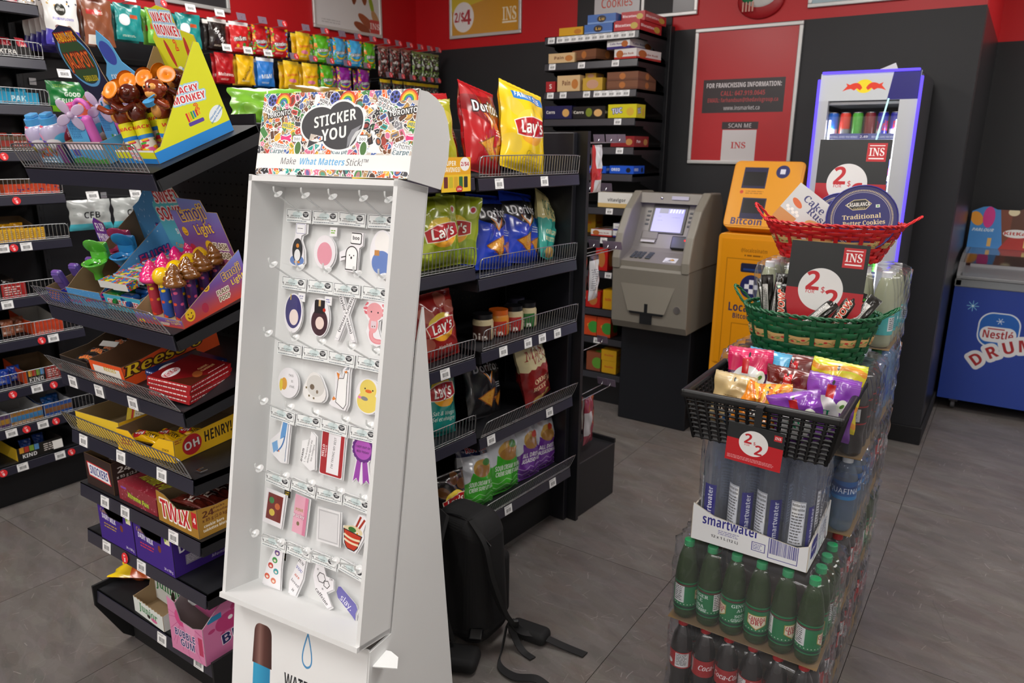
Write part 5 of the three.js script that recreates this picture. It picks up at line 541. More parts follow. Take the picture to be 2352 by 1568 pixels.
  // bags lying on the gondola top
  const lime = tex(P, 260, 150, (c, w, h) => { bg(c, w, h, '#86c83a'); R(c, '#c9ccc6', w * 0.55, h * 0.2, w * 0.4, h * 0.75); R(c, '#e8f0e0', w * 0.53, 0, 5, h); small(c, w * 0.62, h * 0.3, w * 0.3, 5, 14, '#8a8e88', 3); E(c, '#9ad454', w * 0.3, h * 0.6, 30, 22); }), wb = tex(P, 200, 150, (c, w, h) => { bg(c, w, h, '#ece6dc'); R(c, '#8a6a22', 0, 0, w, h * 0.25); E(c, '#b07a4a', w * 0.2, h * 0.7, 40, 30); }), lbT = tex(P, 200, 150, (c, w, h) => { bg(c, w, h, '#8fb8d0'); R(c, '#2a3a4a', 0, h * 0.4, w, h * 0.3); });
  const lie = (lab, r, w, h, t, lx, lz, ry, lean, seed) => tag(put('snack_pouch', pillow(w, h, t, r, r, { seed, wr: 1.3 }), pm(P, 'foil'), null, ...gonAt(lx, 1.664, lz), -lean, GP + ry, 0), lab, 'pouch', 'pouches on the gondola top');
  lie('lime green pouch standing on the navy gondola top', lime, 0.22, 0.11, 0.05, -0.41, -0.52, -0.6, 0.2, 31); lie('white and gold pouch behind the sticker stand header', wb, 0.17, 0.13, 0.05, -0.22, -0.5, -0.4, 0.25, 32); lie('pale blue pouch at the far side of the gondola top', lbT, 0.2, 0.125, 0.05, -0.03, -0.52, -0.5, 0.3, 33);
  tag(put('snack_pouch', pillow(0.11, 0.055, 0.03, sw(P, '#b82a26'), sw(P, '#b82a26'), { seed: 34 }), pm(P, 'foil'), null, ...gonAt(-0.35, 1.664, -0.43), -0.4, GP - 0.5, 0), 'small red pouch peeking beside the white header', 'pouch');
}
// ---------------------------------------------------------------- far end cap with pegs
{
  const P = 'chips', u = thing('end_cap_pegboard', 'black far end cap with pegs and a low base beyond the chips', 'shelving', -1.64, 0, -2.62, rad(180 - 3.6));
  put('board', box(0.46, 1.66, 0.02, 0, 0.83, -0.005), MAT.dark, u); put('base', [rbox(0.44, 0.26, 0.32, 0.006, 0, 0.13, 0.17), box(0.44, 0.02, 0.012, 0, 0.27, 0.325)], std('#17171a', 0.5), u);
  const jerk = tex(P, 90, 220, (c, w, h) => { bg(c, w, h, '#c22a2c'); R(c, '#cfd0d2', 0, h * 0.3, w, h * 0.28); G(c, '#d8d8da', [[0, h * 0.85], [w, h * 0.75], [w, h], [0, h]]); }), jw = tex(P, 90, 220, (c, w, h) => { bg(c, w, h, '#d4d4d8'); R(c, '#c22a2c', 0, h * 0.5, w, h * 0.24); R(c, '#b8282a', 0, 0, w * 0.2, h); }), tl = wrapTex(P, 90, 200, '#4aa6b8', '', '#fff', { band: '#7a7a7e' }), wr2 = tex(P, 80, 200, (c, w, h) => { bg(c, w, h, '#c9c9cd'); R(c, '#b8242a', w * 0.82, 0, w * 0.2, h); R(c, '#26262a', 0, 0, w, h * 0.1); small(c, w * 0.1, h * 0.3, w * 0.6, 10, 10, '#8a8a90', 3); }), bl = tex(P, 90, 180, (c, w, h) => { bg(c, w, h, '#2340b4'); R(c, '#cfd28a', 0, 0, w, h * 0.22); R(c, '#b9c2d8', w * 0.1, h * 0.3, w * 0.6, h * 0.3); }), pk = tex(P, 90, 200, (c, w, h) => { bg(c, w, h, '#8a3244'); R(c, '#b9b4b8', 0, h * 0.3, w * 0.55, h * 0.5); });
  const rows = [[1.61, [[-1.505, jerk, 'red'], [-1.465, jw, 'white and red'], [-1.565, jw, 'white and red']], 0.19], [1.405, [[-1.52, tl, 'teal'], [-1.6, tl, 'teal']], 0.17], [1.155, [[-1.5, wr2, 'silver grey'], [-1.46, wr2, 'silver grey'], [-1.57, wr2, 'silver grey']], 0.19], [0.72, [[-1.51, bl, 'blue']], 0.19], [0.52, [[-1.5, pk, 'maroon'], [-1.46, pk, 'maroon']], 0.22]];
  rows.forEach(([y, l, h], i) => l.forEach(([x, r, cn], j) => { const z = -2.72 - 0.05 * j; hook(`wire end cap hook in the ${ORD[i]} row from the top, ${ORD[j]} across`, x, y + 0.005, -2.63, rad(180 - 3.6), 1, 'far end cap hooks'); tag(put('snack_bag', pillow(0.09, h, 0.03, r, r, { seed: i * 3 + j }), pm(P, 'foil'), null, x, y - h, z, 0, 1.35 + 0.25 * j, 0), `narrow ${cn} snack bag in row ${['one', 'two', 'three', 'four', 'five'][i]} of the far end cap, ${ORD[j]} across`, 'snack bag', 'snack bags on the far end cap'); }));
}
// ---------------------------------------------------------------- white cardboard sticker stand
{
  const P = 'stick', W = 0.42, o = thing('sticker_stand', 'tall white cardboard stand with rows of sticker packs on clear hooks', 'display stand', -1.2485, 0, -1.109, rad(5.75));
  const A = [0.2, 0.557], B = [0.012, 1.535], up = [B[0] - A[0], B[1] - A[1]], UL = Math.hypot(...up), uz = up[0] / UL, uy = up[1] / UL, inz = -uy, iny = uz; // into the tray
  const pt = (s, d) => [A[0] + uz * s + inz * d, A[1] + uy * s + iny * d];
  const cardM = std('#e3e4e4', 0.7), lean = Math.atan2(-uz, uy), D = 0.105;
  // boards of the tray
  const slab = (w, h, t, x, s, d) => { const [z, y] = pt(s, d); return box(w, h, t, x, y, z, -lean); };
  put('tray_back', slab(W, UL, 0.004, 0, UL / 2, D), cardM, o);
  put('tray_side', slab(0.01, UL, D, -W / 2 + 0.005, UL / 2, D / 2), cardM, o); put('tray_side', slab(0.01, UL, D, W / 2 - 0.005, UL / 2, D / 2), cardM, o);
  put('tray_ledge', slab(W, 0.012, D + 0.008, 0, 0.004, D / 2 - 0.004), cardM, o); put('tray_top', slab(W, 0.012, D, 0, UL - 0.008, D / 2), cardM, o);
  // support behind and below
  const side = (x) => at(sheet([[-0.245, 0], [-0.165, 0.53], [-0.09, 0.53], [0.04, 1.18], [0.066, 1.258], [0.175, 0]].map(([a, y]) => [a, y]), 0.006, WHT, WHT), x, 0, 0, 0, Math.PI / 2);
  put('base_side', side(-W / 2 + 0.003), cardM, o); put('base_side', side(W / 2 - 0.003), cardM, o);
  const wp = tex(P, 700, 620, (c, w, h) => {
    bg(c, w, h, '#f1f2f2');
    const g = c.createLinearGradient(60, 0, 210, 0); g.addColorStop(0, '#2f93c4'); g.addColorStop(0.5, '#3aa5d0'); g.addColorStop(1, '#2a86b4');
    c.beginPath(); c.moveTo(118, 165); c.lineTo(212, 165); c.lineTo(214, 230); c.bezierCurveTo(216, 300, 240, 320, 240, 420); c.lineTo(240, 640); c.lineTo(60, 640); c.lineTo(62, 420); c.bezierCurveTo(62, 320, 114, 300, 118, 230); c.closePath(); c.fillStyle = g; c.fill();
    c.beginPath(); c.moveTo(112, 168); c.lineTo(118, 75); c.quadraticCurveTo(122, 50, 150, 48); c.lineTo(182, 48); c.quadraticCurveTo(212, 50, 214, 75); c.lineTo(220, 168); c.closePath(); const g2 = c.createLinearGradient(112, 0, 220, 0); g2.addColorStop(0, '#4a2a26'); g2.addColorStop(0.35, '#8f6a62'); g2.addColorStop(0.6, '#5a3630'); g2.addColorStop(1, '#3f2420'); c.fillStyle = g2; c.fill();
    E(c, '#e8ecf0', 92, 440, 62, 52, 0.3); for (const s of [-1, 1]) { E(c, '#3f6fb8', 92 + s * 26, 426, 24, 30, s * 0.5); E(c, '#7a9ad8', 92 + s * 22, 466, 18, 22, -s * 0.4); } R(c, '#1a1a22', 89, 400, 6, 90);
    for (let i = 0; i < 10; i++) E(c, ['#c8402a', '#e8a02a', '#5a8a3a', '#3f4fa8', '#8a3f9a'][i % 5], 212 + 44 * Math.cos(i * 0.628), 480 + 44 * Math.sin(i * 0.628), 20, 14, i * 0.628); E(c, '#f0c82a', 212, 480, 24);
    c.strokeStyle = '#4f93c8'; c.lineWidth = 6; c.beginPath(); c.moveTo(405, 22); c.bezierCurveTo(375, 82, 371, 112, 405, 117); c.bezierCurveTo(439, 112, 435, 82, 405, 22); c.stroke();
    T(c, 'WATERPROOF', 445, 176, 52, '#26262a', { w: 310, fit: 1 });
  });
  { const h = 0.54, g = carton(W - 0.008, h, 0.005, { all: sw(P, '#eff0ef'), pz: wp }); put('base_front', g, pm(P), o, 0, 0, 0.245, -Math.atan2(0.08, 0.53)); }
  // header box
  const header = tex(P, 1100, 460, (c, w, h) => {
    bg(c, w, h, '#f3f3f2'); const ch = h * 0.745, r = rng(21);
    const pal = ['#c8443a', '#3f5fa8', '#f0b83a', '#4a8a4a', '#e07a9a', '#7a4a2a', '#26262a', '#8a8a90', '#2fa39a', '#e8692a', '#5a3a2a', '#b08a5a', '#4a4a50'];
    const patch = (x0, y0, hh) => { c.save(); c.beginPath(); c.rect(x0, y0, w, hh); c.clip(); R(c, '#cfc4b8', x0, y0, w, hh);
      for (let i = 0; i < 620; i++) { const x = r() * w, y = y0 + r() * hh, s = 18 + 30 * r() * r(), k = pal[(r() * 14) | 0], a = r() * 3, t = (r() * 6) | 0; c.save(); c.translate(x, y); c.rotate(a - 1.5);
        const draw = (g, col) => { c.fillStyle = col; if (t === 0) { c.beginPath(); c.ellipse(0, 0, s + g, s * 0.75 + g, 0, 0, 7); c.fill(); } else if (t === 1) { c.beginPath(); c.roundRect(-s - g, -s * 0.55 - g, 2 * s + 2 * g, 1.1 * s + 2 * g, 6); c.fill(); } else if (t === 2) { c.beginPath(); c.moveTo(0, -s - g); c.lineTo(s + g, s * 0.7 + g); c.lineTo(-s - g, s * 0.7 + g); c.closePath(); c.fill(); } else if (t === 3) { c.beginPath(); c.arc(-s * 0.4, -s * 0.2, s * 0.6 + g, 0, 7); c.arc(s * 0.4, -s * 0.2, s * 0.6 + g, 0, 7); c.fill(); c.beginPath(); c.moveTo(-s - g, 0); c.lineTo(s + g, 0); c.lineTo(0, s * 1.1 + g); c.fill(); } else if (t === 4) { c.beginPath(); for (let q = 0; q < 10; q++) { const rr = (q % 2 ? 0.5 : 1) * s + g; c.lineTo(Math.cos(q * 0.628) * rr, Math.sin(q * 0.628) * rr); } c.closePath(); c.fill(); } else { c.beginPath(); c.roundRect(-s * 0.4 - g, -s - g, 0.8 * s + 2 * g, 2 * s + 2 * g, s * 0.4); c.fill(); } };
        draw(3.5, '#fbfaf8'); draw(0, k); if (t < 2) { c.globalAlpha = 0.7; draw(-s * 0.35, pal[(r() * 12) | 0]); c.globalAlpha = 1; } else { c.fillStyle = '#ffffff'; c.fillRect(-s * 0.2, -2, s * 0.4, 4); } c.restore(); } c.restore(); };
    patch(0, 0, ch); patch(0, h * 0.925, h * 0.08);
    const bits = (x) => { T(c, 'TORONTO', x + 135, 118, 38, '#fff', { st: '#26221f', sw: 12, rot: -0.13 }); T(c, 'HOW YOU', x + 20, 62, 26, '#222', { st: '#fff', sw: 10, rot: 0.3 }); T(c, "D.O.I.N.?", x + 26, 92, 30, '#222', { st: '#fff', sw: 10, rot: 0.35 }); T(c, '</html>', x + 165, 298, 36, '#222', { st: '#fff', sw: 12, rot: 0.12, wt: 'normal' }); T(c, 'Carpe', x + 150, 328, 36, '#2f5a66', { st: '#fff', sw: 10, f: 'serif', skew: -0.2 }); T(c, 'HELLO', x + 216, 186, 26, '#2f6fa8', { st: '#f0d83a', sw: 14, rot: 0.15 }); E(c, '#fff', x + 70, 40, 38); E(c, '#5a66b8', x + 70, 40, 34); for (let q = 0; q < 5; q++) E(c, '#1f2238', x + 70 + 22 * Math.cos(q * 1.257), 40 + 22 * Math.sin(q * 1.257), 8); E(c, '#1f2238', x + 70, 40, 8);
      c.lineWidth = 9; ['#d8402a', '#f0a02a', '#f0dc3a', '#4aa84a', '#3f6fc8'].forEach((k, i) => { c.strokeStyle = k; c.beginPath(); c.arc(x + 160, 60, 56 - i * 9, Math.PI, 2 * Math.PI); c.stroke(); }); c.strokeStyle = '#fff'; c.lineWidth = 26; c.beginPath(); c.moveTo(x + 170, 246); c.quadraticCurveTo(x + 215, 262, x + 250, 238); c.moveTo(x + 170, 262); c.quadraticCurveTo(x + 215, 244, x + 250, 272); c.stroke(); c.strokeStyle = '#e83a80'; c.lineWidth = 16; c.beginPath(); c.moveTo(x + 172, 246); c.quadraticCurveTo(x + 215, 264, x + 248, 240); c.moveTo(x + 172, 260); c.quadraticCurveTo(x + 215, 246, x + 248, 270); c.stroke();
      RR(c, '#fff', x + 262, 238, 70, 40, 10, '#222', 4); T(c, 'boo', x + 297, 258, 26, '#222', { wt: 'normal' }); E(c, '#fff', x + 310, 310, 30, 42); E(c, '#4f7a3f', x + 310, 310, 22, 36); };
    bits(0); bits(470); bits(880);
    c.save(); c.translate(545, 190); c.beginPath(); const cloud = (g) => { c.beginPath(); c.ellipse(-95, -10, 130 + g, 96 + g, 0, 0, 7); c.ellipse(60, -55, 100 + g, 78 + g, 0, 0, 7); c.ellipse(150, -20, 62 + g, 84 + g, 0, 0, 7); c.ellipse(60, 60, 120 + g, 66 + g, 0, 0, 7); c.moveTo(-150, 40); c.lineTo(-165 - g, 118 + g); c.lineTo(-30, 60); c.closePath(); }; c.fillStyle = '#f6f8f6'; cloud(12); c.fill(); c.fillStyle = '#3d3d41'; cloud(0); c.fill();
    G(c, '#8e9096', [[205, -8], [120, 118], [118, 60], [140, 20]]); G(c, '#d6d8da', [[210, 12], [128, 124], [150, 60], [170, 30]]);
    T(c, 'STICKER', 10, -42, 84, '#f6f8f4', { rot: -0.16, w: 300, f: 'sans-serif', st: '#3d3d41', sw: 2 }); T(c, 'YOU', 20, 40, 88, '#f6f8f4', { rot: -0.14 }); c.restore();
    R(c, '#f3f3f2', 0, ch, w, h * 0.18); c.font = 'normal 50px sans-serif'; T(c, 'Make', 250, h * 0.835, 50, '#6a6a6c', { wt: 'normal', skew: -0.18 }); T(c, 'What Matters', 500, h * 0.835, 50, '#6db4e6', { skew: -0.18, w: 330 }); T(c, 'Stick!™', 750, h * 0.835, 50, '#6a6a6c', { wt: 'normal', skew: -0.18, w: 160 });
  });
  { const hw = W + 0.014, h0 = [-0.015, 1.535], h1 = [-0.062, 1.712], len = Math.hypot(h1[0] - h0[0], h1[1] - h0[1]); put('header_front', carton(hw, len, 0.005, { all: sw(P, '#f0f0ef'), pz: header }), pm(P), o, 0, h0[1], h0[0], -Math.atan2(h0[0] - h1[0], h1[1] - h0[1]));
    const arc = [[0.015, 1.533], [0.062, 1.71], [0.09, 1.708], [0.12, 1.697], [0.147, 1.678], [0.162, 1.65], [0.168, 1.62], [0.162, 1.575], [0.13, 1.508]]; for (const s of [-1, 1]) put('header_side', at(sheet(arc, 0.004, WHT, WHT), s * (hw / 2 - 0.002), 0, 0, 0, Math.PI / 2), cardM, o); }
  put('side_flap', sheet([[0, 0], [0.055, 0], [0.05, 0.03], [0.03, 0.045], [0, 0.05]], 0.003, WHT, WHT), cardM, o, W / 2 + 0.001, 0.49, 0.16, -1.4, 0.4, 0);

  // clear hooks and sticker packs (things of their own)
  const S = (s, d, x) => { const [z, y] = pt(s, d), th = rad(5.75); return [-1.2485 + x * Math.cos(th) + z * Math.sin(th), y, -1.109 - x * Math.sin(th) + z * Math.cos(th)]; };
  const cm = std('#f6f8f8', 0.12, { transmission: 0.45, thickness: 0 });
  const hk = merge([bar([0, 0, 0.004], [0, 0, 0.1], 0.0021, 8), tube([[0, 0, 0.098], [0, 0.002, 0.106], [0, 0.01, 0.112]], 0.0021, 10, 8), box(0.03, 0.008, 0.003, 0, 0, 0, 0.4)]), disc = at(lathe([[0.0005, 0], [0.008, 0.0003], [0.0105, 0.002]], 18), 0, 0.002, 0.09, 1.25);
  const head = tex(P, 170, 66, (c, w, h) => { bg(c, w, h, '#eef1f1'); c.strokeStyle = '#3a3c40'; c.lineWidth = 2; c.strokeRect(6, 5, w - 14, h - 22); R(c, '#eef1f1', 4, h - 30, w * 0.62, 18); T(c, '1', 11, h - 27, 22, '#222'); T(c, 'VINYL STICKER', 62, h - 33, 9, '#333', { w: 80 }); T(c, 'AUTOCOLLANT DE VINYLE', 70, h - 23, 9, '#333', { w: 98 }); E(c, '#34363a', w * 0.78, 24, 20, 14); T(c, 'STICKER', w * 0.78, 20, 8, '#fff'); T(c, 'YOU', w * 0.78, 28, 8, '#fff'); c.globalAlpha = 0.25; E(c, '#8ac0c4', w * 0.45, 26, 34, 16); c.globalAlpha = 1; small(c, 8, h - 10, w * 0.85, 1, 7, '#5a6a74', 2); });
  const wht = sw(P, '#f3f3f5');
  // sticker art: outline in metres (die-cut), print
  const art = {};
  const addArt = (k, w, h, draw, outline) => { art[k] = { w, h, r: tex(P, w * 3200, h * 3200, (c, W2, H2) => { bg(c, W2, H2, '#f4f2f6'); draw(c, W2, H2); }), o: outline ?? [[-0.5, 0], [0.5, 0], [0.5, 1], [-0.5, 1]] }; };
  const oval = (n = 22, f = () => 1) => [...Array(n).keys()].map((i) => { const a = i / n * 6.283, r = f(a); return [0.5 * Math.cos(a) * r, 0.5 + 0.5 * Math.sin(a) * r]; });
  addArt('penguin', 0.042, 0.085, (c, w, h) => { RR(c, '#f6f6f8', w * 0.36, 4, w * 0.58, h * 0.22, 8, '#8a8ab0', 3); small(c, w * 0.44, h * 0.11, w * 0.4, 1, 8, '#444'); E(c, '#6a8ac8', w * 0.5, h * 0.86, w * 0.46, h * 0.12); E(c, '#26282c', w * 0.5, h * 0.62, w * 0.34, h * 0.27); E(c, '#f2f2f2', w * 0.5, h * 0.74, w * 0.2, h * 0.14); E(c, '#e08a2a', w * 0.5, h * 0.52, w * 0.1, h * 0.05); E(c, '#e08a2a', w * 0.4, h * 0.9, 12, 7); E(c, '#e08a2a', w * 0.62, h * 0.9, 12, 7); }, [[-0.45, 0.06], [-0.2, 0], [0.25, 0], [0.48, 0.1], [0.42, 0.4], [0.2, 0.62], [0.24, 0.72], [0.5, 0.78], [0.5, 1], [-0.14, 1], [-0.16, 0.7], [-0.4, 0.42]]);
  addArt('plainpink', 0.055, 0.066, (c, w, h) => { bg(c, w, h, '#f2eef2'); E(c, '#e9a0b0', w * 0.5, h * 0.55, w * 0.34, h * 0.34); }, oval(20));
  addArt('ghost', 0.056, 0.076, (c, w, h) => { RR(c, '#fff', w * 0.46, 6, w * 0.46, h * 0.26, 10, '#222', 6); T(c, 'boo', w * 0.69, h * 0.14, 30, '#222'); c.beginPath(); c.roundRect(w * 0.3, h * 0.36, w * 0.5, h * 0.58, [w * 0.25, w * 0.25, 6, 6]); c.fillStyle = '#fff'; c.fill(); c.strokeStyle = '#222'; c.lineWidth = 6; c.stroke(); E(c, '#222', w * 0.46, h * 0.58, 4); E(c, '#222', w * 0.64, h * 0.58, 4); E(c, '#222', w * 0.54, h * 0.64, 6, 8); c.beginPath(); c.moveTo(w * 0.3, h * 0.62); c.lineTo(w * 0.1, h * 0.66); c.stroke(); }, [[-0.2, 0.02], [0.34, 0], [0.36, 0.62], [0.5, 0.68], [0.5, 1], [0, 1], [-0.04, 0.66], [-0.22, 0.56], [-0.5, 0.46], [-0.46, 0.24], [-0.22, 0.3]]);
  addArt('overall', 0.056, 0.084, (c, w, h) => { E(c, '#f6f4f2', w * 0.5, h * 0.28, w * 0.3, h * 0.24); E(c, '#6a88c8', w * 0.5, h * 0.72, w * 0.4, h * 0.26); R(c, '#c88a4a', w * 0.2, h * 0.45, w * 0.2, h * 0.12); }, oval(20));
  addArt('violet', 0.05, 0.08, (c, w, h) => { E(c, '#3f3a78', w * 0.5, h * 0.46, w * 0.42, h * 0.42); E(c, '#f2e2dc', w * 0.54, h * 0.6, w * 0.24, h * 0.2); R(c, '#d8b84a', w * 0.3, h * 0.02, 8, h * 0.16); }, oval(20)); addArt('darkhat', 0.05, 0.078, (c, w, h) => { E(c, '#4a2f38', w * 0.5, h * 0.62, w * 0.42, h * 0.34); R(c, '#2a2428', w * 0.22, h * 0.06, w * 0.52, h * 0.34); E(c, '#f2dcd4', w * 0.52, h * 0.64, w * 0.22, h * 0.16); E(c, '#c83a2a', w * 0.72, h * 0.3, 12); R(c, '#d8b888', w * 0.42, h * 0.06, 18, 40); }, oval(20));
  addArt('cross', 0.052, 0.104, (c, w, h) => { for (const [s, t] of [[-1, 1], [1, 1]]) { c.save(); c.translate(w / 2, h / 2); c.rotate(s * 0.42); RR(c, '#fbfafc', -16, -h * 0.5, 32, h, 14, '#cfcfd4', 3); c.rotate(Math.PI / 2); T(c, "(taylor's version)", 0, 0, 28, '#26262a', { f: 'serif', w: h * 0.86 }); c.restore(); } }, [[-0.5, 0.0], [-0.3, 0], [0, 0.36], [0.3, 0], [0.5, 0.02], [0.14, 0.5], [0.5, 0.98], [0.3, 1], [0, 0.64], [-0.3, 1], [-0.5, 0.96], [-0.14, 0.5]]);
  addArt('axolotl', 0.056, 0.088, (c, w, h) => { c.strokeStyle = '#e88a94'; c.lineWidth = 30; c.lineCap = 'round'; c.beginPath(); c.moveTo(w * 0.45, h * 0.6); c.quadraticCurveTo(w * 0.3, h * 0.92, w * 0.8, h * 0.88); c.stroke(); c.strokeStyle = '#f0a8ae'; c.lineWidth = 18; c.stroke(); for (const s of [-1, 1]) for (let i = 0; i < 3; i++) E(c, '#e2727e', w * (0.5 + s * 0.38), h * (0.12 + 0.09 * i), 20, 9, s * (0.5 - 0.4 * i)); E(c, '#f2aab0', w * 0.5, h * 0.26, w * 0.33, h * 0.19); E(c, '#f2aab0', w * 0.48, h * 0.54, w * 0.2, h * 0.18); E(c, '#26262a', w * 0.36, h * 0.27, 5); E(c, '#26262a', w * 0.64, h * 0.27, 5); RR(c, '#e8d4dc', w * 0.38, h * 0.46, 40, 44, 6); E(c, '#6a3a2a', w * 0.45, h * 0.58, 4); E(c, '#6a3a2a', w * 0.54, h * 0.57, 4); }, [[-0.1, 0.04], [0.2, 0], [0.5, 0.1], [0.3, 0.24], [0.2, 0.4], [0.2, 0.56], [0.5, 0.66], [0.48, 0.96], [0.1, 1], [-0.3, 0.98], [-0.5, 0.78], [-0.36, 0.62], [-0.2, 0.5], [-0.3, 0.3]]);
  addArt('fine', 0.056, 0.062, (c, w, h) => { bg(c, w, h, '#f2f0f4'); T(c, 'THIS', w * 0.62, h * 0.24, 20, '#333', { wt: 'normal' }); T(c, 'IS', w * 0.68, h * 0.42, 20, '#333', { wt: 'normal' }); T(c, 'FINE.', w * 0.7, h * 0.6, 20, '#333', { wt: 'normal' }); E(c, '#e0a23a', w * 0.3, h * 0.55, 26, 40); E(c, '#e8d03a', w * 0.16, h * 0.6, 14, 40); }, oval(24)); addArt('skull', 0.058, 0.06, (c, w, h) => { bg(c, w, h, '#f2f0ee'); E(c, '#dcdad6', w * 0.55, h * 0.45, w * 0.38, h * 0.36); E(c, '#7a6a5a', w * 0.4, h * 0.5, 18, 18); E(c, '#8a7a6a', w * 0.62, h * 0.64, 9, 12); for (const [x, y] of [[0.12, 0.52], [0.25, 0.78], [0.45, 0.84]]) R(c, '#7a6a4a', w * x, h * y, 12, 12); }, oval(22, (a) => 1 - 0.12 * Math.sin(3 * a)));
  addArt('goose', 0.05, 0.094, (c, w, h) => { G(c, '#fdfdfd', [[w * 0.4, h * 0.36], [w * 0.66, h * 0.34], [w * 0.72, h * 0.2], [w * 0.86, h * 0.2], [w * 0.84, h * 0.5], [w * 0.86, h * 0.86], [w * 0.74, h * 0.97], [w * 0.34, h * 0.86]], '#333', 4); G(c, '#e88a3a', [[w * 0.2, h * 0.84], [w * 0.05, h * 0.72], [w * 0.12, h * 0.7], [w * 0.36, h * 0.8]]); G(c, '#e88a3a', [[w * 0.42, h * 0.4], [w * 0.3, h * 0.24], [w * 0.46, h * 0.26]]); G(c, '#9aa0a8', [[w * 0.7, h * 0.16], [w * 0.96, h * 0.02], [w * 0.9, h * 0.14]]); G(c, '#e88a3a', [[w * 0.66, h * 0.2], [w * 0.82, h * 0.16], [w * 0.8, h * 0.23]]); }, [[-0.5, 0.08], [-0.34, 0.04], [0.1, 0], [0.34, 0], [0.46, 0.14], [0.44, 0.8], [0.5, 1], [0.36, 1], [0.1, 0.84], [0.1, 0.68], [-0.12, 0.8], [-0.28, 0.76], [-0.2, 0.3]]);
  addArt('duck', 0.058, 0.074, (c, w, h) => { E(c, '#efd86a', w * 0.48, h * 0.66, w * 0.4, h * 0.3); E(c, '#efd86a', w * 0.48, h * 0.32, w * 0.32, h * 0.28); E(c, '#e8702a', w * 0.5, h * 0.36, 24, 11); E(c, '#222', w * 0.36, h * 0.3, 5); E(c, '#222', w * 0.66, h * 0.32, 5); E(c, '#8a8a90', w * 0.36, h * 0.58, 26, 13, 0.1); E(c, '#e88ab8', w * 0.17, h * 0.57, 12, 10); }, oval(24, (a) => 1 + 0.06 * Math.cos(2 * a)));
  addArt('sneaker', 0.05, 0.096, (c, w, h) => { G(c, '#f2f2f4', [[w * 0.5, h * 0.04], [w * 0.86, h * 0.1], [w * 0.94, h * 0.94], [w * 0.7, h * 0.98], [w * 0.1, h * 0.8], [w * 0.08, h * 0.6], [w * 0.46, h * 0.4]]); G(c, '#6aa2dc', [[w * 0.56, h * 0.06], [w * 0.78, h * 0.1], [w * 0.76, h * 0.4], [w * 0.5, h * 0.5], [w * 0.5, h * 0.36]]); G(c, '#7ab0e4', [[w * 0.1, h * 0.64], [w * 0.36, h * 0.54], [w * 0.46, h * 0.72], [w * 0.24, h * 0.84]]); c.strokeStyle = '#4a7ab8'; c.lineWidth = 10; c.beginPath(); c.moveTo(w * 0.4, h * 0.78); c.quadraticCurveTo(w * 0.7, h * 0.66, w * 0.72, h * 0.4); c.stroke(); c.strokeStyle = '#3f5f8a'; c.lineWidth = 4; c.beginPath(); c.moveTo(w * 0.84, h * 0.12); c.lineTo(w * 0.88, h * 0.94); c.stroke(); E(c, '#e87a3a', w * 0.5, h * 0.76, 6); }, [[0.2, 0], [0.5, 0.04], [0.44, 0.92], [0.2, 1], [0, 0.98], [-0.06, 0.66], [-0.5, 0.42], [-0.46, 0.16]]);
  addArt('sarcasm', 0.04, 0.08, (c, w, h) => { bg(c, w, h, '#fafafc'); c.save(); c.translate(w / 2, h / 2); c.rotate(-1.35); T(c, 'sarcasm', -h * 0.2, -w * 0.3, 26, '#222', {}); ['1. The brain’s natural', 'defense against the', 'less intelligent'].forEach((s, i) => T(c, s, 0, -w * 0.06 + i * 24, 18, '#333', { wt: 'normal', w: h * 0.8 })); c.restore(); }, [[-0.5, 0.2], [0.2, 0], [0.5, 0.06], [0.5, 0.9], [0.2, 1], [0.1, 0.8], [-0.4, 0.72]]);
  addArt('hello', 0.058, 0.096, (c, w, h) => { RR(c, '#b02a30', 6, 6, w - 12, h - 12, 14); R(c, '#f6f4f8', w * 0.3, h * 0.06, w * 0.52, h * 0.88); c.save(); c.translate(w * 0.56, h * 0.5); c.rotate(-1.5); T(c, "I'M TRYING MY BEST", 0, 0, 22, '#333', { wt: 'normal', w: h * 0.8 }); c.restore(); c.save(); c.translate(w * 0.16, h * 0.5); c.rotate(-1.5); T(c, 'HELLO', 0, -8, 26, '#fff'); T(c, 'my name is', 0, 12, 14, '#fff'); c.restore(); });
  addArt('rosette', 0.056, 0.1, (c, w, h) => { G(c, '#a04ab0', [[w * 0.28, h * 0.5], [w * 0.46, h * 0.52], [w * 0.4, h * 0.97], [w * 0.28, h * 0.88], [w * 0.14, h * 0.96]]); G(c, '#a04ab0', [[w * 0.5, h * 0.52], [w * 0.7, h * 0.5], [w * 0.86, h * 0.95], [w * 0.72, h * 0.88], [w * 0.58, h * 0.98]]); for (let i = 0; i < 18; i++) E(c, '#6a2f86', w * 0.5 + w * 0.38 * Math.cos(i * 0.349), h * 0.3 + w * 0.38 * Math.sin(i * 0.349), 16); E(c, '#b85ac0', w * 0.5, h * 0.3, w * 0.36, w * 0.36); T(c, 'I GOT OUT OF', w * 0.5, h * 0.26, 18, '#3a1a4a', { w: w * 0.64 }); T(c, 'BED TODAY', w * 0.5, h * 0.35, 18, '#3a1a4a', { w: w * 0.56 }); }, [[-0.4, 0], [-0.22, 0.1], [0, 0], [0.22, 0.1], [0.42, 0.02], [0.28, 0.46], [0.5, 0.66], [0.46, 0.9], [0.2, 1], [-0.2, 1], [-0.46, 0.9], [-0.5, 0.66], [-0.28, 0.46]]);
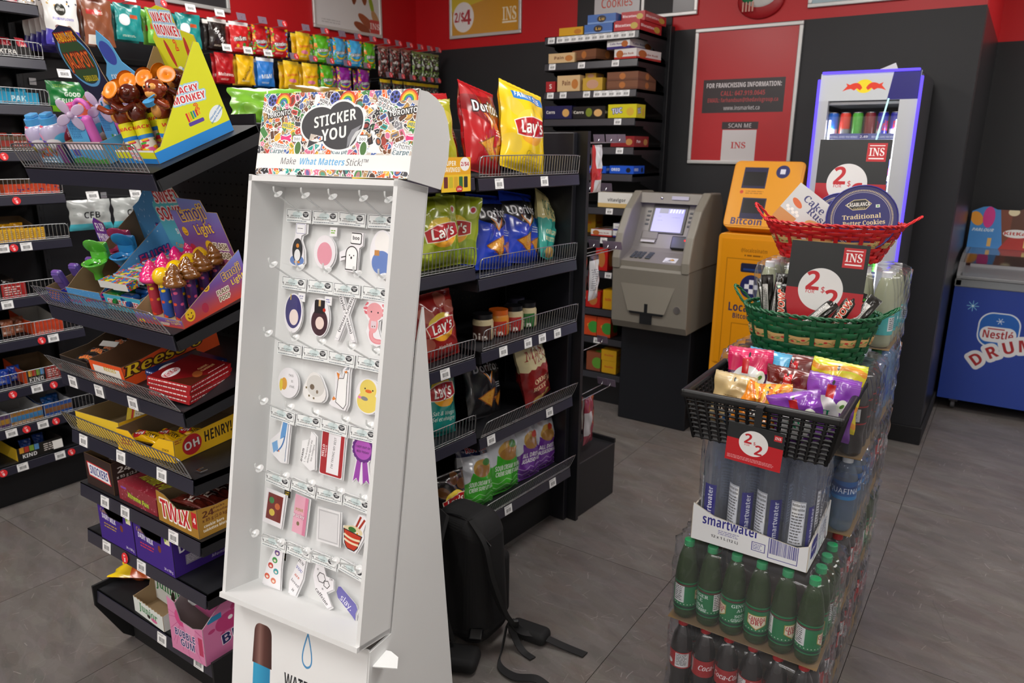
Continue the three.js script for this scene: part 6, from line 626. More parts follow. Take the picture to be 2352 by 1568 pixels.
  addArt('photo', 0.052, 0.074, (c, w, h) => { R(c, '#7a2a26', w * 0.14, h * 0.1, w * 0.76, h * 0.76); E(c, '#3f8a4a', w * 0.34, h * 0.3, 22); E(c, '#c86a3a', w * 0.66, h * 0.42, 22); E(c, '#d8c04a', w * 0.42, h * 0.64, 24); }); addArt('carton', 0.036, 0.08, (c, w, h) => { bg(c, w, h, '#f0b4c8'); R(c, '#e08aa8', w * 0.76, 0, w * 0.24, h); T(c, 'PINK', w * 0.4, h * 0.38, 28, '#b0985a', { rot: -0.1 }); T(c, 'Pocky', w * 0.4, h * 0.54, 34, '#f6f0f2', { st: '#b85a7a', sw: 5, rot: -0.1 }); E(c, '#8a7a5a', w * 0.4, h * 0.74, 12, 14); });
  addArt('white', 0.058, 0.07, (c, w, h) => { R(c, '#f2f2f4', 0, 0, w, h); R(c, '#c9c9cc', w * 0.06, h * 0.06, w * 0.88, h * 0.88); R(c, '#e6e6e8', w * 0.1, h * 0.1, w * 0.8, h * 0.8); });
  addArt('ramen', 0.054, 0.08, (c, w, h) => { c.strokeStyle = '#a8301c'; c.lineWidth = 14; c.beginPath(); c.moveTo(w * 0.52, h * 0.46); c.lineTo(w * 0.72, h * 0.06); c.moveTo(w * 0.62, h * 0.48); c.lineTo(w * 0.9, h * 0.1); c.stroke(); E(c, '#e8d8b0', w * 0.46, h * 0.46, w * 0.42, h * 0.12); E(c, '#3a7a34', w * 0.42, h * 0.45, 30, 16); E(c, '#f2f0e4', w * 0.66, h * 0.5, 16, 11); E(c, '#e8a82a', w * 0.66, h * 0.5, 8, 6); G(c, '#c8391e', [[w * 0.05, h * 0.5], [w * 0.87, h * 0.54], [w * 0.74, h * 0.86], [w * 0.62, h * 0.96], [w * 0.3, h * 0.95], [w * 0.17, h * 0.84]], '#26262a', 6); c.strokeStyle = '#f2e4c0'; c.lineWidth = 14; c.beginPath(); c.moveTo(w * 0.09, h * 0.62); c.quadraticCurveTo(w * 0.4, h * 0.72, w * 0.82, h * 0.66); c.moveTo(w * 0.12, h * 0.74); c.quadraticCurveTo(w * 0.4, h * 0.82, w * 0.78, h * 0.78); c.stroke(); }, [[-0.4, 0.14], [-0.1, 0], [0.2, 0], [0.3, 0.14], [0.48, 0.46], [0.4, 0.6], [0.5, 0.95], [0.3, 1], [0.12, 0.98], [-0.06, 0.66], [-0.5, 0.56]]);
  addArt('rings', 0.05, 0.09, (c, w, h) => { for (const [x, y, k] of [[0.7, 0.15, '#6a4a8a'], [0.6, 0.34, '#3f9a4a'], [0.4, 0.5, '#c83a2a'], [0.7, 0.6, '#2f9aa0'], [0.25, 0.78, '#d8502a'], [0.6, 0.84, '#e07a5a']]) { E(c, k, w * x, h * y, 22, 20); E(c, '#f2e2d4', w * x, h * y + 4, 11, 9); } }, [[-0.5, 0], [0.5, 0], [0.46, 0.5], [0.5, 1], [0.1, 1], [-0.3, 0.5]]); addArt('caffeine', 0.056, 0.09, (c, w, h) => { c.strokeStyle = '#444'; c.lineWidth = 5; for (const [x, y, s, n] of [[0.4, 0.36, 34, 6], [0.66, 0.46, 26, 5]]) { c.beginPath(); for (let i = 0; i <= n; i++) c.lineTo(w * x + s * Math.cos(i * 6.283 / n), h * y + s * Math.sin(i * 6.283 / n)); c.stroke(); } T(c, 'CH', w * 0.84, h * 0.3, 18, '#444'); T(c, 'O', w * 0.2, h * 0.2, 18, '#444'); T(c, 'N', w * 0.5, h * 0.6, 18, '#444'); T(c, 'caffeine', w * 0.5, h * 0.78, 32, '#333', { f: 'serif', rot: 0.6, w: w * 0.8 }); }, [[-0.3, 0.3], [0.3, 0], [0.5, 0.1], [0.2, 0.36], [0.5, 0.5], [0.46, 0.72], [0.1, 0.72], [-0.1, 1], [-0.4, 0.96], [-0.5, 0.6]]);
  addArt('words', 0.04, 0.085, (c, w, h) => { ['JUN', 'YOU', 'are', 'loved', 'it'].forEach((s, i) => T(c, s, w * (0.7 - 0.1 * i), h * (0.12 + 0.19 * i), 28, ['#333', '#4a5aa8', '#c8503a', '#6a6a70', '#333'][i], { rot: 0.5, f: 'serif' })); }, [[-0.5, 0], [0, 0], [0.4, 0.5], [0.5, 1], [0.1, 1], [-0.5, 0.3]]); addArt('slay', 0.058, 0.05, (c, w, h) => { bg(c, w, h, '#6a64b4'); T(c, 'slay.', w * 0.5, h * 0.5, 56, '#f6f6fa', { wt: 'normal', rot: 0.35 }); }, [[-0.4, 0.5], [-0.5, 0.7], [-0.46, 0.95], [-0.36, 1], [0.4, 0.66], [0.5, 0.5], [0.46, 0.3], [0.5, 0.0], [0.36, 0.1]]);
  const DESC = { penguin: 'penguin sticker', plainpink: 'plain pink sticker', ghost: 'white ghost sticker saying boo', overall: 'blue overalls sticker', violet: 'violet haired portrait sticker', darkhat: 'dark hat portrait sticker', cross: 'crossed lettering strip sticker', axolotl: 'pink axolotl sticker', fine: 'round white lettering sticker', skull: 'pale skull sticker', goose: 'white goose sticker', duck: 'yellow duckling sticker', sneaker: 'blue sneaker sticker', sarcasm: 'white dictionary text sticker', hello: 'red name tag sticker', rosette: 'purple rosette sticker', photo: 'small framed picture sticker', carton: 'pink snack box sticker', white: 'blank square sticker', ramen: 'ramen bowl sticker', rings: 'scattered colour dot stickers', caffeine: 'molecule diagram sticker', words: 'coloured word sticker', slay: 'violet speech bubble sticker' };
  const grid = [['penguin', 'plainpink', 'ghost', 'overall', 'plainpink'], ['violet', 'darkhat', 'cross', 'axolotl', 'skull'], ['fine', 'skull', 'goose', 'duck', 'fine'], ['sneaker', 'sarcasm', 'hello', 'rosette', 'darkhat'], ['photo', 'carton', 'white', 'ramen', 'goose'], ['rings', 'words', 'caffeine', 'slay', 'white']];
  const bagM = std("#ffffff", 0.04, { transmission: 1, thickness: 0, ior: 1.22 }), CX = [-0.131, -0.049, 0.029, 0.113, 0.179], SR = [0.93, 0.772, 0.615, 0.457, 0.298, 0.142], rr = rng(77);
  const cardG = carton(0.077, 0.03, 0.0016, { all: wht, pz: head }), cardHalf = carton(0.044, 0.03, 0.0016, { all: wht, pz: { ...head, u1: head.u0 + (head.u1 - head.u0) * 0.57 } }), bagG = box(0.074, 0.1, 0.0004, 0, -0.05, 0), bagGH = box(0.042, 0.1, 0.0004, 0, -0.05, 0);
  grid.forEach((row, i) => row.forEach((k, j) => {
    const half = j === 4, x = CX[j] + (half ? 0.003 : 0), tilt = (rr() - 0.5) * (i > 2 ? 0.2 : 0.05) - (i > 3 ? 0.05 : 0), a = art[k], n = half ? 'partly hidden ' : '';
    const hkO = thing('display_hook', `clear plastic hook, row ${['one', 'two', 'three', 'four', 'five', 'six'][i]} from the top, ${ORD[j]} from the left`, 'hook', ...S(SR[i] - 0.012, D - 0.006, CX[j]), rad(5.75), 'clear hooks on the sticker stand'); hkO.rotation.x = -lean - 0.4; put('rod', hk, cm, hkO); put('stop_disc', disc, cm, hkO);
    const o = thing('sticker_pack', `${n}${DESC[k]} in a clear bag, row ${['one', 'two', 'three', 'four', 'five', 'six'][i]} of the white stand`, 'sticker pack', ...S(SR[i], D - 0.022 - (i > 2 ? 0.006 : 0), x), rad(5.75) + (i > 2 ? 0.1 * (rr() - 0.5) : 0), 'sticker packs on the white stand'); o.rotation.x = -lean + 0.03; o.rotation.z = tilt;
    put('header_card', half ? cardHalf : cardG, pm(P), o, 0, -0.03, 0); put('header_card', half ? cardHalf : cardG, pm(P), o, 0.003, -0.0315, -0.004);
    put('clear_bag', half ? bagGH : bagG, bagM, o, 0, -0.03, 0.0005);
    const sc = half ? 0.8 : 1.18, sg = sheet(a.o.map(([p, q]) => [p * a.w * sc, q * a.h * sc]), 0.0012, a.r, wht); put('sticker', sg, pm(P, 'gloss'), o, half ? 0.004 : 0.004 * (rr() - 0.5), -0.132 + (i === 5 ? 0.004 : 0), -0.002, 0, 0, i > 2 ? 0.06 * (rr() - 0.5) : 0);
    const bk = sheet(a.o.map(([p, q]) => [p * a.w * sc * 1.02, q * a.h * sc * 1.01]), 0.001, wht, wht); put('sticker_behind', bk, pm(P), o, 0.002, -0.1335, -0.005);
  }));
  // small brand squares on some packs
  [[0, 1, '#7fb83a'], [0, 3, '#c83a3a'], [1, 0, '#8a8ab8'], [1, 1, '#8a8ab8'], [4, 0, '#26221a'], [5, 0, '#26221a']].forEach(([i, j, k], q) => { const r = tex(P, 60, 56, (c, w, h) => { bg(c, w, h, i > 3 ? '#26221a' : '#f4f4f6'); small(c, 10, 18, 40, 2, 14, i > 3 ? '#e8c83a' : k, q + 2); }); const m = tag(put('pack_seal', carton(0.021, 0.02, 0.0012, { all: wht, pz: r }), pm(P, 'gloss'), null, ...S(SR[i] - 0.055, D - 0.0165, CX[j] + 0.022), -lean, rad(5.75), 0), `tiny square seal on the ${ORD[j]} pack of sticker row ${['one', 'two', 'three', 'four', 'five', 'six'][i]}`, 'seal', 'square seals on sticker packs'); });
}
// ---------------------------------------------------------------- black backpack on the floor behind the stand
{
  const o = thing('backpack', 'black backpack slumped on the floor with straps trailing over the tiles', 'backpack', -1.335, 0, -1.73, 0), m = std('#0d0d0f', 0.8), web = std('#121214', 0.7), pl = std('#0c0c0e', 0.3);
  const body = (() => { const g = new RoundedBoxGeometry(0.22, 0.46, 0.2, 6, 0.07), p = g.attributes.position; for (let i = 0; i < p.count; i++) { const y = p.getY(i) + 0.23, k = 1 - 0.25 * Math.max(0, y - 0.3); p.setXYZ(i, p.getX(i) * k + 0.006 * Math.sin(y * 40), p.getY(i), p.getZ(i) * k * (1 - 0.3 * y) + 0.008 * Math.sin(y * 31 + p.getX(i) * 20)); } g.computeVertexNormals(); return g.translate(0, 0.232, 0); })();
  put('bag_body', body, m, o); put('front_pocket', rbox(0.2, 0.25, 0.07, 0.03, -0.02, 0.15, -0.1, 0, 0, 0, 4), m, o);
  put('zip', [tube([[-0.12, 0.38, 0.05], [-0.05, 0.445, 0.06], [0.05, 0.445, 0.06], [0.12, 0.38, 0.05]], 0.004, 20, 5)], pl, o);
  const strap = (pts, w, t = 0.003) => { const c = new THREE.CatmullRomCurve3(pts.map((p) => V(...p))), n = 40, P = [], I = []; for (let i = 0; i <= n; i++) { const q = c.getPoint(i / n), d = c.getTangent(i / n), s = V(0, 1, 0).cross(d); if (s.length() < 0.3) s.set(d.z, 0, -d.x); s.normalize(); const s2 = pts.side ? V(...pts.side) : s, nn = d.clone().cross(s2).normalize(); for (const [a, b] of [[-1, 1], [1, 1], [1, -1], [-1, -1]]) P.push(q.x + s2.x * a * w / 2 + nn.x * b * t / 2, q.y + s2.y * a * w / 2 + nn.y * b * t / 2, q.z + s2.z * a * w / 2 + nn.z * b * t / 2); } for (let i = 0; i < n; i++) for (let k = 0; k < 4; k++) { const a = i * 4 + k, b = i * 4 + (k + 1) % 4; I.push(a, b, a + 4, b, b + 4, a + 4); } I.push(0, 2, 1, 0, 3, 2, n * 4, n * 4 + 1, n * 4 + 2, n * 4, n * 4 + 2, n * 4 + 3); const g = new THREE.BufferGeometry(); g.setAttribute('position', new THREE.Float32BufferAttribute(P, 3)); g.setIndex(I); const f = g.toNonIndexed(); f.computeVertexNormals(); f.setAttribute('uv', new THREE.Float32BufferAttribute(new Float32Array(f.attributes.position.count * 2), 2)); return f; };
  const sidew = (a, s) => { a.side = s; return a; };
  put('shoulder_strap', strap(sidew([[0.03, 0.45, 0.05], [0.1, 0.4, 0.07], [0.125, 0.28, 0.06], [0.15, 0.14, 0.02], [0.16, 0.1, 0.0]], [0.8, 0.2, 0.5]), 0.055, 0.014), m, o); put('shoulder_strap', strap(sidew([[-0.06, 0.45, 0.06], [-0.03, 0.36, 0.14], [0.01, 0.2, 0.17], [0.03, 0.07, 0.15]], [0.9, 0, 0.4]), 0.055, 0.014), m, o);
  put('strap_adjuster', rbox(0.034, 0.036, 0.014, 0.004, 0.172, 0.088, -0.006, 0.3, 0.6), pl, o);
  put('webbing_strap', strap(sidew([[0.165, 0.1, 0.0], [0.19, 0.05, -0.03], [0.24, 0.03, -0.07], [0.31, 0.012, -0.09], [0.39, 0.005, -0.1]], [-0.1, 0.0, 0.99]), 0.03), web, o); put('webbing_strap', strap(sidew([[0.16, 0.09, 0.0], [0.19, 0.03, 0.0], [0.22, 0.008, 0.005], [0.26, 0.005, 0.012]], [0.3, 0, -0.95]), 0.024), web, o); put('webbing_strap', strap(sidew([[0.15, 0.08, 0.0], [0.16, 0.02, 0.04], [0.19, 0.007, 0.1], [0.26, 0.01, 0.12], [0.33, 0.02, 0.1], [0.39, 0.006, 0.1]], [0.3, 0, 0.95]), 0.032), web, o);
  put('hip_pad', [rbox(0.14, 0.045, 0.07, 0.02, 0.19, 0.024, -0.075, 0, 0.1, 0, 4), rbox(0.15, 0.05, 0.1, 0.022, 0.07, 0.026, 0.17, 0, 0.4, 0, 4)], m, o); put('buckle', rbox(0.045, 0.018, 0.04, 0.006, 0.09, 0.07, 0.09, 0.5, 0.5), pl, o); put('red_toggle', rbox(0.014, 0.02, 0.012, 0.005, 0.085, 0.12, 0.0), std('#b01820', 0.4), o);
}
// ---------------------------------------------------------------- stacked drinks with baskets
const PD = 'drink';
const labelT = {
  coke: tex(PD, 300, 100, (c, w, h) => { bg(c, w, h, '#b01a1e'); T(c, 'Coca-Cola', w * 0.28, h * 0.42, 44, '#f4eeea', { f: 'serif', skew: -0.25, w: w * 0.44 }); R(c, '#e6e4e0', w * 0.62, h * 0.08, w * 0.2, h * 0.84); small(c, w * 0.635, h * 0.12, w * 0.16, 9, 8, '#444', 3); E(c, '#f0eeea', w * 0.53, h * 0.7, 14); R(c, '#d9d7d2', w * 0.88, h * 0.1, 22, h * 0.8); barcode(c, w * 0.89, h * 0.14, 16, h * 0.7); }),
  zero: tex(PD, 300, 100, (c, w, h) => { bg(c, w, h, '#16100f'); R(c, '#a01c20', 0, 0, w, 8); R(c, '#a01c20', 0, h - 8, w, 8); T(c, 'Coca-Cola', w * 0.26, h * 0.5, 40, '#c8282c', { f: 'serif', skew: -0.25, w: w * 0.4 }); R(c, '#d8d6d2', w * 0.62, h * 0.16, w * 0.24, h * 0.68); small(c, w * 0.635, h * 0.2, w * 0.2, 7, 8, '#444', 3); }),
  ginger: tex(PD, 330, 150, (c, w, h) => { bg(c, w, h, '#0f7a45'); R(c, '#0a3a26', 0, h * 0.06, w, 14); R(c, '#7a2a22', 0, h * 0.09, w, 5); R(c, '#0a3a26', 0, h * 0.86, w, 14); for (let i = 0; i < 22; i++) E(c, '#e8e4d8', i * 15 + 5, h * 0.8, 2.5); G(c, '#efe6c8', [[w * 0.08, h * 0.3], [w * 0.32, h * 0.3], [w * 0.32, h * 0.6], [w * 0.2, h * 0.78], [w * 0.08, h * 0.6]], '#b8963a', 4); T(c, 'CANADA', w * 0.2, h * 0.42, 28, '#b8242a', { w: w * 0.22 }); T(c, 'DRY', w * 0.2, h * 0.56, 28, '#b8242a'); T(c, 'GINGER', w * 0.54, h * 0.26, 24, '#eef2ec', { f: 'serif' }); T(c, 'ALE', w * 0.54, h * 0.42, 24, '#eef2ec', { f: 'serif' }); T(c, 'SODA', w * 0.54, h * 0.62, 22, '#eef2ec', { f: 'serif' }); T(c, 'GINGEMBRE', w * 0.54, h * 0.76, 22, '#eef2ec', { f: 'serif', w: w * 0.28 }); R(c, '#e4e4e0', w * 0.76, h * 0.14, w * 0.16, h * 0.6); small(c, w * 0.77, h * 0.18, w * 0.13, 8, 10, '#555', 3); }),
  aqua: tex(PD, 260, 90, (c, w, h) => { bg(c, w, h, '#1d5a9a'); R(c, '#2f86c4', 0, h * 0.8, w, h * 0.2); G(c, '#123f7a', [[0, h * 0.35], [w * 0.3, h * 0.1], [w * 0.6, h * 0.3], [w, h * 0.05], [w, h * 0.5], [0, h * 0.6]]); T(c, 'AQUAFINA', w * 0.5, h * 0.52, 34, '#f0f4f8', { w: w * 0.5, wt: 'normal' }); }),
  lemon: tex(PD, 260, 110, (c, w, h) => { bg(c, w, h, '#3fb8b4'); small(c, w * 0.4, h * 0.15, w * 0.2, 7, 12, '#1f7a8a', 2); T(c, 'fresh', w * 0.2, h * 0.5, 30, '#eef6f4'); R(c, '#e4e8e6', w * 0.7, h * 0.1, w * 0.24, h * 0.7); small(c, w * 0.72, h * 0.16, w * 0.2, 6, 11, '#555', 3); }),
  sprite: tex(PD, 200, 80, (c, w, h) => { bg(c, w, h, '#1f4f9a'); T(c, 'DASANI', w * 0.5, h * 0.3, 26, '#eaf0f6', { w: w * 0.4 }); R(c, '#dfe4e8', w * 0.3, h * 0.45, w * 0.4, h * 0.5); small(c, w * 0.32, h * 0.5, w * 0.34, 4, 9, '#555', 2); }),
};
const water = (tint, k) => std(tint, 0.07, { transmission: k, thickness: 0, ior: 1.4 });
// each kind: radius, profile [r, y], label band [y0, y1], cap colour
const KIND = {
  coke: { name: 'cola_bottle', r: 0.0325, prof: [[0.001, 0], [0.024, 0], [0.03, 0.006], [0.0315, 0.03], [0.029, 0.06], [0.0325, 0.095], [0.0325, 0.15], [0.031, 0.17], [0.024, 0.2], [0.014, 0.222], [0.0125, 0.232]], band: [0.096, 0.15], mat: std('#150a07', 0.06, { clearcoat: 1, clearcoatRoughness: 0.03 }), cap: std('#b8181c', 0.35) },
  zero: { name: 'dark_cola_bottle', r: 0.0325, prof: null, band: [0.096, 0.15], mat: std('#150a07', 0.06, { clearcoat: 1, clearcoatRoughness: 0.03 }), cap: std('#141416', 0.35) },
  ginger: { name: 'ginger_ale_bottle', r: 0.0335, prof: [[0.001, 0], [0.024, 0], [0.031, 0.008], [0.0335, 0.03], [0.0335, 0.13], [0.032, 0.15], [0.026, 0.19], [0.017, 0.22], [0.0135, 0.23]], band: [0.034, 0.122], mat: std('#8fbf6a', 0.05, { transmission: 0.9, thickness: 0.05, ior: 1.36, attenuationColor: new THREE.Color('#2f5a1c'), attenuationDistance: 0.02 }), cap: std('#1f9a5a', 0.4) },
  aqua: { name: 'water_bottle', r: 0.0335, prof: [[0.001, 0.008], [0.022, 0], [0.03, 0.008], [0.0335, 0.03], [0.0325, 0.06], [0.0335, 0.1], [0.0335, 0.15], [0.031, 0.17], [0.02, 0.2], [0.0125, 0.212]], band: [0.104, 0.16], mat: water('#c4d6e6', 0.86), cap: std('#e8ecee', 0.4) },
  lemon: { name: 'lemonade_bottle', r: 0.034, prof: [[0.001, 0], [0.025, 0], [0.032, 0.006], [0.034, 0.02], [0.034, 0.1], [0.033, 0.12], [0.027, 0.17], [0.018, 0.205], [0.014, 0.214]], band: [0.042, 0.102], mat: std('#c9cba6', 0.08, { transmission: 0.35, thickness: 0.05, ior: 1.34, attenuationColor: new THREE.Color('#b9bf8a'), attenuationDistance: 0.04, clearcoat: 0.6 }), cap: std('#ecebe8', 0.4) },
  sprite: { name: 'green_capped_bottle', r: 0.033, prof: [[0.001, 0], [0.024, 0], [0.031, 0.008], [0.033, 0.03], [0.033, 0.13], [0.031, 0.16], [0.024, 0.195], [0.014, 0.212]], band: [0.05, 0.1], mat: water('#8fb4d8', 0.55), cap: std('#127a3e', 0.4) },
  smart: { name: 'tall_water_bottle', r: 0.0365, prof: [[0.001, 0], [0.03, 0], [0.0365, 0.012], [0.0365, 0.23], [0.0355, 0.25], [0.03, 0.285], [0.019, 0.305], [0.0135, 0.312]], band: null, mat: water('#dde3ec', 0.9), cap: std('#e8ecee', 0.4) },
};
KIND.zero.prof = KIND.coke.prof;
const capG = lathe([[0.001, 0.018], [0.0135, 0.018], [0.0148, 0.015], [0.0148, 0]], 20);
const bottleProto = {};
function bottle(k, label, x, y, z, ry) {
  const K = KIND[k]; if (bottleProto[k]) return copyOf(bottleProto[k], label, x, y, z, ry);
  const o = thing(K.name, label, 'bottle', x, y, z, ry, K.name.replace(/_/g, ' ') + 's'); bottleProto[k] = o; const top = K.prof[K.prof.length - 1][1];
  put('bottle_body', lathe([...K.prof, [0.001, top + 0.001]], 28), K.mat, o); put('cap', capG, K.cap, o, 0, top - 0.002, 0);
  if (K.band) { const [a, b] = K.band; put('label', allUV(new THREE.CylinderGeometry(K.r + 0.0008, K.r + 0.0008, b - a, 28, 1, true), labelT[k]).translate(0, (a + b) / 2, 0), pm(PD, 'gloss'), o); }
  if (k === 'smart') { const part = (r, t0, tl, y0, y1) => allUV(new THREE.CylinderGeometry(K.r + 0.0008, K.r + 0.0008, y1 - y0, 12, 1, true, t0, tl), r).translate(0, (y0 + y1) / 2, 0);
    const nf = tex(PD, 90, 150, (c, w, h) => { bg(c, w, h, '#eceef2'); c.strokeStyle = '#333'; c.strokeRect(3, 3, w - 6, h - 6); T(c, 'Nutrition Facts', w / 2, 14, 12, '#222', { w: w * 0.85 }); T(c, 'Valeur nutritive', w / 2, 28, 12, '#222', { w: w * 0.85 }); small(c, 8, 40, w - 16, 11, 10, '#666', 4); }), dr = tex(PD, 90, 200, (c, w, h) => { bg(c, w, h, '#2c2a86'); c.save(); c.translate(w * 0.5, h * 0.5); c.rotate(-Math.PI / 2); T(c, 'smartwater', 0, 0, 54, '#e4e6f0', { w: h * 0.9 }); c.restore(); });
    put('label', part(nf, -0.5, 1.0, 0.06, 0.185), pm(PD, 'gloss'), o); put('label', part(dr, 0.75, 0.9, 0.04, 0.17), pm(PD, 'gloss'), o); }
  return o;
}
// thin wrinkled shrink film around a pack, open patches left by the shape of the bottles
function film(w, h, d, seed) {
  const n = 72, m = 18, P = [], I = [], ph = rng(seed)() * 6; const per = (t) => { const a = t * Math.PI * 2, c = Math.cos(a), s = Math.sin(a), k = Math.pow(Math.pow(Math.abs(c), 7) + Math.pow(Math.abs(s), 7), -1 / 7); return [c * k * w / 2, s * k * d / 2]; };
  for (let j = 0; j <= m; j++) for (let i = 0; i <= n; i++) { const v = j / m, [x, z] = per(i / n), top = v > 0.72 ? (v - 0.72) / 0.28 : 0, k = 1 - 0.92 * Math.pow(top, 1.5), wob = 0.004 * Math.sin(i * 1.9 + v * 13 + ph) + 0.002 * Math.sin(i * 0.7 - v * 29 + ph * 2), y = v < 0.72 ? h * 0.93 * v / 0.72 : h * (0.93 + 0.07 * Math.min(1, top * 3)) - 0.006 * top * Math.abs(Math.sin(i * 0.55)) , q = 1 + wob / Math.hypot(x, z); P.push(x * k * q, Math.max(0.002, y), z * k * q); }
  for (let j = 0; j < m; j++) for (let i = 0; i < n; i++) { const a = j * (n + 1) + i; I.push(a, a + n + 1, a + 1, a + 1, a + n + 1, a + n + 2); }
  const g = new THREE.BufferGeometry(); g.setAttribute('position', new THREE.Float32BufferAttribute(P, 3)); g.setIndex(I); g.computeVertexNormals(); g.setAttribute('uv', new THREE.Float32BufferAttribute(new Float32Array(P.length / 3 * 2), 2)); return g;
}
{
  const px = 0.069, X0 = -0.638, rr = rng(14);
  const packs = [['coke', 0.001, -1.862, 'bottom case in front', 1], ['ginger', 0.264, -1.862, 'green case in front', 1], ['coke', 0.001, -2.145, 'bottom case of the middle stack', 0], ['coke', 0.264, -2.145, 'second case of the middle stack', 0], ['aqua', 0.527, -2.145, 'water case of the middle stack', 1], ['zero', 0.764, -2.145, 'top case of the middle stack', 1], ['coke', 0.001, -2.428, 'bottom case of the rear stack', 0], ['ginger', 0.264, -2.428, 'second case of the rear stack', 0], ['coke', 0.527, -2.428, 'third case of the rear stack', 0], ['sprite', 0.78, -2.428, 'fourth case of the rear stack', 1], ['lemon', 1.016, -2.428, 'top case of the rear stack', 1]];
  const padM = std('#8a6f4a', 0.8);
  packs.forEach(([k, y, z0, where, front], pi) => {
    for (let i = 0; i < 6; i++) for (let r = 0; r < 4; r++) {
      if (!(i === 5 || i === 0 || (front && r === 0) || (k === 'aqua' && i > 3) || (k === 'lemon' && r === 1 && i > 3))) continue;
      const turn = k === 'ginger' && r === 0 ? [1.9, 3.4, -1.1, 0.2, 1.1, 1.6][i] - 1.2 : k === 'coke' && r === 0 ? [2.2, -0.5, -1.4, 1.0, -2.3, 0.3][i] : k === 'aqua' ? Math.PI - 0.1 : k === 'zero' ? 1.5 : k === 'lemon' && r === 0 ? 2.6 : rr() * 6;
      bottle(k, `${KIND[k].name.replace(/_/g, ' ')} in the ${where}, ${ORD[i]} across, ${ORD[r]} row`, X0 + px * i, y + 0.002, z0 - px * r, turn);
    }
    tag(put('carton_pad', box(px * 6 + 0.004, 0.002, px * 4 + 0.004, X0 + px * 2.5, y, z0 - px * 1.5), padM, null), `thin brown card under the ${where}`, 'card pad', 'card pads under drink cases');
    const K = KIND[k], h = K.prof[K.prof.length - 1][1] + 0.02; tag(put('shrink_wrap', film(px * 6 + 0.022, h + 0.002, px * 4 + 0.022, pi + 1), MAT.film, null, X0 + px * 2.5, y + 0.001, z0 - px * 1.5), `crinkled clear shrink wrap around the ${where}`, 'shrink wrap', 'shrink wrap on drink cases');
  });
  // tall water bottles in a white tray
  const TX0 = -0.588, tp = 0.0755, TY = 0.522, TZ = -1.9, wx = 0.315, wd = 0.24;
  for (let i = 0; i < 4; i++) for (let r = 0; r < 3; r++) bottle('smart', `tall clear water bottle in the white tray, ${ORD[i]} across and ${ORD[r]} row back`, TX0 + tp * i, TY + 0.004, TZ - tp * r, r ? rr() * 6 : [-0.9, -0.5, -0.5, 0.15][i] + (i === 0 ? -0.4 : 0));
  const trF = tex(PD, 520, 200, (c, w, h) => { bg(c, w, h, '#e9ebee'); T(c, 'smartwater', w * 0.34, h * 0.36, 74, '#2c2a86', { w: w * 0.5 }); T(c, 'AU2226MG-D-02501', w * 0.46, h * 0.08, 18, '#55565a', { wt: 'normal', w: w * 0.3 }); small(c, w * 0.24, h * 0.56, w * 0.2, 3, 9, '#8a88b8', 2); T(c, '12 x 1 L (12 L)', w * 0.3, h * 0.76, 20, '#44464a'); c.strokeStyle = '#3a388a'; c.lineWidth = 3; c.strokeRect(w * 0.68, h * 0.3, w * 0.24, h * 0.6); barcode(c, w * 0.69, h * 0.36, w * 0.22, h * 0.42, '#3a388a'); c.strokeRect(w * 0.54, h * 0.6, w * 0.11, h * 0.22); small(c, w * 0.55, h * 0.64, w * 0.08, 4, 8, '#6a68a8', 3); }), trS = tex(PD, 300, 180, (c, w, h) => { bg(c, w, h, '#e4e7ea'); RR(c, '#2c2a86', w * 0.1, h * 0.3, w * 0.3, h * 0.5, 20); T(c, 'smart', w * 0.25, h * 0.55, 30, '#e8e8f0', { w: w * 0.24 }); small(c, w * 0.5, h * 0.3, w * 0.4, 5, 14, '#9a9cb0', 3); }), trI = sw(PD, '#cfc7b8');
  { const t = thing('carton_tray', 'white corrugated tray holding the tall water bottles', 'carton tray', TX0 + tp * 1.5, TY, TZ - tp); const e = wx / 2;
    put('front_wall', at(sheet([[-e, 0], [e, 0], [e, 0.075], [e - 0.03, 0.062], [-e + 0.06, 0.085], [-e, 0.11]], 0.004, trF, trI), 0, 0, wd / 2), pm(PD), t); put('back_wall', at(sheet(rect(wx, 0.1), 0.004, trS, trI), 0, 0, -wd / 2, 0, Math.PI), pm(PD), t); put('side_wall', at(sheet([[-wd / 2, 0], [wd / 2, 0], [wd / 2, 0.11], [-wd / 2, 0.075]], 0.004, trS, trI), e, 0, 0, 0, Math.PI / 2), pm(PD), t); put('side_wall', at(sheet([[-wd / 2, 0], [wd / 2, 0], [wd / 2, 0.1], [-wd / 2, 0.1]], 0.004, trS, trI), -e, 0, 0, 0, -Math.PI / 2), pm(PD), t); put('bottom', box(wx, 0.003, wd, 0, 0.0015, 0), padM, t); }
  tag(put('shrink_wrap', film(wx + 0.004, 0.325, wd - 0.008, 40), MAT.film, null, TX0 + tp * 1.5, TY + 0.006, TZ - tp), 'clear shrink wrap over the tall water bottles', 'shrink wrap');
}
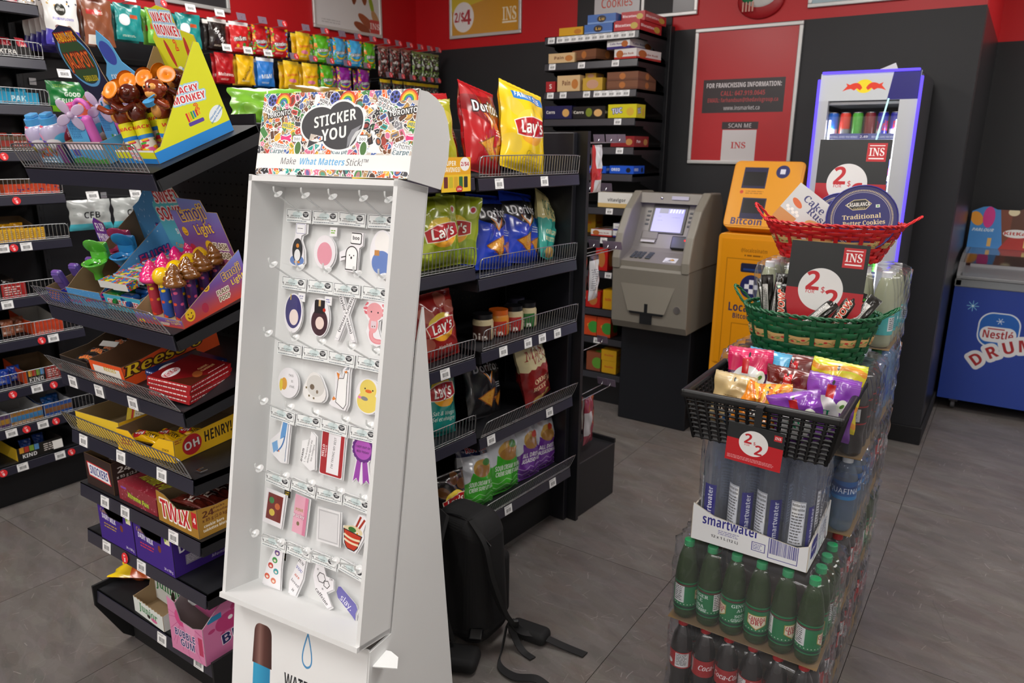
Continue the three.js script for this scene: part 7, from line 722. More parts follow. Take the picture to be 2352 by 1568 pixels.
// ---------------------------------------------------------------- woven baskets
function woven(name, label, x, y, z, ax, az, bx, bz, h, colr, band, seed) {
  const o = thing(name, label, 'basket', x, y, z), base = new THREE.Color(colr), r = rng(seed), N = 30, rows = 9, bandRow = 4;
  const el = (t, v, off = 0) => { const a = bx + (ax - bx) * v, b = bz + (az - bz) * v; return [(a + off) * Math.cos(t), (b + off) * Math.sin(t)]; };
  const mats = [0.85, 1, 1.2].map((k) => std(base.clone().multiplyScalar(k), 0.5, { clearcoat: 0.2 }));
  const ring = (v0, v1, ph, t, cream) => { const n = 180, P = [], I = [], U = []; for (let i = 0; i <= n; i++) { const a = i / n * Math.PI * 2, wv = 0.0042 * Math.sin(a * N / 2 + ph); for (const [v, s] of [[v0, t], [(v0 + v1) / 2, t * 1.6], [v1, t], [v1, -t], [v0, -t]]) { const [X, Z] = el(a, v, wv + s); P.push(X, v * h, Z); U.push(cream ? cream.u0 + (cream.u1 - cream.u0) * ((a * 6 / 6.283) % 1) : 0, cream ? cream.v0 + (cream.v1 - cream.v0) * (v === v1 ? 1 : v === v0 ? 0 : 0.5) : 0); } } for (let i = 0; i < n; i++) for (let k = 0; k < 5; k++) { const a = i * 5 + k, b = i * 5 + (k + 1) % 5; I.push(a, a + 5, b, b, a + 5, b + 5); } const g = new THREE.BufferGeometry(); g.setAttribute('position', new THREE.Float32BufferAttribute(P, 3)); g.setAttribute('uv', new THREE.Float32BufferAttribute(U, 2)); g.setIndex(I); g.computeVertexNormals(); return g; };
  for (let k = 0; k < rows; k++) { const v0 = 0.02 + k * 0.1, v1 = v0 + (k === bandRow ? 0.155 : 0.094); if (k === bandRow + 1) continue; put('woven_strip', ring(v0, v1, k % 2 ? 0 : Math.PI, 0.0011, k === bandRow ? band : null), k === bandRow ? pm(PD) : mats[(r() * 3) | 0], o); }
  for (let i = 0; i < N; i++) { const t = (i + 0.5) / N * Math.PI * 2, [x0, z0] = el(t, 0), [x1, z1] = el(t, 0.97), L = Math.hypot(x1 - x0, h * 0.97, z1 - z0); const g = new THREE.BoxGeometry(0.012, L, 0.0016); const m = new THREE.Mesh(g, mats[1]); m.name = 'stake'; m.position.set((x0 + x1) / 2, h * 0.485, (z0 + z1) / 2); m.up.set(0, 1, 0); m.rotation.order = 'YXZ'; m.rotation.y = Math.atan2(Math.cos(t) / ax, Math.sin(t) / az); m.rotation.x = Math.atan2(Math.hypot(x1, z1) - Math.hypot(x0, z0), h); m.castShadow = m.receiveShadow = true; o.add(m); }
  const rimPts = (q) => [...Array(120).keys()].map((i) => { const t = i / 120 * Math.PI * 2, [X, Z] = el(t, 1, 0.003 * Math.cos(t * 26 + q)); return [X, h * 0.98 + 0.003 * Math.sin(t * 26 + q), Z]; });
  put('rim', [tube(rimPts(0), 0.0035, 240, 6, true), tube(rimPts(Math.PI), 0.0035, 240, 6, true)], mats[0], o);
  for (const s of [-1, 1]) put('handle', [0, 2.1, 4.2].map((q) => tube([...Array(21).keys()].map((i) => { const t = i / 20 * Math.PI, tw = i * 0.9 + q; return [s * (ax - 0.005 + 0.045 * Math.sin(t)) + 0.0025 * Math.cos(tw), h * 0.95 + 0.042 * Math.sin(t) * (s < 0 ? 1.2 : 0.8) + 0.0025 * Math.sin(tw), 0.03 * Math.cos(t)]; }), 0.002, 60, 5)), mats[2], o);
  put('bottom', new THREE.CylinderGeometry(1, 1, 0.004, 40).scale(bx, 1, bz).translate(0, 0.003, 0), mats[0], o); return o;
}
const bandT = tex(PD, 240, 60, (c, w, h) => { bg(c, w, h, '#c9a56a'); const r = rng(3); for (let i = 0; i < 40; i++) { c.globalAlpha = 0.25; R(c, '#a8834a', 0, r() * h, w, 1); } c.globalAlpha = 1; c.strokeStyle = '#3f7a3a'; c.lineWidth = 3; c.beginPath(); c.moveTo(0, h * 0.6); for (let i = 1; i < 9; i++) c.quadraticCurveTo(w * (i - 0.5) / 8, h * (i % 2 ? 0.2 : 0.9), w * i / 8, h * 0.55); c.stroke(); for (let i = 0; i < 6; i++) { E(c, '#b8282a', w * (0.1 + i * 0.165), h * (0.4 + 0.25 * (i % 2)), 7); E(c, '#3f8a3a', w * (0.17 + i * 0.165), h * (0.6 - 0.25 * (i % 2)), 8, 4, 0.6); } });
woven('woven_basket', 'green woven basket of black wrapped chocolate bars', -0.45, 1.012, -2.2, 0.185, 0.13, 0.145, 0.1, 0.145, '#0c5a34', bandT, 3);
woven('woven_basket', 'red woven basket with cookie tins on top of the rear stack', -0.482, 1.258, -2.53, 0.208, 0.14, 0.145, 0.1, 0.12, '#c8141a', bandT, 5);
// ---------------------------------------------------------------- signs
const signT = (n2) => tex(PD, 300, 360, (c, w, h) => { bg(c, w, h, '#1e2123'); R(c, '#b3202b', 0, h * 0.53, w, h * 0.5); R(c, '#c2242c', w * 0.68, h * 0.04, w * 0.27, h * 0.22); T(c, 'INS', w * 0.815, h * 0.145, 48, '#f6f2f0', { f: 'serif', w: w * 0.22 }); R(c, '#f6f2f0', w * 0.71, h * 0.065, w * 0.21, 4); R(c, '#f6f2f0', w * 0.71, h * 0.215, w * 0.21, 6); E(c, '#e6e5e4', w * 0.45, h * 0.53, w * 0.29); T(c, '2', w * 0.34, h * 0.44, 108, '#c4222c'); T(c, 'FOR', w * 0.32, h * 0.56, 20, '#c4222c', { wt: 'normal' }); T(c, '$', w * 0.485, h * 0.53, 34, '#c4222c', { wt: 'normal' }); T(c, n2, w * 0.6, h * 0.63, 108, '#c4222c'); small(c, w * 0.06, h * 0.95, w * 0.5, 2, 6, '#d89a9a', 4); });
const signB = sw(PD, '#2a2c2e');
tag(put('price_sign', carton(0.2, 0.245, 0.0025, { all: signB, pz: signT('2') }), pm(PD, 'gloss'), null, -0.412, 1.108, -2.135, -0.06, rad(4), -0.02), 'black and red two for two dollars sign standing in the green basket', 'sign');
tag(put('price_sign', carton(0.21, 0.26, 0.0025, { all: signB, pz: signT('6') }), pm(PD, 'gloss'), null, -0.462, 1.37, -2.62, -0.05, rad(3), 0), 'black and red two for six dollars sign behind the blue cookie tin', 'sign');
{ const t = tex(PD, 300, 240, (c, w, h) => { bg(c, w, h, '#232628'); R(c, '#c41c26', 0, h * 0.4, w, h * 0.62); R(c, '#c2242c', w * 0.82, h * 0.08, w * 0.14, h * 0.15); T(c, 'INS', w * 0.89, h * 0.155, 24, '#f6f2f0', { f: 'serif', w: w * 0.11 }); E(c, '#eeedec', w * 0.48, h * 0.44, w * 0.26, w * 0.26); T(c, '2', w * 0.38, h * 0.34, 84, '#c4222c'); T(c, 'FOR', w * 0.37, h * 0.5, 16, '#c4222c', { wt: 'normal' }); T(c, '$', w * 0.5, h * 0.43, 28, '#c4222c', { wt: 'normal' }); T(c, '2', w * 0.58, h * 0.58, 84, '#c4222c'); small(c, w * 0.04, h * 0.84, w * 0.9, 3, 8, '#e8b0b4', 5); });
  const o = thing('hang_tag_sign', 'small black and red two for two dollars tag hung on the black basket', 'sign', -0.452, 0.838, -1.733, rad(1)); put('card', carton(0.137, 0.104, 0.002, { all: signB, pz: t }), pm(PD, 'gloss'), o, 0, 0, 0, 0.06, 0, -0.05); put('strap', [box(0.018, 0.05, 0.0015, 0.006, 0.128, 0.004), box(0.018, 0.0015, 0.03, 0.006, 0.153, -0.01)], std('#141416', 0.5), o); }
// ---------------------------------------------------------------- black plastic basket
{
  const o = thing('plastic_basket', 'black slotted plastic basket of candy bags on the water bottles', 'basket', -0.46, 0.858, -1.93, rad(1)), h = 0.13, tw = 0.19, td = 0.17, bw = 0.165, bd = 0.145, m = std('#121214', 0.42), P3 = (x, v, z) => [x, v * h, z];
  const L = []; const wall = (f, n) => { for (let j = 0; j <= 9; j++) { const v = 0.03 + 0.9 * j / 9, a = f(-1, v), b = f(1, v); L.push(bar(a, b, 0.0036, 4)); } for (let i = 0; i <= n; i++) { const s = -1 + 2 * i / n; L.push(bar(f(s, 0.0), f(s, 0.97), 0.0056, 4)); } };
  const X = (v) => bw + (tw - bw) * v, Z = (v) => bd + (td - bd) * v;
  wall((s, v) => P3(s * X(v), v, Z(v)), 14); wall((s, v) => P3(s * X(v), v, -Z(v)), 14); wall((s, v) => P3(X(v), v, s * Z(v)), 12); wall((s, v) => P3(-X(v), v, s * Z(v)), 12);
  put('slotted_wall', L, m, o); put('base', rbox(bw * 2, 0.006, bd * 2, 0.003, 0, 0.004, 0), m, o);
  put('rim', [rbox(tw * 2 + 0.02, 0.022, 0.018, 0.008, 0, h - 0.004, td), rbox(tw * 2 + 0.02, 0.022, 0.018, 0.008, 0, h - 0.004, -td), rbox(0.018, 0.022, td * 2 + 0.018, 0.008, tw, h - 0.004, 0), rbox(0.018, 0.022, td * 2 + 0.018, 0.008, -tw, h - 0.004, 0), ...[...Array(24).keys()].flatMap((i) => [-1, 1].map((s) => cyl(0.0095, 0.0095, 0.006, s * tw, h - 0.003, -td + 0.02 + i * (2 * td - 0.04) / 23, Math.PI / 2, 0, 0, 8)))], m, o);
  // candy bags inside
  const bt = (base, top, draw) => tex(PD, 200, 210, (c, w, h2) => { bg(c, w, h2, base); R(c, top, -2, -2, w + 4, h2 * 0.16); draw(c, w, h2); c.globalAlpha = 0.2; for (let i = 0; i < 5; i++) R(c, '#fff', 0, i * 6, w, 2); c.globalAlpha = 1; E(c, '#3a3a3a', w / 2, h2 * 0.1, 5, 8); });
  const badge = (c, x, y) => { E(c, '#eef2e4', x, y, 22); E(c, '#5a8a3a', x, y, 10, 6, -0.6); }, cc = (c, w, h2) => { R(c, '#c8242a', w * 0.42, h2 * 0.1, w * 0.2, h2 * 0.34); T(c, 'The', w * 0.52, h2 * 0.18, 14, '#f6e8e4'); T(c, 'CANDY', w * 0.52, h2 * 0.28, 16, '#f6e8e4', { w: w * 0.19 }); T(c, 'Co.', w * 0.52, h2 * 0.37, 14, '#f6e8e4'); };
  const T2 = { pink: bt('#4a1f4a', '#d8245f', (c, w, q) => { R(c, '#d8245f', 0, 0, w, q * 0.36); E(c, '#e6e8e8', w * 0.5, q * 0.56, w * 0.4, q * 0.3); T(c, 'ENI', w * 0.52, q * 0.56, 52, '#1f9a5a', { f: 'serif' }); badge(c, w * 0.8, q * 0.42); R(c, '#c8242a', w * 0.36, q * 0.16, w * 0.16, q * 0.22); }), blue: bt('#8a2a5a', '#4fb4e4', (c, w, q) => { R(c, '#4fb4e4', 0, 0, w, q * 0.4); badge(c, w * 0.75, q * 0.3); }), tan: bt('#d9bc86', '#dcc08c', (c, w, q) => { T(c, "m&m's", w * 0.5, q * 0.6, 62, '#3a2018', { st: '#f2ead8', sw: 9, w: w * 0.84 }); E(c, '#2f6fb8', w * 0.5, q * 0.84, 24); E(c, '#a8542a', w * 0.24, q * 0.86, 20); small(c, w * 0.3, q * 0.4, w * 0.4, 2, 6, '#8a6a3a'); }), dark: bt('#e2dfdc', '#6a1c18', (c, w, q) => { R(c, '#6a1c18', 0, 0, w, q * 0.3); cc(c, w, q); R(c, '#3a2a28', w * 0.1, q * 0.62, w * 0.3, q * 0.3); T(c, 'or', w * 0.25, q * 0.7, 30, '#222'); }), yel: bt('#e2d02a', '#d8e02a', (c, w, q) => { for (let i = 0; i < 4; i++) { c.strokeStyle = '#e8962a'; c.lineWidth = 16; c.beginPath(); c.moveTo(0, q * (0.1 + 0.25 * i)); c.bezierCurveTo(w * 0.3, q * (0.25 + 0.25 * i), w * 0.6, q * (-0.05 + 0.25 * i), w, q * (0.15 + 0.25 * i)); c.stroke(); } G(c, '#c82a4a', [[w * 0.3, q * 0.4], [w * 0.5, q * 0.2], [w * 0.7, q * 0.5]]); }), purp: bt('#6a2f94', '#8a3fb4', (c, w, q) => { R(c, '#8a3fb4', 0, 0, w, q * 0.34); E(c, '#e8e8ea', w * 0.4, q * 0.62, w * 0.34, q * 0.3); T(c, 'NI', w * 0.42, q * 0.62, 46, '#1f9a6a', { f: 'serif' }); badge(c, w * 0.76, q * 0.44); R(c, '#c8242a', w * 0.4, q * 0.14, w * 0.16, q * 0.2); }), oran: bt('#ee8a1c', '#f09a2a', (c, w, q) => { for (let i = 0; i < 8; i++) G(c, i % 2 ? '#f4b43a' : '#e0701a', [[w * 0.5, q * 0.6], [w * (i / 8), 0], [w * ((i + 1) / 8), 0]]); T(c, 'M', w * 0.5, q * 0.6, 70, '#f6f2ea', { st: '#3a2018', sw: 10, rot: 0.3 }); }) };
  const cb = (lab, k, w, hh, x, y, z, ry, lean, roll, seed) => tag(put('candy_bag', pillow(w, hh, 0.03, T2[k], T2[k], { seed, wr: 0.8, fine: 1 }), pm(PD, 'foil'), null, -0.46 + x, 0.872 + y, -1.93 + z, -lean, ry, roll), lab, 'candy bag', 'candy bags in the black basket');
  cb('magenta topped candy bag at the left of the black basket', 'pink', 0.125, 0.19, -0.095, 0.0, -0.06, 0.05, 0.2, 0.02, 1); cb('sky blue topped candy bag behind the magenta one', 'blue', 0.12, 0.185, -0.065, 0.0, -0.085, -0.1, 0.2, -0.05, 2); cb('tan chocolate candy bag at the front left of the black basket', 'tan', 0.115, 0.145, -0.1, 0.005, 0.065, 0.02, 0.1, -0.06, 3); cb('brown and white candy bag at the back of the black basket', 'dark', 0.12, 0.18, 0.01, 0, -0.1, 0.02, 0.2, 0, 4); cb('brown and white candy bag in front of its twin', 'dark', 0.12, 0.16, 0.01, 0.0, -0.035, -0.02, 0.15, -0.05, 5); cb('yellow and orange swirled candy bag at the back right', 'yel', 0.14, 0.185, 0.12, 0, -0.085, 0, 0.2, -0.06, 6); cb('violet candy bag at the right rear of the black basket', 'purp', 0.13, 0.165, 0.125, 0, -0.01, 0.05, 0.15, -0.08, 7); cb('violet candy bag leaning at the front right', 'purp', 0.13, 0.13, 0.1, 0.012, 0.09, 0.1, 0.15, 0.3, 8); cb('small orange candy bag lying at the front middle', 'oran', 0.11, 0.12, 0.015, 0.02, 0.07, -0.1, 0.3, 0.2, 9); cb('small orange candy bag tilted beside the violet bag', 'oran', 0.11, 0.12, -0.035, 0.02, 0.1, 0.2, 0.35, -0.35, 10);
}
// chocolate bars in the green basket
{
  const wow = tex(PD, 220, 60, (c, w, h) => { bg(c, w, h, '#15120f'); R(c, '#b8b09a', 0, h * 0.1, w * 0.12, h * 0.8); E(c, '#6a4a2a', w * 0.2, h * 0.5, 18, 14); T(c, 'WOW', w * 0.56, h * 0.52, 46, '#c8321e', { st: '#e8dcc8', sw: 6, skew: -0.15 }); E(c, '#e0542a', w * 0.85, h * 0.3, 9); R(c, '#3f8a2a', w * 0.92, h * 0.1, 12, 14); }), back = tex(PD, 220, 60, (c, w, h) => { bg(c, w, h, '#181512'); R(c, '#d8d6d2', w * 0.1, h * 0.08, w * 0.7, h * 0.5); small(c, w * 0.12, h * 0.12, w * 0.64, 4, 6, '#4a4a4a', 4); }), g1 = pillow(0.03, 0.13, 0.016, { ...wow }, back, { seed: 2, seal: 0.05, wr: 0.7 });
  // turn the print so that it runs along the bar
  const rotUV = (g, r) => { const p = g.attributes.position, u = g.attributes.uv; for (let i = 0; i < u.count; i++) u.setXY(i, r.u0 + (r.u1 - r.u0) * p.getY(i) / 0.13, r.v0 + (r.v1 - r.v0) * (1 - (p.getX(i) / 0.03 + 0.5))); return g; };
  const gw = rotUV(pillow(0.036, 0.13, 0.016, wow, wow, { seed: 2, seal: 0.05, wr: 0.7 }), wow), gb = rotUV(pillow(0.036, 0.13, 0.016, back, back, { seed: 4, seal: 0.05, wr: 0.7 }), back);
  [[-0.56, 1.08, -2.17, -0.15, 0.1, gb, 'standing at the left, back print outward'], [-0.535, 1.085, -2.15, 0.1, -0.05, gb, 'leaning second from the left'], [-0.488, 1.12, -2.155, 0.12, -0.16, gw, 'standing tall against the price sign'], [-0.51, 1.06, -2.12, 0.2, 0.1, gw, 'low in front of the price sign'], [-0.455, 1.065, -2.11, 0.3, -0.8, gb, 'tipped over in the middle'], [-0.43, 1.06, -2.13, 0.2, -0.55, gb, 'leaning right of the middle'], [-0.385, 1.065, -2.125, 0.2, -0.5, gw, 'with bright lettering right of the middle'], [-0.345, 1.065, -2.135, 0.25, -0.62, gb, 'leaning at the right'], [-0.35, 1.045, -2.16, 0.25, -0.45, gw, 'at the right rim by the handle'], [-0.36, 1.05, -2.2, 0.3, -0.3, gb, 'at the back right'], [-0.57, 1.06, -2.22, 0.2, 0.3, gb, 'at the back left']].forEach(([x, y, z, ln, rl, g, lab]) => tag(put('chocolate_bar', g, pm(PD, 'foil'), null, x, y + 0.04, z, -ln, 0.1, rl * 0.9), `black wrapped chocolate bar ${lab} of the green basket`, 'chocolate bar', 'chocolate bars in the green basket'));
  // red basket contents
  const rusk = tex(PD, 360, 230, (c, w, h) => { bg(c, w, h, '#cfd0d0'); R(c, '#c98a4a', 0, h * 0.72, w * 0.3, h * 0.3); E(c, '#b8743a', w * 0.68, h * 0.72, w * 0.26, h * 0.24, 0.1); E(c, '#d09a5a', w * 0.66, h * 0.68, w * 0.24, h * 0.2, 0.1); T(c, 'Cake', w * 0.36, h * 0.22, 52, '#33346e', { f: 'serif', rot: 0.05 }); T(c, 'Rusk', w * 0.52, h * 0.4, 52, '#33346e', { f: 'serif', rot: 0.05 }); E(c, '#d8642a', w * 0.16, h * 0.42, 34, 16, 0.3); for (let i = 0; i < 6; i++) E(c, '#f4f2ec', w * (0.08 + 0.04 * i), h * (0.6 + 0.05 * (i % 2)), 9); G(c, '#3a3a86', [[w * 0.8, 0], [w, 0], [w, h * 0.6]]); }), rs = tex(PD, 360, 60, (c, w, h) => { bg(c, w, h, '#d8d8da'); R(c, '#3a3a86', 0, h * 0.55, w, h * 0.45); T(c, 'Cake Rusk', w * 0.3, h * 0.28, 24, '#4a4a5a', { f: 'serif' }); E(c, '#c07a44', w * 0.75, h * 0.4, 60, 16); });
  tag(put('rusk_box', carton(0.22, 0.13, 0.05, { all: rs, pz: rusk, nz: rusk }), pm(PD, 'gloss'), null, -0.572, 1.325, -2.5, -0.12, rad(8), rad(-36)), 'pale rusk biscuit box tilted in the red basket', 'biscuit box');
  const tin = tex(PD, 420, 420, (c, w, h) => { bg(c, w, h, '#1a1766'); c.strokeStyle = '#c9b98a'; c.lineWidth = 12; c.setLineDash([5, 4]); c.beginPath(); c.arc(w / 2, h / 2, w * 0.43, 0, 7); c.stroke(); c.setLineDash([]); c.lineWidth = 2; c.strokeStyle = '#e8e0c8'; c.beginPath(); c.arc(w / 2, h / 2, w * 0.4, 0, 7); c.stroke(); c.save(); c.translate(w / 2, h / 2); c.rotate(-0.12); c.translate(-w / 2, -h / 2); G(c, '#14141a', [[w * 0.28, h * 0.28], [w * 0.4, h * 0.21], [w * 0.56, h * 0.21], [w * 0.64, h * 0.28], [w * 0.56, h * 0.36], [w * 0.38, h * 0.36]], '#c9b98a', 5); T(c, 'CASABLANCA', w * 0.46, h * 0.28, 34, '#f0eee8', { w: w * 0.32 }); T(c, 'CLASSICS', w * 0.47, h * 0.34, 16, '#c9b98a'); R(c, '#d8e0d0', w * 0.7, h * 0.3, 24, 20); E(c, '#2f8a3a', w * 0.73, h * 0.325, 5); T(c, 'Traditional', w * 0.5, h * 0.47, 40, '#e8d8a0', { f: 'serif' }); T(c, 'Butter Cookies', w * 0.53, h * 0.57, 40, '#e8d8a0', { f: 'serif', w: w * 0.6 }); T(c, 'Biscuits au', w * 0.5, h * 0.67, 26, '#e8e4d8'); T(c, 'beurre traditionnels', w * 0.55, h * 0.74, 26, '#e8e4d8', { w: w * 0.44 }); E(c, '#c9903a', w * 0.74, h * 0.82, 36, 28); for (let i = 0; i < 6; i++) E(c, '#6a3a1a', w * 0.74 + 20 * Math.cos(i), h * 0.82 + 14 * Math.sin(i), 4); c.restore(); });
  const tinSide = tex(PD, 300, 40, (c, w, h) => { bg(c, w, h, '#1f1c6e'); for (let i = 0; i < 8; i++) { R(c, i % 2 ? '#d8d4cc' : '#6a5a4a', i * 38, h * 0.25, 26, h * 0.5); } });
  const tinThing = (lab, x, y, z, ry, lean, r) => { const o = thing('cookie_tin', lab, 'cookie tin', x, y, z, ry, 'blue cookie tins'); o.rotation.x = -lean; put('tin', allUV(new THREE.CylinderGeometry(r, r, 0.05, 40, 1, true).rotateX(Math.PI / 2), tinSide), pm(PD, 'gloss'), o); put('lid', [at(allUV(new THREE.CircleGeometry(r * 0.98, 40), tin), 0, 0, 0.0285), at(allUV(new THREE.CylinderGeometry(r + 0.0015, r + 0.0015, 0.018, 40, 1, true), sw(PD, '#1a1766')).rotateX(Math.PI / 2), 0, 0, 0.018), at(allUV(new THREE.TorusGeometry(r * 0.99, 0.0022, 6, 40), sw(PD, '#2a2880')), 0, 0, 0.028), at(allUV(new THREE.CircleGeometry(r * 0.98, 40), sw(PD, '#8a8a90')).rotateY(Math.PI), 0, 0, -0.024)], pm(PD, 'gloss'), o); };
  tinThing('round blue butter cookie tin facing out of the red basket', -0.395, 1.392, -2.495, rad(10), 0.14, 0.1); tinThing('second blue cookie tin half hidden behind the rusk box', -0.475, 1.375, -2.585, rad(12), 0.25, 0.085);
}
// ---------------------------------------------------------------- cookie shelving on the back wall
const CY = [2.188, 2.04, 1.877, 1.72, 1.558, 1.405, 1.206, 1.03, 0.82, 0.582, 0.4, 0.17];
{
  const u = thing('wall_shelving', 'narrow black shelving of cookie boxes against the back wall', 'shelving', -2.19, 0, ZB + 0.01), z = 0.44;
  put('back_panel', box(0.63, 2.27, 0.012, 0, 1.135, 0.006), MAT.dark, u);
  for (const s of [-1, 1]) put('upright', [rbox(0.03, 2.3, 0.06, 0.004, s * 0.318, 1.15, 0.03), ...[...Array(40).keys()].map((i) => box(0.006, 0.018, 0.002, s * 0.318, 0.6 + i * 0.042, 0.061))], MAT.dark, u);
  put('kick_plate', box(0.62, 0.16, 0.36, 0, 0.08, 0.2), MAT.dark, u);
  const railM = std('#34343a', 0.35), tags = [[-0.26, -0.2, -0.154, -0.108, -0.062, -0.016, 0.03, 0.076, 0.122, 0.168, 0.214, 0.26], [-0.25, -0.05, 0.17], [-0.26, -0.17, -0.01, 0.06, 0.106, 0.152, 0.198, 0.244], [0.2], [0.22], [], [0.17], [0.14], [0.18], [], [0.12], []];
  CY.forEach((y, i) => { shelf(u, -0.31, 0.31, y, z, 0.42, { tags: tags[i], stripMat: railM }); if (i > 6) return; for (const s of [-1, 1]) put('shelf_bracket', at(sheet([[0.02, 0.0], [0.3, 0.0], [0.3, -0.012], [0.02, -0.09]].map(([a, b]) => [-a, b]), 0.003, WHT, WHT), s * 0.308, y, 0.03, 0, Math.PI / 2), MAT.dark, u); });
  const P = 'right', M = pm(P, 'gloss');
  const print = (w, h, base, o = {}) => tex(P, w, h, (c, W, H) => { bg(c, W, H, base); if (o.b) R(c, o.b, 0, H * (o.b0 ?? 0.6), W, H); if (o.oval) E(c, o.oval, W * (o.ox ?? 0.5), H * 0.5, W * (o.or ?? 0.16), H * 0.36); if (o.t) T(c, o.t, W * (o.tx ?? 0.5), H * 0.48, H * (o.s ?? 0.42), o.ink ?? '#fff', { w: W * 0.6, rot: o.rot, st: o.st }); if (o.two) E(c, o.two, W * 0.78, H * 0.55, H * 0.34, H * 0.3); });
  const pr = { yel: print(90, 40, '#d9a41c', { two: '#c27a1a' }), blue: print(120, 50, '#3f6fb8', { oval: '#26262e', t: 'Lu', ink: '#e8b83a', b: '#7aa0d8', b0: 0.8 }), red: print(120, 50, '#b8242a', { t: 'Biscottes', tx: 0.35, two: '#c8b04a', s: 0.34 }), pain: print(140, 60, '#d8b98a', { t: 'Pain', ink: '#6a3a22', tx: 0.4, two: '#c07a3a' }), choc: print(140, 50, '#7a5038', { oval: '#b8733a', or: 0.1, b: '#6a4430', b0: 0.75 }), wht: print(120, 50, '#e4e4e4', { two: '#b86a34', t: 'Cake Rusk', tx: 0.4, ink: '#4a3a6a', s: 0.26, b: '#33307a', b0: 0.75 }), wred: print(120, 50, '#e2e0de', { oval: '#b86a34', ox: 0.25, t: 'Cake Rusk', tx: 0.6, ink: '#8a3a2a', s: 0.26, b: '#b8302a', b0: 0.78 }), gold: print(100, 70, '#c9a23a', { oval: '#c89a80', or: 0.3 }), carr: print(160, 60, '#20204e', { t: 'Carrs', tx: 0.22, s: 0.34, ink: '#f0ece0', two: '#d8a862' }), carb: print(160, 60, '#1a1a1a', { t: 'Carrs', tx: 0.18, s: 0.34, ink: '#f0ece0', two: '#e0b070', oval: '#7a8a2a', ox: 0.5, or: 0.1 }), tuc: print(160, 60, '#d9cf1f', { t: 'TUC', tx: 0.32, s: 0.5, ink: '#f4f4f8', st: '#2f3f9a', two: '#d8b03a', rot: -0.1 }), mar: print(120, 50, '#8a2024', { t: 'Pan', tx: 0.3, s: 0.36, two: '#b8854a' }), oreo: print(130, 36, '#1c54c8', { t: 'OREO', tx: 0.25, ink: '#eef2f8', s: 0.5, two: '#1a1a22' }), vita: print(170, 70, '#e6e4de', { t: 'vitavigor', tx: 0.55, s: 0.3, ink: '#3a3a3a', b: '#d8b878', b0: 0.72 }), rbox: print(70, 120, '#c01f1c', { oval: '#b8743a', or: 0.3 }), tea: print(90, 110, '#cf4a1f', { t: 'Cha', ink: '#f0c83a', s: 0.2, two: '#3f9a3a' }), yb: print(90, 100, '#d9a514', { t: 'Bouillon', ink: '#c8402a', s: 0.2 }), gb: print(90, 100, '#5f9a34', { b: '#8a4a30', b0: 0.0, two: '#5f9a34' }), hob: print(60, 60, '#a8242a', { t: 'S', ink: '#e8e0d8', s: 0.6 }) };
  const CK = (lab, k, i, x0, x1, h, d, o = {}) => tag(put('cookie_box', carton(x1 - x0, h, d, { all: pr[k] }), M, null, (x0 + x1) / 2 * 1, CY[i] + 0.0458 + (o.dy ?? 0), ZB + 0.01 + 0.44 - 0.015 - d / 2 - (o.back ?? 0), 0, o.ry ?? 0, 0), lab, 'biscuit box', 'biscuit boxes on the back wall shelving');
  CK('flat yellow biscuit box on the top back wall shelf', 'yel', 0, -2.41, -2.25, 0.045, 0.12); CK('blue biscuit box, lower of the stacked pair on the top shelf', 'blue', 0, -2.24, -2.06, 0.05, 0.2); CK('blue biscuit box, upper of the stacked pair on the top shelf', 'blue', 0, -2.22, -2.04, 0.05, 0.2, { dy: 0.051 }); CK('red toast box, lower of the pair at the top right', 'red', 0, -2.05, -1.89, 0.056, 0.3); CK('red toast box, upper of the pair at the top right', 'red', 0, -2.03, -1.885, 0.05, 0.3, { dy: 0.057, back: 0.05 });
  CK('cream toast box at the left of the second shelf', 'pain', 1, -2.48, -2.3, 0.055, 0.2); CK('brown biscuit pack tilted over the cream toast box', 'choc', 1, -2.31, -2.12, 0.055, 0.2, { ry: -0.25, dy: 0.01 }); CK('white and red rusk box at the right of the second shelf', 'wred', 1, -2.03, -1.885, 0.055, 0.28, { ry: -0.1 }); CK('white and navy rusk box on top of the red one', 'wht', 1, -2.08, -1.93, 0.055, 0.26, { dy: 0.056, ry: -0.1 });
  CK('small dark red snack box at the left of the third shelf', 'hob', 2, -2.495, -2.43, 0.06, 0.12); CK('tall cream toast box on the third shelf', 'pain', 2, -2.415, -2.26, 0.09, 0.12); CK('golden biscuit carton in the middle of the third shelf', 'gold', 2, -2.24, -2.11, 0.07, 0.2); CK('small brown carton on the golden biscuit carton', 'gold', 2, -2.25, -2.18, 0.03, 0.1, { dy: 0.071, back: 0.05 }); CK('brown biscuit pack, lower of the pair on the third shelf', 'choc', 2, -2.08, -1.885, 0.047, 0.25); CK('brown biscuit pack, upper of the pair on the third shelf', 'choc', 2, -2.08, -1.885, 0.047, 0.25, { dy: 0.048 });
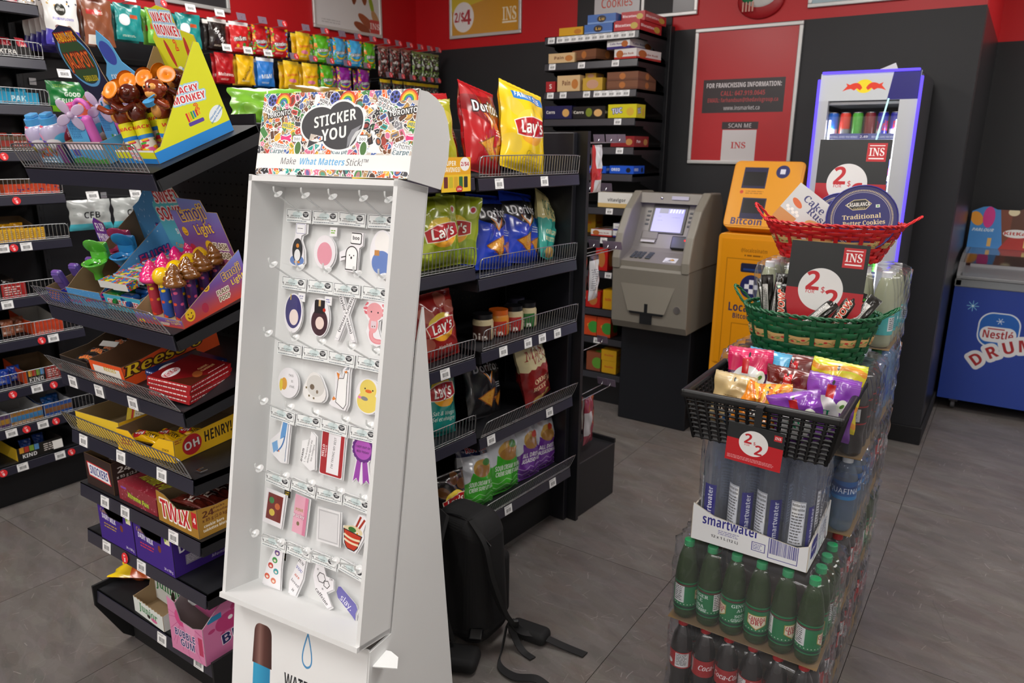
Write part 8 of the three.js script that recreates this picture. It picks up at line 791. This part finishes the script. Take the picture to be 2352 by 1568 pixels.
  CK('navy cracker box on the fourth shelf', 'carr', 3, -2.5, -2.31, 0.075, 0.1); CK('black cracker box beside the navy one', 'carb', 3, -2.3, -2.085, 0.068, 0.1); CK('yellow cracker box on the fourth shelf', 'tuc', 3, -2.065, -1.885, 0.075, 0.12); CK('dark red cracker box on the fifth shelf', 'mar', 4, -2.04, -1.89, 0.06, 0.2); CK('bright blue cookie pack on the sixth shelf', 'oreo', 5, -2.04, -1.885, 0.045, 0.15); CK('bright blue cookie pack farther left on the sixth shelf', 'oreo', 5, -2.22, -2.065, 0.04, 0.15); CK('cream breadstick box beside the cash machine top', 'vita', 6, -2.11, -1.885, 0.088, 0.1); CK('white rusk box behind the hanging packs', 'wred', 7, -2.15, -2.01, 0.04, 0.2); CK('white and navy rusk box, lower, beside the cash machine', 'wht', 7, -2.0, -1.89, 0.04, 0.2); CK('white and navy rusk box, upper, beside the cash machine', 'wht', 7, -2.0, -1.9, 0.042, 0.2, { dy: 0.041 });
  CK('tall red carton on the ninth shelf', 'rbox', 8, -2.11, -2.03, 0.14, 0.1); CK('yellow tin box deep on the eighth shelf', 'yb', 7, -2.35, -2.2, 0.12, 0.1, { back: 0.15 }); CK('brown carton on the tenth shelf', 'rbox', 9, -2.17, -2.07, 0.1, 0.1); CK('yellow carton on the tenth shelf', 'yb', 9, -2.05, -1.98, 0.12, 0.1); CK('orange red tea carton, left on the eleventh shelf', 'tea', 10, -2.18, -2.088, 0.125, 0.1); CK('orange red tea carton, right on the eleventh shelf', 'tea', 10, -2.084, -1.99, 0.125, 0.1); CK('green carton, far left on the eleventh shelf', 'gb', 10, -2.28, -2.19, 0.12, 0.1); CK('green and brown carton on the bottom shelf', 'gb', 11, -2.15, -2.05, 0.12, 0.12); CK('yellow soup carton, lower on the bottom shelf', 'yb', 11, -2.04, -1.94, 0.08, 0.12); CK('yellow soup carton, upper on the bottom shelf', 'yb', 11, -2.045, -1.94, 0.07, 0.12, { dy: 0.081 });
  const ck = tex(P, 150, 180, (c, w, h) => { bg(c, w, h, '#dcdcde'); T(c, 'Cookies', w / 2, h * 0.78, 36, '#d8402a', { w: w * 0.7, wt: 'normal' }); });
  tag(put('category_sign', carton(0.31, 0.38, 0.004, { all: sw(P, '#dcdcde'), pz: ck }), M, null, -2.25, 2.385, ZB + 0.014), 'white cookies category sign on the black panel', 'sign');
}
// ---------------------------------------------------------------- posters and wall pieces
{
  const P = 'right';
  const fr = tex(P, 420, 540, (c, w, h) => { bg(c, w, h, '#bd1a22'); R(c, '#2b2629', w * 0.1, h * 0.37, w * 0.8, h * 0.25); T(c, 'FOR FRANCHISING INFORMATION:', w * 0.5, h * 0.415, 26, '#e9e4e4', { w: w * 0.74 }); T(c, 'CALL: 647.919.0645', w * 0.5, h * 0.475, 26, '#c23a3c', { w: w * 0.44 }); T(c, 'EMAIL: farhandsun@thedavisgroup.ca', w * 0.5, h * 0.525, 24, '#c23a3c', { w: w * 0.7 }); T(c, 'www.insmarket.ca', w * 0.5, h * 0.585, 24, '#dcd8d8', { wt: 'normal', w: w * 0.36 }); R(c, '#332b2d', w * 0.32, h * 0.69, w * 0.36, h * 0.055); T(c, 'SCAN ME', w * 0.5, h * 0.718, 24, '#dcd6d6', { wt: 'normal' }); R(c, '#d9d4d4', w * 0.33, h * 0.75, w * 0.34, h * 0.235); T(c, 'INS', w * 0.5, h * 0.868, 36, '#c23a3c', { f: 'serif' }); });
  frameThing('framed_poster', 'large red franchising poster in a silver snap frame', 0.613, 0.768, fr, P, -1.42, 1.508, ZB + 0.001, rad(0), 'poster');
  const gp = tex(P, 100, 100, (c, w, h) => { bg(c, w, h, '#6a6a6c'); R(c, '#141416', 0, 0, w * 0.3, h); T(c, 'ience', w * 0.3, h * 0.86, 20, '#e8e8e8'); });
  frameThing('framed_poster', 'small grey poster in a silver frame above the cookie shelving', 0.36, 0.4, gp, P, -1.905, 2.357, ZB + 0.003, 0);
  frameThing('framed_poster', 'silver framed pale poster over the drinks fridge', 0.75, 0.5, tex(P, 60, 40, (c, w, h) => bg(c, w, h, '#a9c4cc')), P, -0.73, 2.335, ZB + 0.001, 0);
  const hat = thing('wall_ornament', 'round red white and green cap shaped ornament on the wall', 'ornament', -1.37, 2.4, ZB + 0.002); put('brim', new THREE.SphereGeometry(0.13, 28, 14).scale(1, 0.75, 0.18).translate(0.01, 0, 0.01), std('#a81820', 0.4), hat); put('crown', new THREE.SphereGeometry(0.1, 24, 14).scale(1, 0.75, 0.3).translate(0.01, 0.03, 0.02), std('#dcdcd8', 0.4), hat); put('badge', [new THREE.SphereGeometry(0.045, 18, 12).scale(1, 1, 0.2).translate(-0.05, 0.03, 0.045)], std('#1f7a4a', 0.4), hat); put('stripes', [0, 1, 2, 3].map((i) => box(0.008, 0.05, 0.004, -0.075 + i * 0.018, -0.035, 0.047)), std('#d8a090', 0.5), hat);
}
// ---------------------------------------------------------------- cash machine
{
  const P = 'right', o = thing('cash_machine', 'grey cash machine with lit screen on a dark cabinet', 'cash machine', -1.63, 0, -4.38), g = std('#8a857a', 0.42), g2 = std('#7d786e', 0.45), dk = std('#17191c', 0.4), Z = (z) => z + 4.38;
  const ext = (pts, w, x = 0, r = 0.006) => { const s = new THREE.Shape(pts.map(([z, y]) => new THREE.Vector2(-Z(z), y))), q = new THREE.ExtrudeGeometry(s, { depth: w - 2 * r, bevelEnabled: true, bevelSize: r, bevelThickness: r, bevelSegments: 2 }); q.rotateY(Math.PI / 2); return q.translate(x - w / 2 + r, 0, 0); };
  // ExtrudeGeometry lies in xy; turned so that the outline runs along z
  put('cabinet', rbox(0.43, 0.63, 0.46, 0.008, 0, 0.315, Z(-4.11)), MAT.navy, o);
  put('lower_housing', [ext([[-3.785, 0.605], [-3.765, 0.64], [-3.755, 0.94], [-3.76, 0.95], [-4.2, 0.95], [-4.2, 0.605]], 0.455)], g2, o);
  put('dispenser_recess', [box(0.2, 0.012, 0.02, -0.01, 0.7, Z(-3.757)), box(0.07, 0.06, 0.02, -0.01, 0.668, Z(-3.759)), box(0.02, 0.05, 0.02, -0.01, 0.73, Z(-3.757))], dk, o);
  put('dispenser_shroud', at(sheet([[-0.19, 0.235], [0.19, 0.235], [0.11, 0.0], [-0.11, 0.0]], 0.012, WHT, WHT), -0.01, 0.706, Z(-3.753), -0.03), g, o);
  put('lock', cyl(0.02, 0.022, 0.01, 0.17, 0.74, Z(-3.757), Math.PI / 2), MAT.chrome, o);
  const cheek = [[-3.752, 0.955], [-3.748, 1.0], [-3.79, 1.13], [-3.88, 1.26], [-4.0, 1.35], [-4.16, 1.345], [-4.22, 1.27], [-4.2, 0.955]];
  put('cheek', ext(cheek, 0.05, -0.205, 0.01), g, o); put('cheek', ext(cheek, 0.05, 0.205, 0.01), g, o);
  put('fascia', [ext([[-3.76, 0.957], [-3.757, 0.985], [-3.88, 1.03], [-3.905, 1.05], [-4.03, 1.3], [-4.18, 1.3], [-4.19, 0.957]], 0.37, 0, 0.004), ext([[-3.985, 1.3], [-4.0, 1.345], [-4.15, 1.34], [-4.18, 1.29]], 0.37, 0, 0.006)], g, o);
  const a = Math.atan2(0.125, 0.25), face = (x, s, d) => [x, 1.05 + s * Math.cos(a), Z(-3.905) - s * Math.sin(a) + d * 1.0];
  const scr = tex(P, 200, 160, (c, w, h) => { bg(c, w, h, '#8c88dc'); const q = c.createLinearGradient(0, 0, 0, h); q.addColorStop(0, '#7d7ad0'); q.addColorStop(1, '#9a94ea'); c.fillStyle = q; c.fillRect(0, 0, w, h); R(c, '#3a3a6a', w * 0.16, 2, w * 0.3, h * 0.2); for (let i = 0; i < 5; i++) G(c, '#d8dcf8', [[w * (0.52 + i * 0.095), 4], [w * (0.58 + i * 0.095), 4], [w * (0.56 + i * 0.095), h * 0.18], [w * (0.5 + i * 0.095), h * 0.18]]); T(c, 'ATM', w * 0.2, h * 0.35, 10, '#5a58a8'); small(c, w * 0.14, h * 0.5, w * 0.2, 1, 8, '#5a58a8'); small(c, w * 0.6, h * 0.36, w * 0.3, 1, 8, '#5a58a8'); });
  put('screen_bezel', at(rbox(0.21, 0.175, 0.012, 0.004), ...face(0.0, 0.175, 0.006), -a), std('#4a4842', 0.4), o);
  const st = PAGES[P]; { const m = new THREE.MeshStandardMaterial({ color: 0x222233, roughness: 0.2, emissive: 0xffffff, emissiveIntensity: 0.85 }); m.emissiveMap = pm(P).map; put('screen', at(carton(0.18, 0.14, 0.003, { all: sw(P, '#202030'), pz: scr }), ...face(0.0, 0.1, 0.014), -a), m, o); const L = new THREE.PointLight(0x9a94f0, 0.04, 2); L.position.set(-1.63, 1.2, -3.8); L.castShadow = true; scene.add(L); }
  const btn = []; for (const s of [-1, 1]) for (let i = 0; i < 4; i++) btn.push(at(rbox(0.022, 0.012, 0.006, 0.003), ...face(s * 0.127, 0.14 + i * 0.026, 0.005), -a)); put('side_buttons', btn, std('#3a3c3e', 0.4), o);
  put('receipt_slot', [at(box(0.09, 0.01, 0.02), ...face(-0.09, 0.045, 0.006), -a), at(rbox(0.1, 0.05, 0.012, 0.006), ...face(-0.09, 0.075, 0.006), -a)], g2, o); put('receipt', at(box(0.085, 0.012, 0.004), ...face(-0.09, 0.04, 0.018), -a), std('#c9c6be', 0.6), o);
  put('card_reader', [at(rbox(0.1, 0.075, 0.03, 0.006), ...face(0.105, 0.04, 0.016), -a)], dk, o); put('card_light', at(new THREE.SphereGeometry(0.005, 10, 8), ...face(0.135, 0.06, 0.033)), new THREE.MeshStandardMaterial({ color: 0x330000, emissive: 0xff2020, emissiveIntensity: 2 }), o);
  const kp = []; for (let i = 0; i < 3; i++) for (let j = 0; j < 4; j++) kp.push(at(rbox(0.02, 0.006, 0.014, 0.002), -0.13 + i * 0.026, 1.002 + j * 0.006 + 0.006, Z(-3.79 - j * 0.02), 0.35)); for (let j = 0; j < 4; j++) kp.push(at(rbox(0.03, 0.006, 0.014, 0.002), -0.035, 1.008 + j * 0.006, Z(-3.79 - j * 0.02), 0.35)); put('keypad', kp, std('#5a6066', 0.35, { metalness: 0.4 }), o);
  const cdT = tex(P, 80, 60, (c, w, h) => { bg(c, w, h, '#e9e9e6'); G(c, '#2a2620', [[w * 0.25, h * 0.6], [w * 0.6, h * 0.2], [w * 0.85, h * 0.6]]); E(c, '#e0a83a', w * 0.6, h * 0.42, 12, 9); small(c, 10, h * 0.72, w * 0.7, 2, 7, '#444'); });
  put('sticker', at(carton(0.075, 0.05, 0.001, { all: WHT, pz: cdT }), 0.1, 0.995, Z(-3.772), -1.2), pm(P), o); put('top_label', at(carton(0.1, 0.02, 0.002, { all: sw(P, '#b9b6c4') }), 0.06, 1.318, Z(-3.979), -0.3), pm(P), o); put('camera_eye', at(new THREE.SphereGeometry(0.009, 10, 8), -0.05, 1.325, Z(-3.985)), MAT.chrome, o);
}
// ---------------------------------------------------------------- orange coin machine
{
  const P = 'right', o = thing('coin_machine', 'orange coin kiosk with rounded panels behind the drinks', 'kiosk', -1.1, 0, -4.2), Z = (z) => z + 4.2, or = std('#e89a1a', 0.35);
  const up = tex(P, 260, 260, (c, w, h) => { bg(c, w, h, '#eda021'); for (const [x, y] of [[0.14, 0.08], [0.2, 0.56]]) { R(c, '#2c2a4a', w * x, h * y, w * 0.36, h * 0.33); R(c, '#1a1818', w * (x + 0.02), h * (y + (y < 0.3 ? 0.07 : 0.02)), w * 0.32, h * 0.22); } E(c, '#2f3166', w * 0.72, h * 0.14, 26); R(c, '#e4e4ec', w * 0.68, h * 0.1, 20, 20); E(c, '#d84a2a', w * 0.16, h * 0.47, 7); small(c, w * 0.22, h * 0.45, w * 0.3, 2, 8, '#b8741a'); T(c, 'Bitcoin', w * 0.32, h * 0.93, 38, '#3a3470', { w: w * 0.5 }); });
  const lo = tex(P, 260, 480, (c, w, h) => { bg(c, w, h, '#e0920f'); T(c, '@localcoinatm', w * 0.5, h * 0.08, 20, '#9a5f0e', { w: w * 0.4 }); small(c, w * 0.36, h * 0.115, w * 0.3, 1, 12, '#8a540c'); c.strokeStyle = '#a86a0c'; c.lineWidth = 3; c.strokeRect(w * 0.1, h * 0.15, w * 0.8, h * 0.84); RR(c, '#1f2440', w * 0.32, h * 0.18, w * 0.36, h * 0.07, 6); R(c, '#24407a', w * 0.36, h * 0.22, w * 0.28, 8); E(c, '#262a5e', w * 0.5, h * 0.36, 44); for (const [x, y] of [[0, -1], [-1, 0], [1, 0], [0, 1]]) R(c, '#e8e8ee', w * 0.5 - 9 + x * 17, h * 0.36 - 9 + y * 17, 18, 18); T(c, 'Localcoin', w * 0.5, h * 0.53, 44, '#2a2c5c', { w: w * 0.66 }); T(c, 'Bitcoin ATM', w * 0.5, h * 0.6, 26, '#2a2c5c', { w: w * 0.5 }); c.strokeRect(w * 0.25, h * 0.66, w * 0.5, h * 0.3); });
  const shape = (w, h, r) => { const s = new THREE.Shape(); s.moveTo(-w / 2 + r, 0); s.lineTo(w / 2 - r, 0); s.quadraticCurveTo(w / 2, 0, w / 2, r); s.lineTo(w / 2, h - r); s.quadraticCurveTo(w / 2, h, w / 2 - r, h); s.lineTo(-w / 2 + r, h); s.quadraticCurveTo(-w / 2, h, -w / 2, h - r); s.lineTo(-w / 2, r); s.quadraticCurveTo(-w / 2, 0, -w / 2 + r, 0); return s; };
  const uc = put('upper_case', new THREE.ExtrudeGeometry(shape(0.355, 0.36, 0.03), { depth: 0.08, bevelEnabled: true, bevelSize: 0.004, bevelThickness: 0.004, bevelSegments: 2 }), or, o, 0, 1.17, Z(-3.94), -0.4); put('upper_panel', at(carton(0.34, 0.345, 0.003, { all: sw(P, '#eda021'), pz: up }), 0, 0.008, 0), pm(P, 'gloss'), uc, 0, 0, 0.0855);
  put('lower_case', [new THREE.ExtrudeGeometry(shape(0.38, 1.16, 0.025), { depth: 0.34, bevelEnabled: true, bevelSize: 0.004, bevelThickness: 0.004, bevelSegments: 2 })], or, o, 0, 0.004, Z(-4.205)); put('lower_panel', carton(0.345, 0.68, 0.003, { all: sw(P, '#e0920f'), pz: lo }), pm(P, 'gloss'), o, 0, 0.46, Z(-3.858));
  put('cable', tube([[0.19, 1.4, Z(-4.1)], [0.205, 1.46, Z(-4.25)], [0.22, 1.3, Z(-4.3)], [0.2, 1.0, Z(-4.33)]], 0.004, 20, 6), MAT.rubber, o);
}
// ---------------------------------------------------------------- slim drinks fridge
{
  const P = 'right', o = thing('drinks_fridge', 'slim silver energy drink fridge with glowing violet edge', 'fridge', -0.668, 0, -4.18), Z = (z) => z + 4.18, W = 0.45, H = 1.965, zf = Z(-3.95), sil = std('#c9cdd2', 0.3, { metalness: 0.3 }), side = std('#3a3a3e', 0.35);
  put('cabinet', [box(0.02, H - 0.06, 0.44, -W / 2 + 0.012, H / 2, zf - 0.24), box(0.02, H - 0.06, 0.44, W / 2 - 0.012, H / 2, zf - 0.24), box(W - 0.02, 0.02, 0.44, 0, H - 0.03, zf - 0.24), box(W - 0.02, 0.1, 0.44, 0, 0.06, zf - 0.24), box(W - 0.02, H - 0.06, 0.015, 0, H / 2, zf - 0.455)], side, o);
  const head = tex(P, 300, 100, (c, w, h) => { bg(c, w, h, '#c6cacd'); G(c, '#191370', [[w * 0.74, -2], [w + 2, -2], [w + 2, h + 2], [w * 0.7, h + 2]]); E(c, '#f2d81e', w * 0.46, h * 0.5, 26, 24); for (const s of [-1, 1]) { c.save(); c.translate(w * 0.46, h * 0.5); c.scale(s, 1); c.beginPath(); c.moveTo(-6, 6); c.bezierCurveTo(-14, -16, -30, -16, -44, -6); c.lineTo(-56, -12); c.lineTo(-52, -2); c.lineTo(-66, 16); c.lineTo(-52, 10); c.lineTo(-40, 8); c.lineTo(-30, 14); c.lineTo(-22, 6); c.lineTo(-12, 14); c.closePath(); c.fillStyle = '#e0381e'; c.fill(); c.restore(); } });
  put('door_header', at(carton(W - 0.02, 0.125, 0.03, { all: sw(P, '#c6cacd'), pz: head }), 0, H - 0.14, zf - 0.015), new THREE.MeshPhysicalMaterial({ map: pm(P).map, roughness: 0.3, emissive: 0xffffff, emissiveMap: pm(P).map, emissiveIntensity: 0.18 }), o);
  put('door_frame', [box(0.045, H - 0.24, 0.03, -W / 2 + 0.032, (H - 0.14) / 2 + 0.05, zf - 0.015), box(0.075, H - 0.24, 0.03, W / 2 - 0.047, (H - 0.14) / 2 + 0.05, zf - 0.015), box(W - 0.02, 0.16, 0.03, 0, 0.12, zf - 0.015)], sil, o);
  const vio = new THREE.MeshStandardMaterial({ color: 0x4030a0, emissive: 0x5a48ff, emissiveIntensity: 1.5 });
  put('light_edge', [rbox(0.012, H - 0.08, 0.02, 0.004, -W / 2 + 0.004, H / 2, zf), rbox(0.012, H - 0.08, 0.02, 0.004, W / 2 - 0.004, H / 2, zf), rbox(W - 0.03, 0.012, 0.02, 0.004, 0, H - 0.012, zf)], vio, o);
  for (const s of [-1, 1]) { const L = new THREE.RectAreaLight(0x5a48ff, 0.9, 0.02, 1.6); L.position.set(-0.668 + s * 0.235, 1.1, -3.93); L.rotation.y = Math.PI + s * 0.9; L.castShadow = true; scene.add(L); }
  put('liner', [box(W - 0.06, 0.012, 0.4, 0, H - 0.15, zf - 0.24), box(0.006, H - 0.3, 0.4, -W / 2 + 0.03, 0.95, zf - 0.24), box(0.006, H - 0.3, 0.4, W / 2 - 0.06, 0.95, zf - 0.24)], MAT.whiteGloss, o); put('door_glass', box(W - 0.13, H - 0.42, 0.004, -0.012, 0.98, zf - 0.02), MAT.clear, o);
  const strip = new THREE.MeshStandardMaterial({ color: 0xffffff, emissive: 0xffffff, emissiveIntensity: 2.2 }); put('interior_light', [box(0.008, H - 0.45, 0.008, -W / 2 + 0.064, 0.98, zf - 0.045), box(0.008, H - 0.45, 0.008, W / 2 - 0.09, 0.98, zf - 0.045)], strip, o);
  for (const s of [-1, 1]) { const L = new THREE.RectAreaLight(0xf4f8ff, 45, 0.012, 1.4); L.position.set(-0.668 + (s < 0 ? -0.158 : 0.132), 1.0, -4.0); L.rotation.y = s * 0.5; L.castShadow = true; scene.add(L); }
  put('handle_strip', bar([0.045, 1.52, zf + 0.006], [0.095, 1.83, zf + 0.006], 0.004), new THREE.MeshStandardMaterial({ color: 0xbfeaea, emissive: 0xb8f0f0, emissiveIntensity: 0.7 }), o);
  const rail = tex(P, 260, 30, (c, w, h) => { bg(c, w, h, '#5a66a8'); T(c, 'RED BULL GIVES YOU WINGS', w * 0.24, h * 0.55, 15, '#cfd6ee', { w: w * 0.42 }); RR(c, '#33307a', w * 0.48, 2, w * 0.12, h - 4, 4); T(c, '2.49', w * 0.54, h * 0.55, 16, '#e8e8f4'); T(c, 'RED BULL GIVES YOU WINGS', w * 0.82, h * 0.55, 15, '#cfd6ee', { w: w * 0.34 }); });
  [1.68, 1.46, 1.24, 1.02, 0.8, 0.58, 0.36].forEach((y) => { const s = put('rack', box(W - 0.14, 0.008, 0.34, -0.012, y - 0.03, zf - 0.22), MAT.whiteGloss, o); put('rack_rail', carton(W - 0.14, 0.028, 0.004, { all: sw(P, '#5a66a8'), pz: rail }), pm(P, 'gloss'), s, -0.012, y - 0.034, zf - 0.045); });
  put('top_card', at(sheet([[0, 0], [0.1, 0], [0.09, 0.03], [0.02, 0.008]], 0.002, WHT, WHT), 0.0, H - 0.005, zf - 0.12, 0, 0.2, 0.1), MAT.white, o);
  const canT = (a, b, t) => tex(P, 90, 90, (c, w, h) => { bg(c, w, h, b); R(c, a, 0, 0, w, h * 0.55); G(c, a, [[w * 0.4, h * 0.5], [w * 0.8, h * 0.5], [w * 0.6, h + 2], [w * 0.2, h + 2]]); if (t) T(c, 'RedBull', w * 0.5, h * 0.5, 18, '#c8202a', { w: w * 0.7 }); });
  const cans = [['#1f66c8', '#9aa0b0', 'bright blue'], ['#d83a2a', '#8a8f96', 'orange red'], ['#4aa83a', '#5aa848', 'green'], ['#7a2028', '#5a1a20', 'dark red'], ['#2a2a9a', '#d8dae0', 'navy and silver'], ['#2a2a9a', '#d8dae0', 'navy and silver']];
  const canG = (r) => allUV(lathe([[0.02, 0], [0.0245, 0.006], [0.0245, 0.108], [0.0205, 0.116]], 20), r);
  const rowsC = [[1.68, [0, 1, 2, 3, 4, 5]], [1.46, [4, 4, 4, 4, 4, 4]], [1.24, [3, 3, 3, 3, 3, 3]], [1.02, [2, 2, 2, 2, 2, 2]]], cg = cans.map((k, i) => canG(canT(k[0], k[1], i > 3)));
  rowsC.forEach(([y, l], ri) => l.forEach((k, j) => { const c = thing('drink_can', `slim ${cans[k][2]} drink can, ${ORD[j]} from the left on fridge rack ${['one', 'two', 'three', 'four'][ri]}`, 'can', -0.668 - 0.155 + j * 0.056, y - 0.0255, -4.035, j, 'cans in the drinks fridge'); put('can', cg[k], pm(P, 'gloss'), c); put('can_top', [cyl(0.0205, 0.0205, 0.003, 0, 0.116, 0, 0, 0, 0, 18), at(new THREE.TorusGeometry(0.02, 0.0018, 6, 18), 0, 0.118, 0, Math.PI / 2)], MAT.chrome, c); }));
}
// ---------------------------------------------------------------- ice cream freezer in the recess
{
  const P = 'right', o = thing('ice_cream_freezer', 'blue chest freezer with curved glass lid in the recess', 'freezer', 0.31, 0, -5.55), W = 1.12, D = 0.66, zf = 0.335;
  const fr = tex(P, 900, 560, (c, w, h) => { bg(c, w, h, '#24429e'); c.save(); c.translate(w * 0.23, h * 0.36); RR(c, '#dfe6f0', -82, -92, 174, 168, 60); RR(c, '#1d62b8', -76, -86, 162, 156, 56); RR(c, '#e6e6ea', -70, -24, 150, 74, 34); T(c, 'Nestlé', 5, 14, 52, '#a8242a', { w: 130 }); R(c, '#a8242a', -40, -16, 70, 5); for (let i = 0; i < 6; i++) { c.strokeStyle = '#dce8f4'; c.lineWidth = 3; c.beginPath(); c.moveTo(6, -52); c.lineTo(6 + 16 * Math.cos(i * 1.047), -52 + 16 * Math.sin(i * 1.047)); c.stroke(); } c.restore(); const word = 'DRUMSTICK'; for (let k = 0; k < 2; k++) for (let i = 0; i < word.length; i++) { const a = -0.72 + i * 0.18; T(c, word[i], w * 0.45 + 400 * Math.sin(a), h * 1.26 - 400 * Math.cos(a) - 60, 78, '#a8242a', { rot: a, ...(k ? {} : { st: '#e4e4e6', sw: 34 }) }); } E(c, '#c9a468', w * 0.62, h * 0.36, 60, 46); E(c, '#6a3a1e', w * 0.66, h * 0.42, 50, 36); for (const [x, y, s] of [[0.1, 0.16, 26], [0.53, 0.3, 12], [0.52, 0.72, 14]]) { c.strokeStyle = '#8ad0ee'; c.lineWidth = 3; for (let i = 0; i < 4; i++) { c.beginPath(); c.moveTo(w * x - s * Math.cos(i * 0.785), h * y - s * Math.sin(i * 0.785)); c.lineTo(w * x + s * Math.cos(i * 0.785), h * y + s * Math.sin(i * 0.785)); c.stroke(); } E(c, '#d8f0fa', w * x, h * y, 5); } });
  put('body', carton(W, 0.72, D, { all: sw(P, '#24429e'), pz: fr }), pm(P, 'gloss'), o, 0, 0.075, 0);
  put('grey_trim', rbox(W + 0.01, 0.05, D + 0.01, 0.008, 0, 0.815, 0), std('#8a8e92', 0.4), o);
  const curve = [[zf, 0.84], [zf - 0.02, 0.88], [zf - 0.1, 0.93], [zf - 0.3, 0.965], [-zf, 0.97]], lidShape = (t) => { const up = curve.map(([z, y]) => new THREE.Vector2(-z, y)), s = new THREE.Shape([...up, ...[...curve].reverse().map(([z, y]) => new THREE.Vector2(-z + 0.0, y - t))]); return s; };
  const lidG = (x0, x1, t) => new THREE.ExtrudeGeometry(lidShape(t), { depth: x1 - x0, bevelEnabled: false }).rotateY(Math.PI / 2).translate(x0, 0, 0);
  put('lid_glass', lidG(-W / 2 + 0.02, W / 2 - 0.02, 0.004), MAT.clear, o); put('lid_end', [lidG(-W / 2, -W / 2 + 0.03, 0.04), lidG(W / 2 - 0.03, W / 2, 0.04), rbox(W, 0.02, 0.015, 0.004, 0, 0.85, zf)], std('#9a9da0', 0.25, { metalness: 0.4 }), o);
  put('inner_tub', [box(W - 0.08, 0.004, D - 0.08, 0, 0.78, 0), box(W - 0.08, 0.08, 0.004, 0, 0.82, -D / 2 + 0.05)], std('#b9bcc0', 0.5), o);
  put('inner_baskets', [0.0, 0.3].flatMap((x) => [box(0.26, 0.006, 0.006, x - 0.28, 0.835, zf - 0.12), box(0.006, 0.006, 0.4, x - 0.41, 0.835, -0.02), box(0.006, 0.006, 0.4, x - 0.15, 0.835, -0.02)]), MAT.whiteGloss, o);
  for (const x of [-0.47, 0.47]) put('caster', [cyl(0.028, 0.028, 0.022, x, 0.03, 0.27, 0, 0, Math.PI / 2), rbox(0.05, 0.03, 0.04, 0.006, x, 0.062, 0.265)], std('#55555a', 0.5), o);
  const pc = tex(P, 500, 200, (c, w, h) => { bg(c, w, h, '#3f8ad0'); G(c, '#7a3a22', [[w * 0.14, 0], [w * 0.33, 0], [w * 0.36, h], [w * 0.18, h]]); G(c, '#b02a24', [[w * 0.3, 0], [w * 0.36, 0], [w * 0.4, h], [w * 0.16, h], [w * 0.22, h * 0.6]]); G(c, '#3a3a9a', [[w * 0.36, 0], [w, 0], [w, h], [w * 0.4, h]]); E(c, '#e89a2a', w * 0.03, h * 0.3, 16, 34, -0.2); E(c, '#d82a8a', w * 0.09, h * 0.26, 15, 50); R(c, '#e0b060', w * 0.1, h * 0.75, 10, 40); T(c, 'PARLOUR', w * 0.07, h * 0.56, 20, '#dfe8f2', { w: w * 0.11, skew: -0.2 }); RR(c, '#5a2f1c', w * 0.205, h * 0.04, 62, 126, 28); E(c, '#e6d8b0', w * 0.21, h * 0.12, 14, 18); E(c, '#e8e6e4', w * 0.24, h * 0.62, 34, 20); T(c, 'KitKat', w * 0.24, h * 0.62, 22, '#b82a24'); R(c, '#d8bc70', w * 0.28, h * 0.76, 14, 36); E(c, '#c9a468', w * 0.44, h * 0.34, 34, 44); E(c, '#e4dcc8', w * 0.43, h * 0.3, 18, 22); });
  tag(put('ice_cream_card', sheet([[-0.56, 0], [0.56, 0], [0.56, 0.24], [-0.05, 0.26], [-0.16, 0.255], [-0.2, 0.27], [-0.26, 0.272], [-0.3, 0.255], [-0.42, 0.255], [-0.46, 0.275], [-0.5, 0.27], [-0.56, 0.24]], 0.006, pc, sw(P, '#3f8ad0')), pm(P, 'gloss'), null, 0.31, 0.968, -5.84, -0.05), 'colourful ice cream picture card standing behind the blue freezer lid', 'sign');
}
renderer.render(scene, camera);
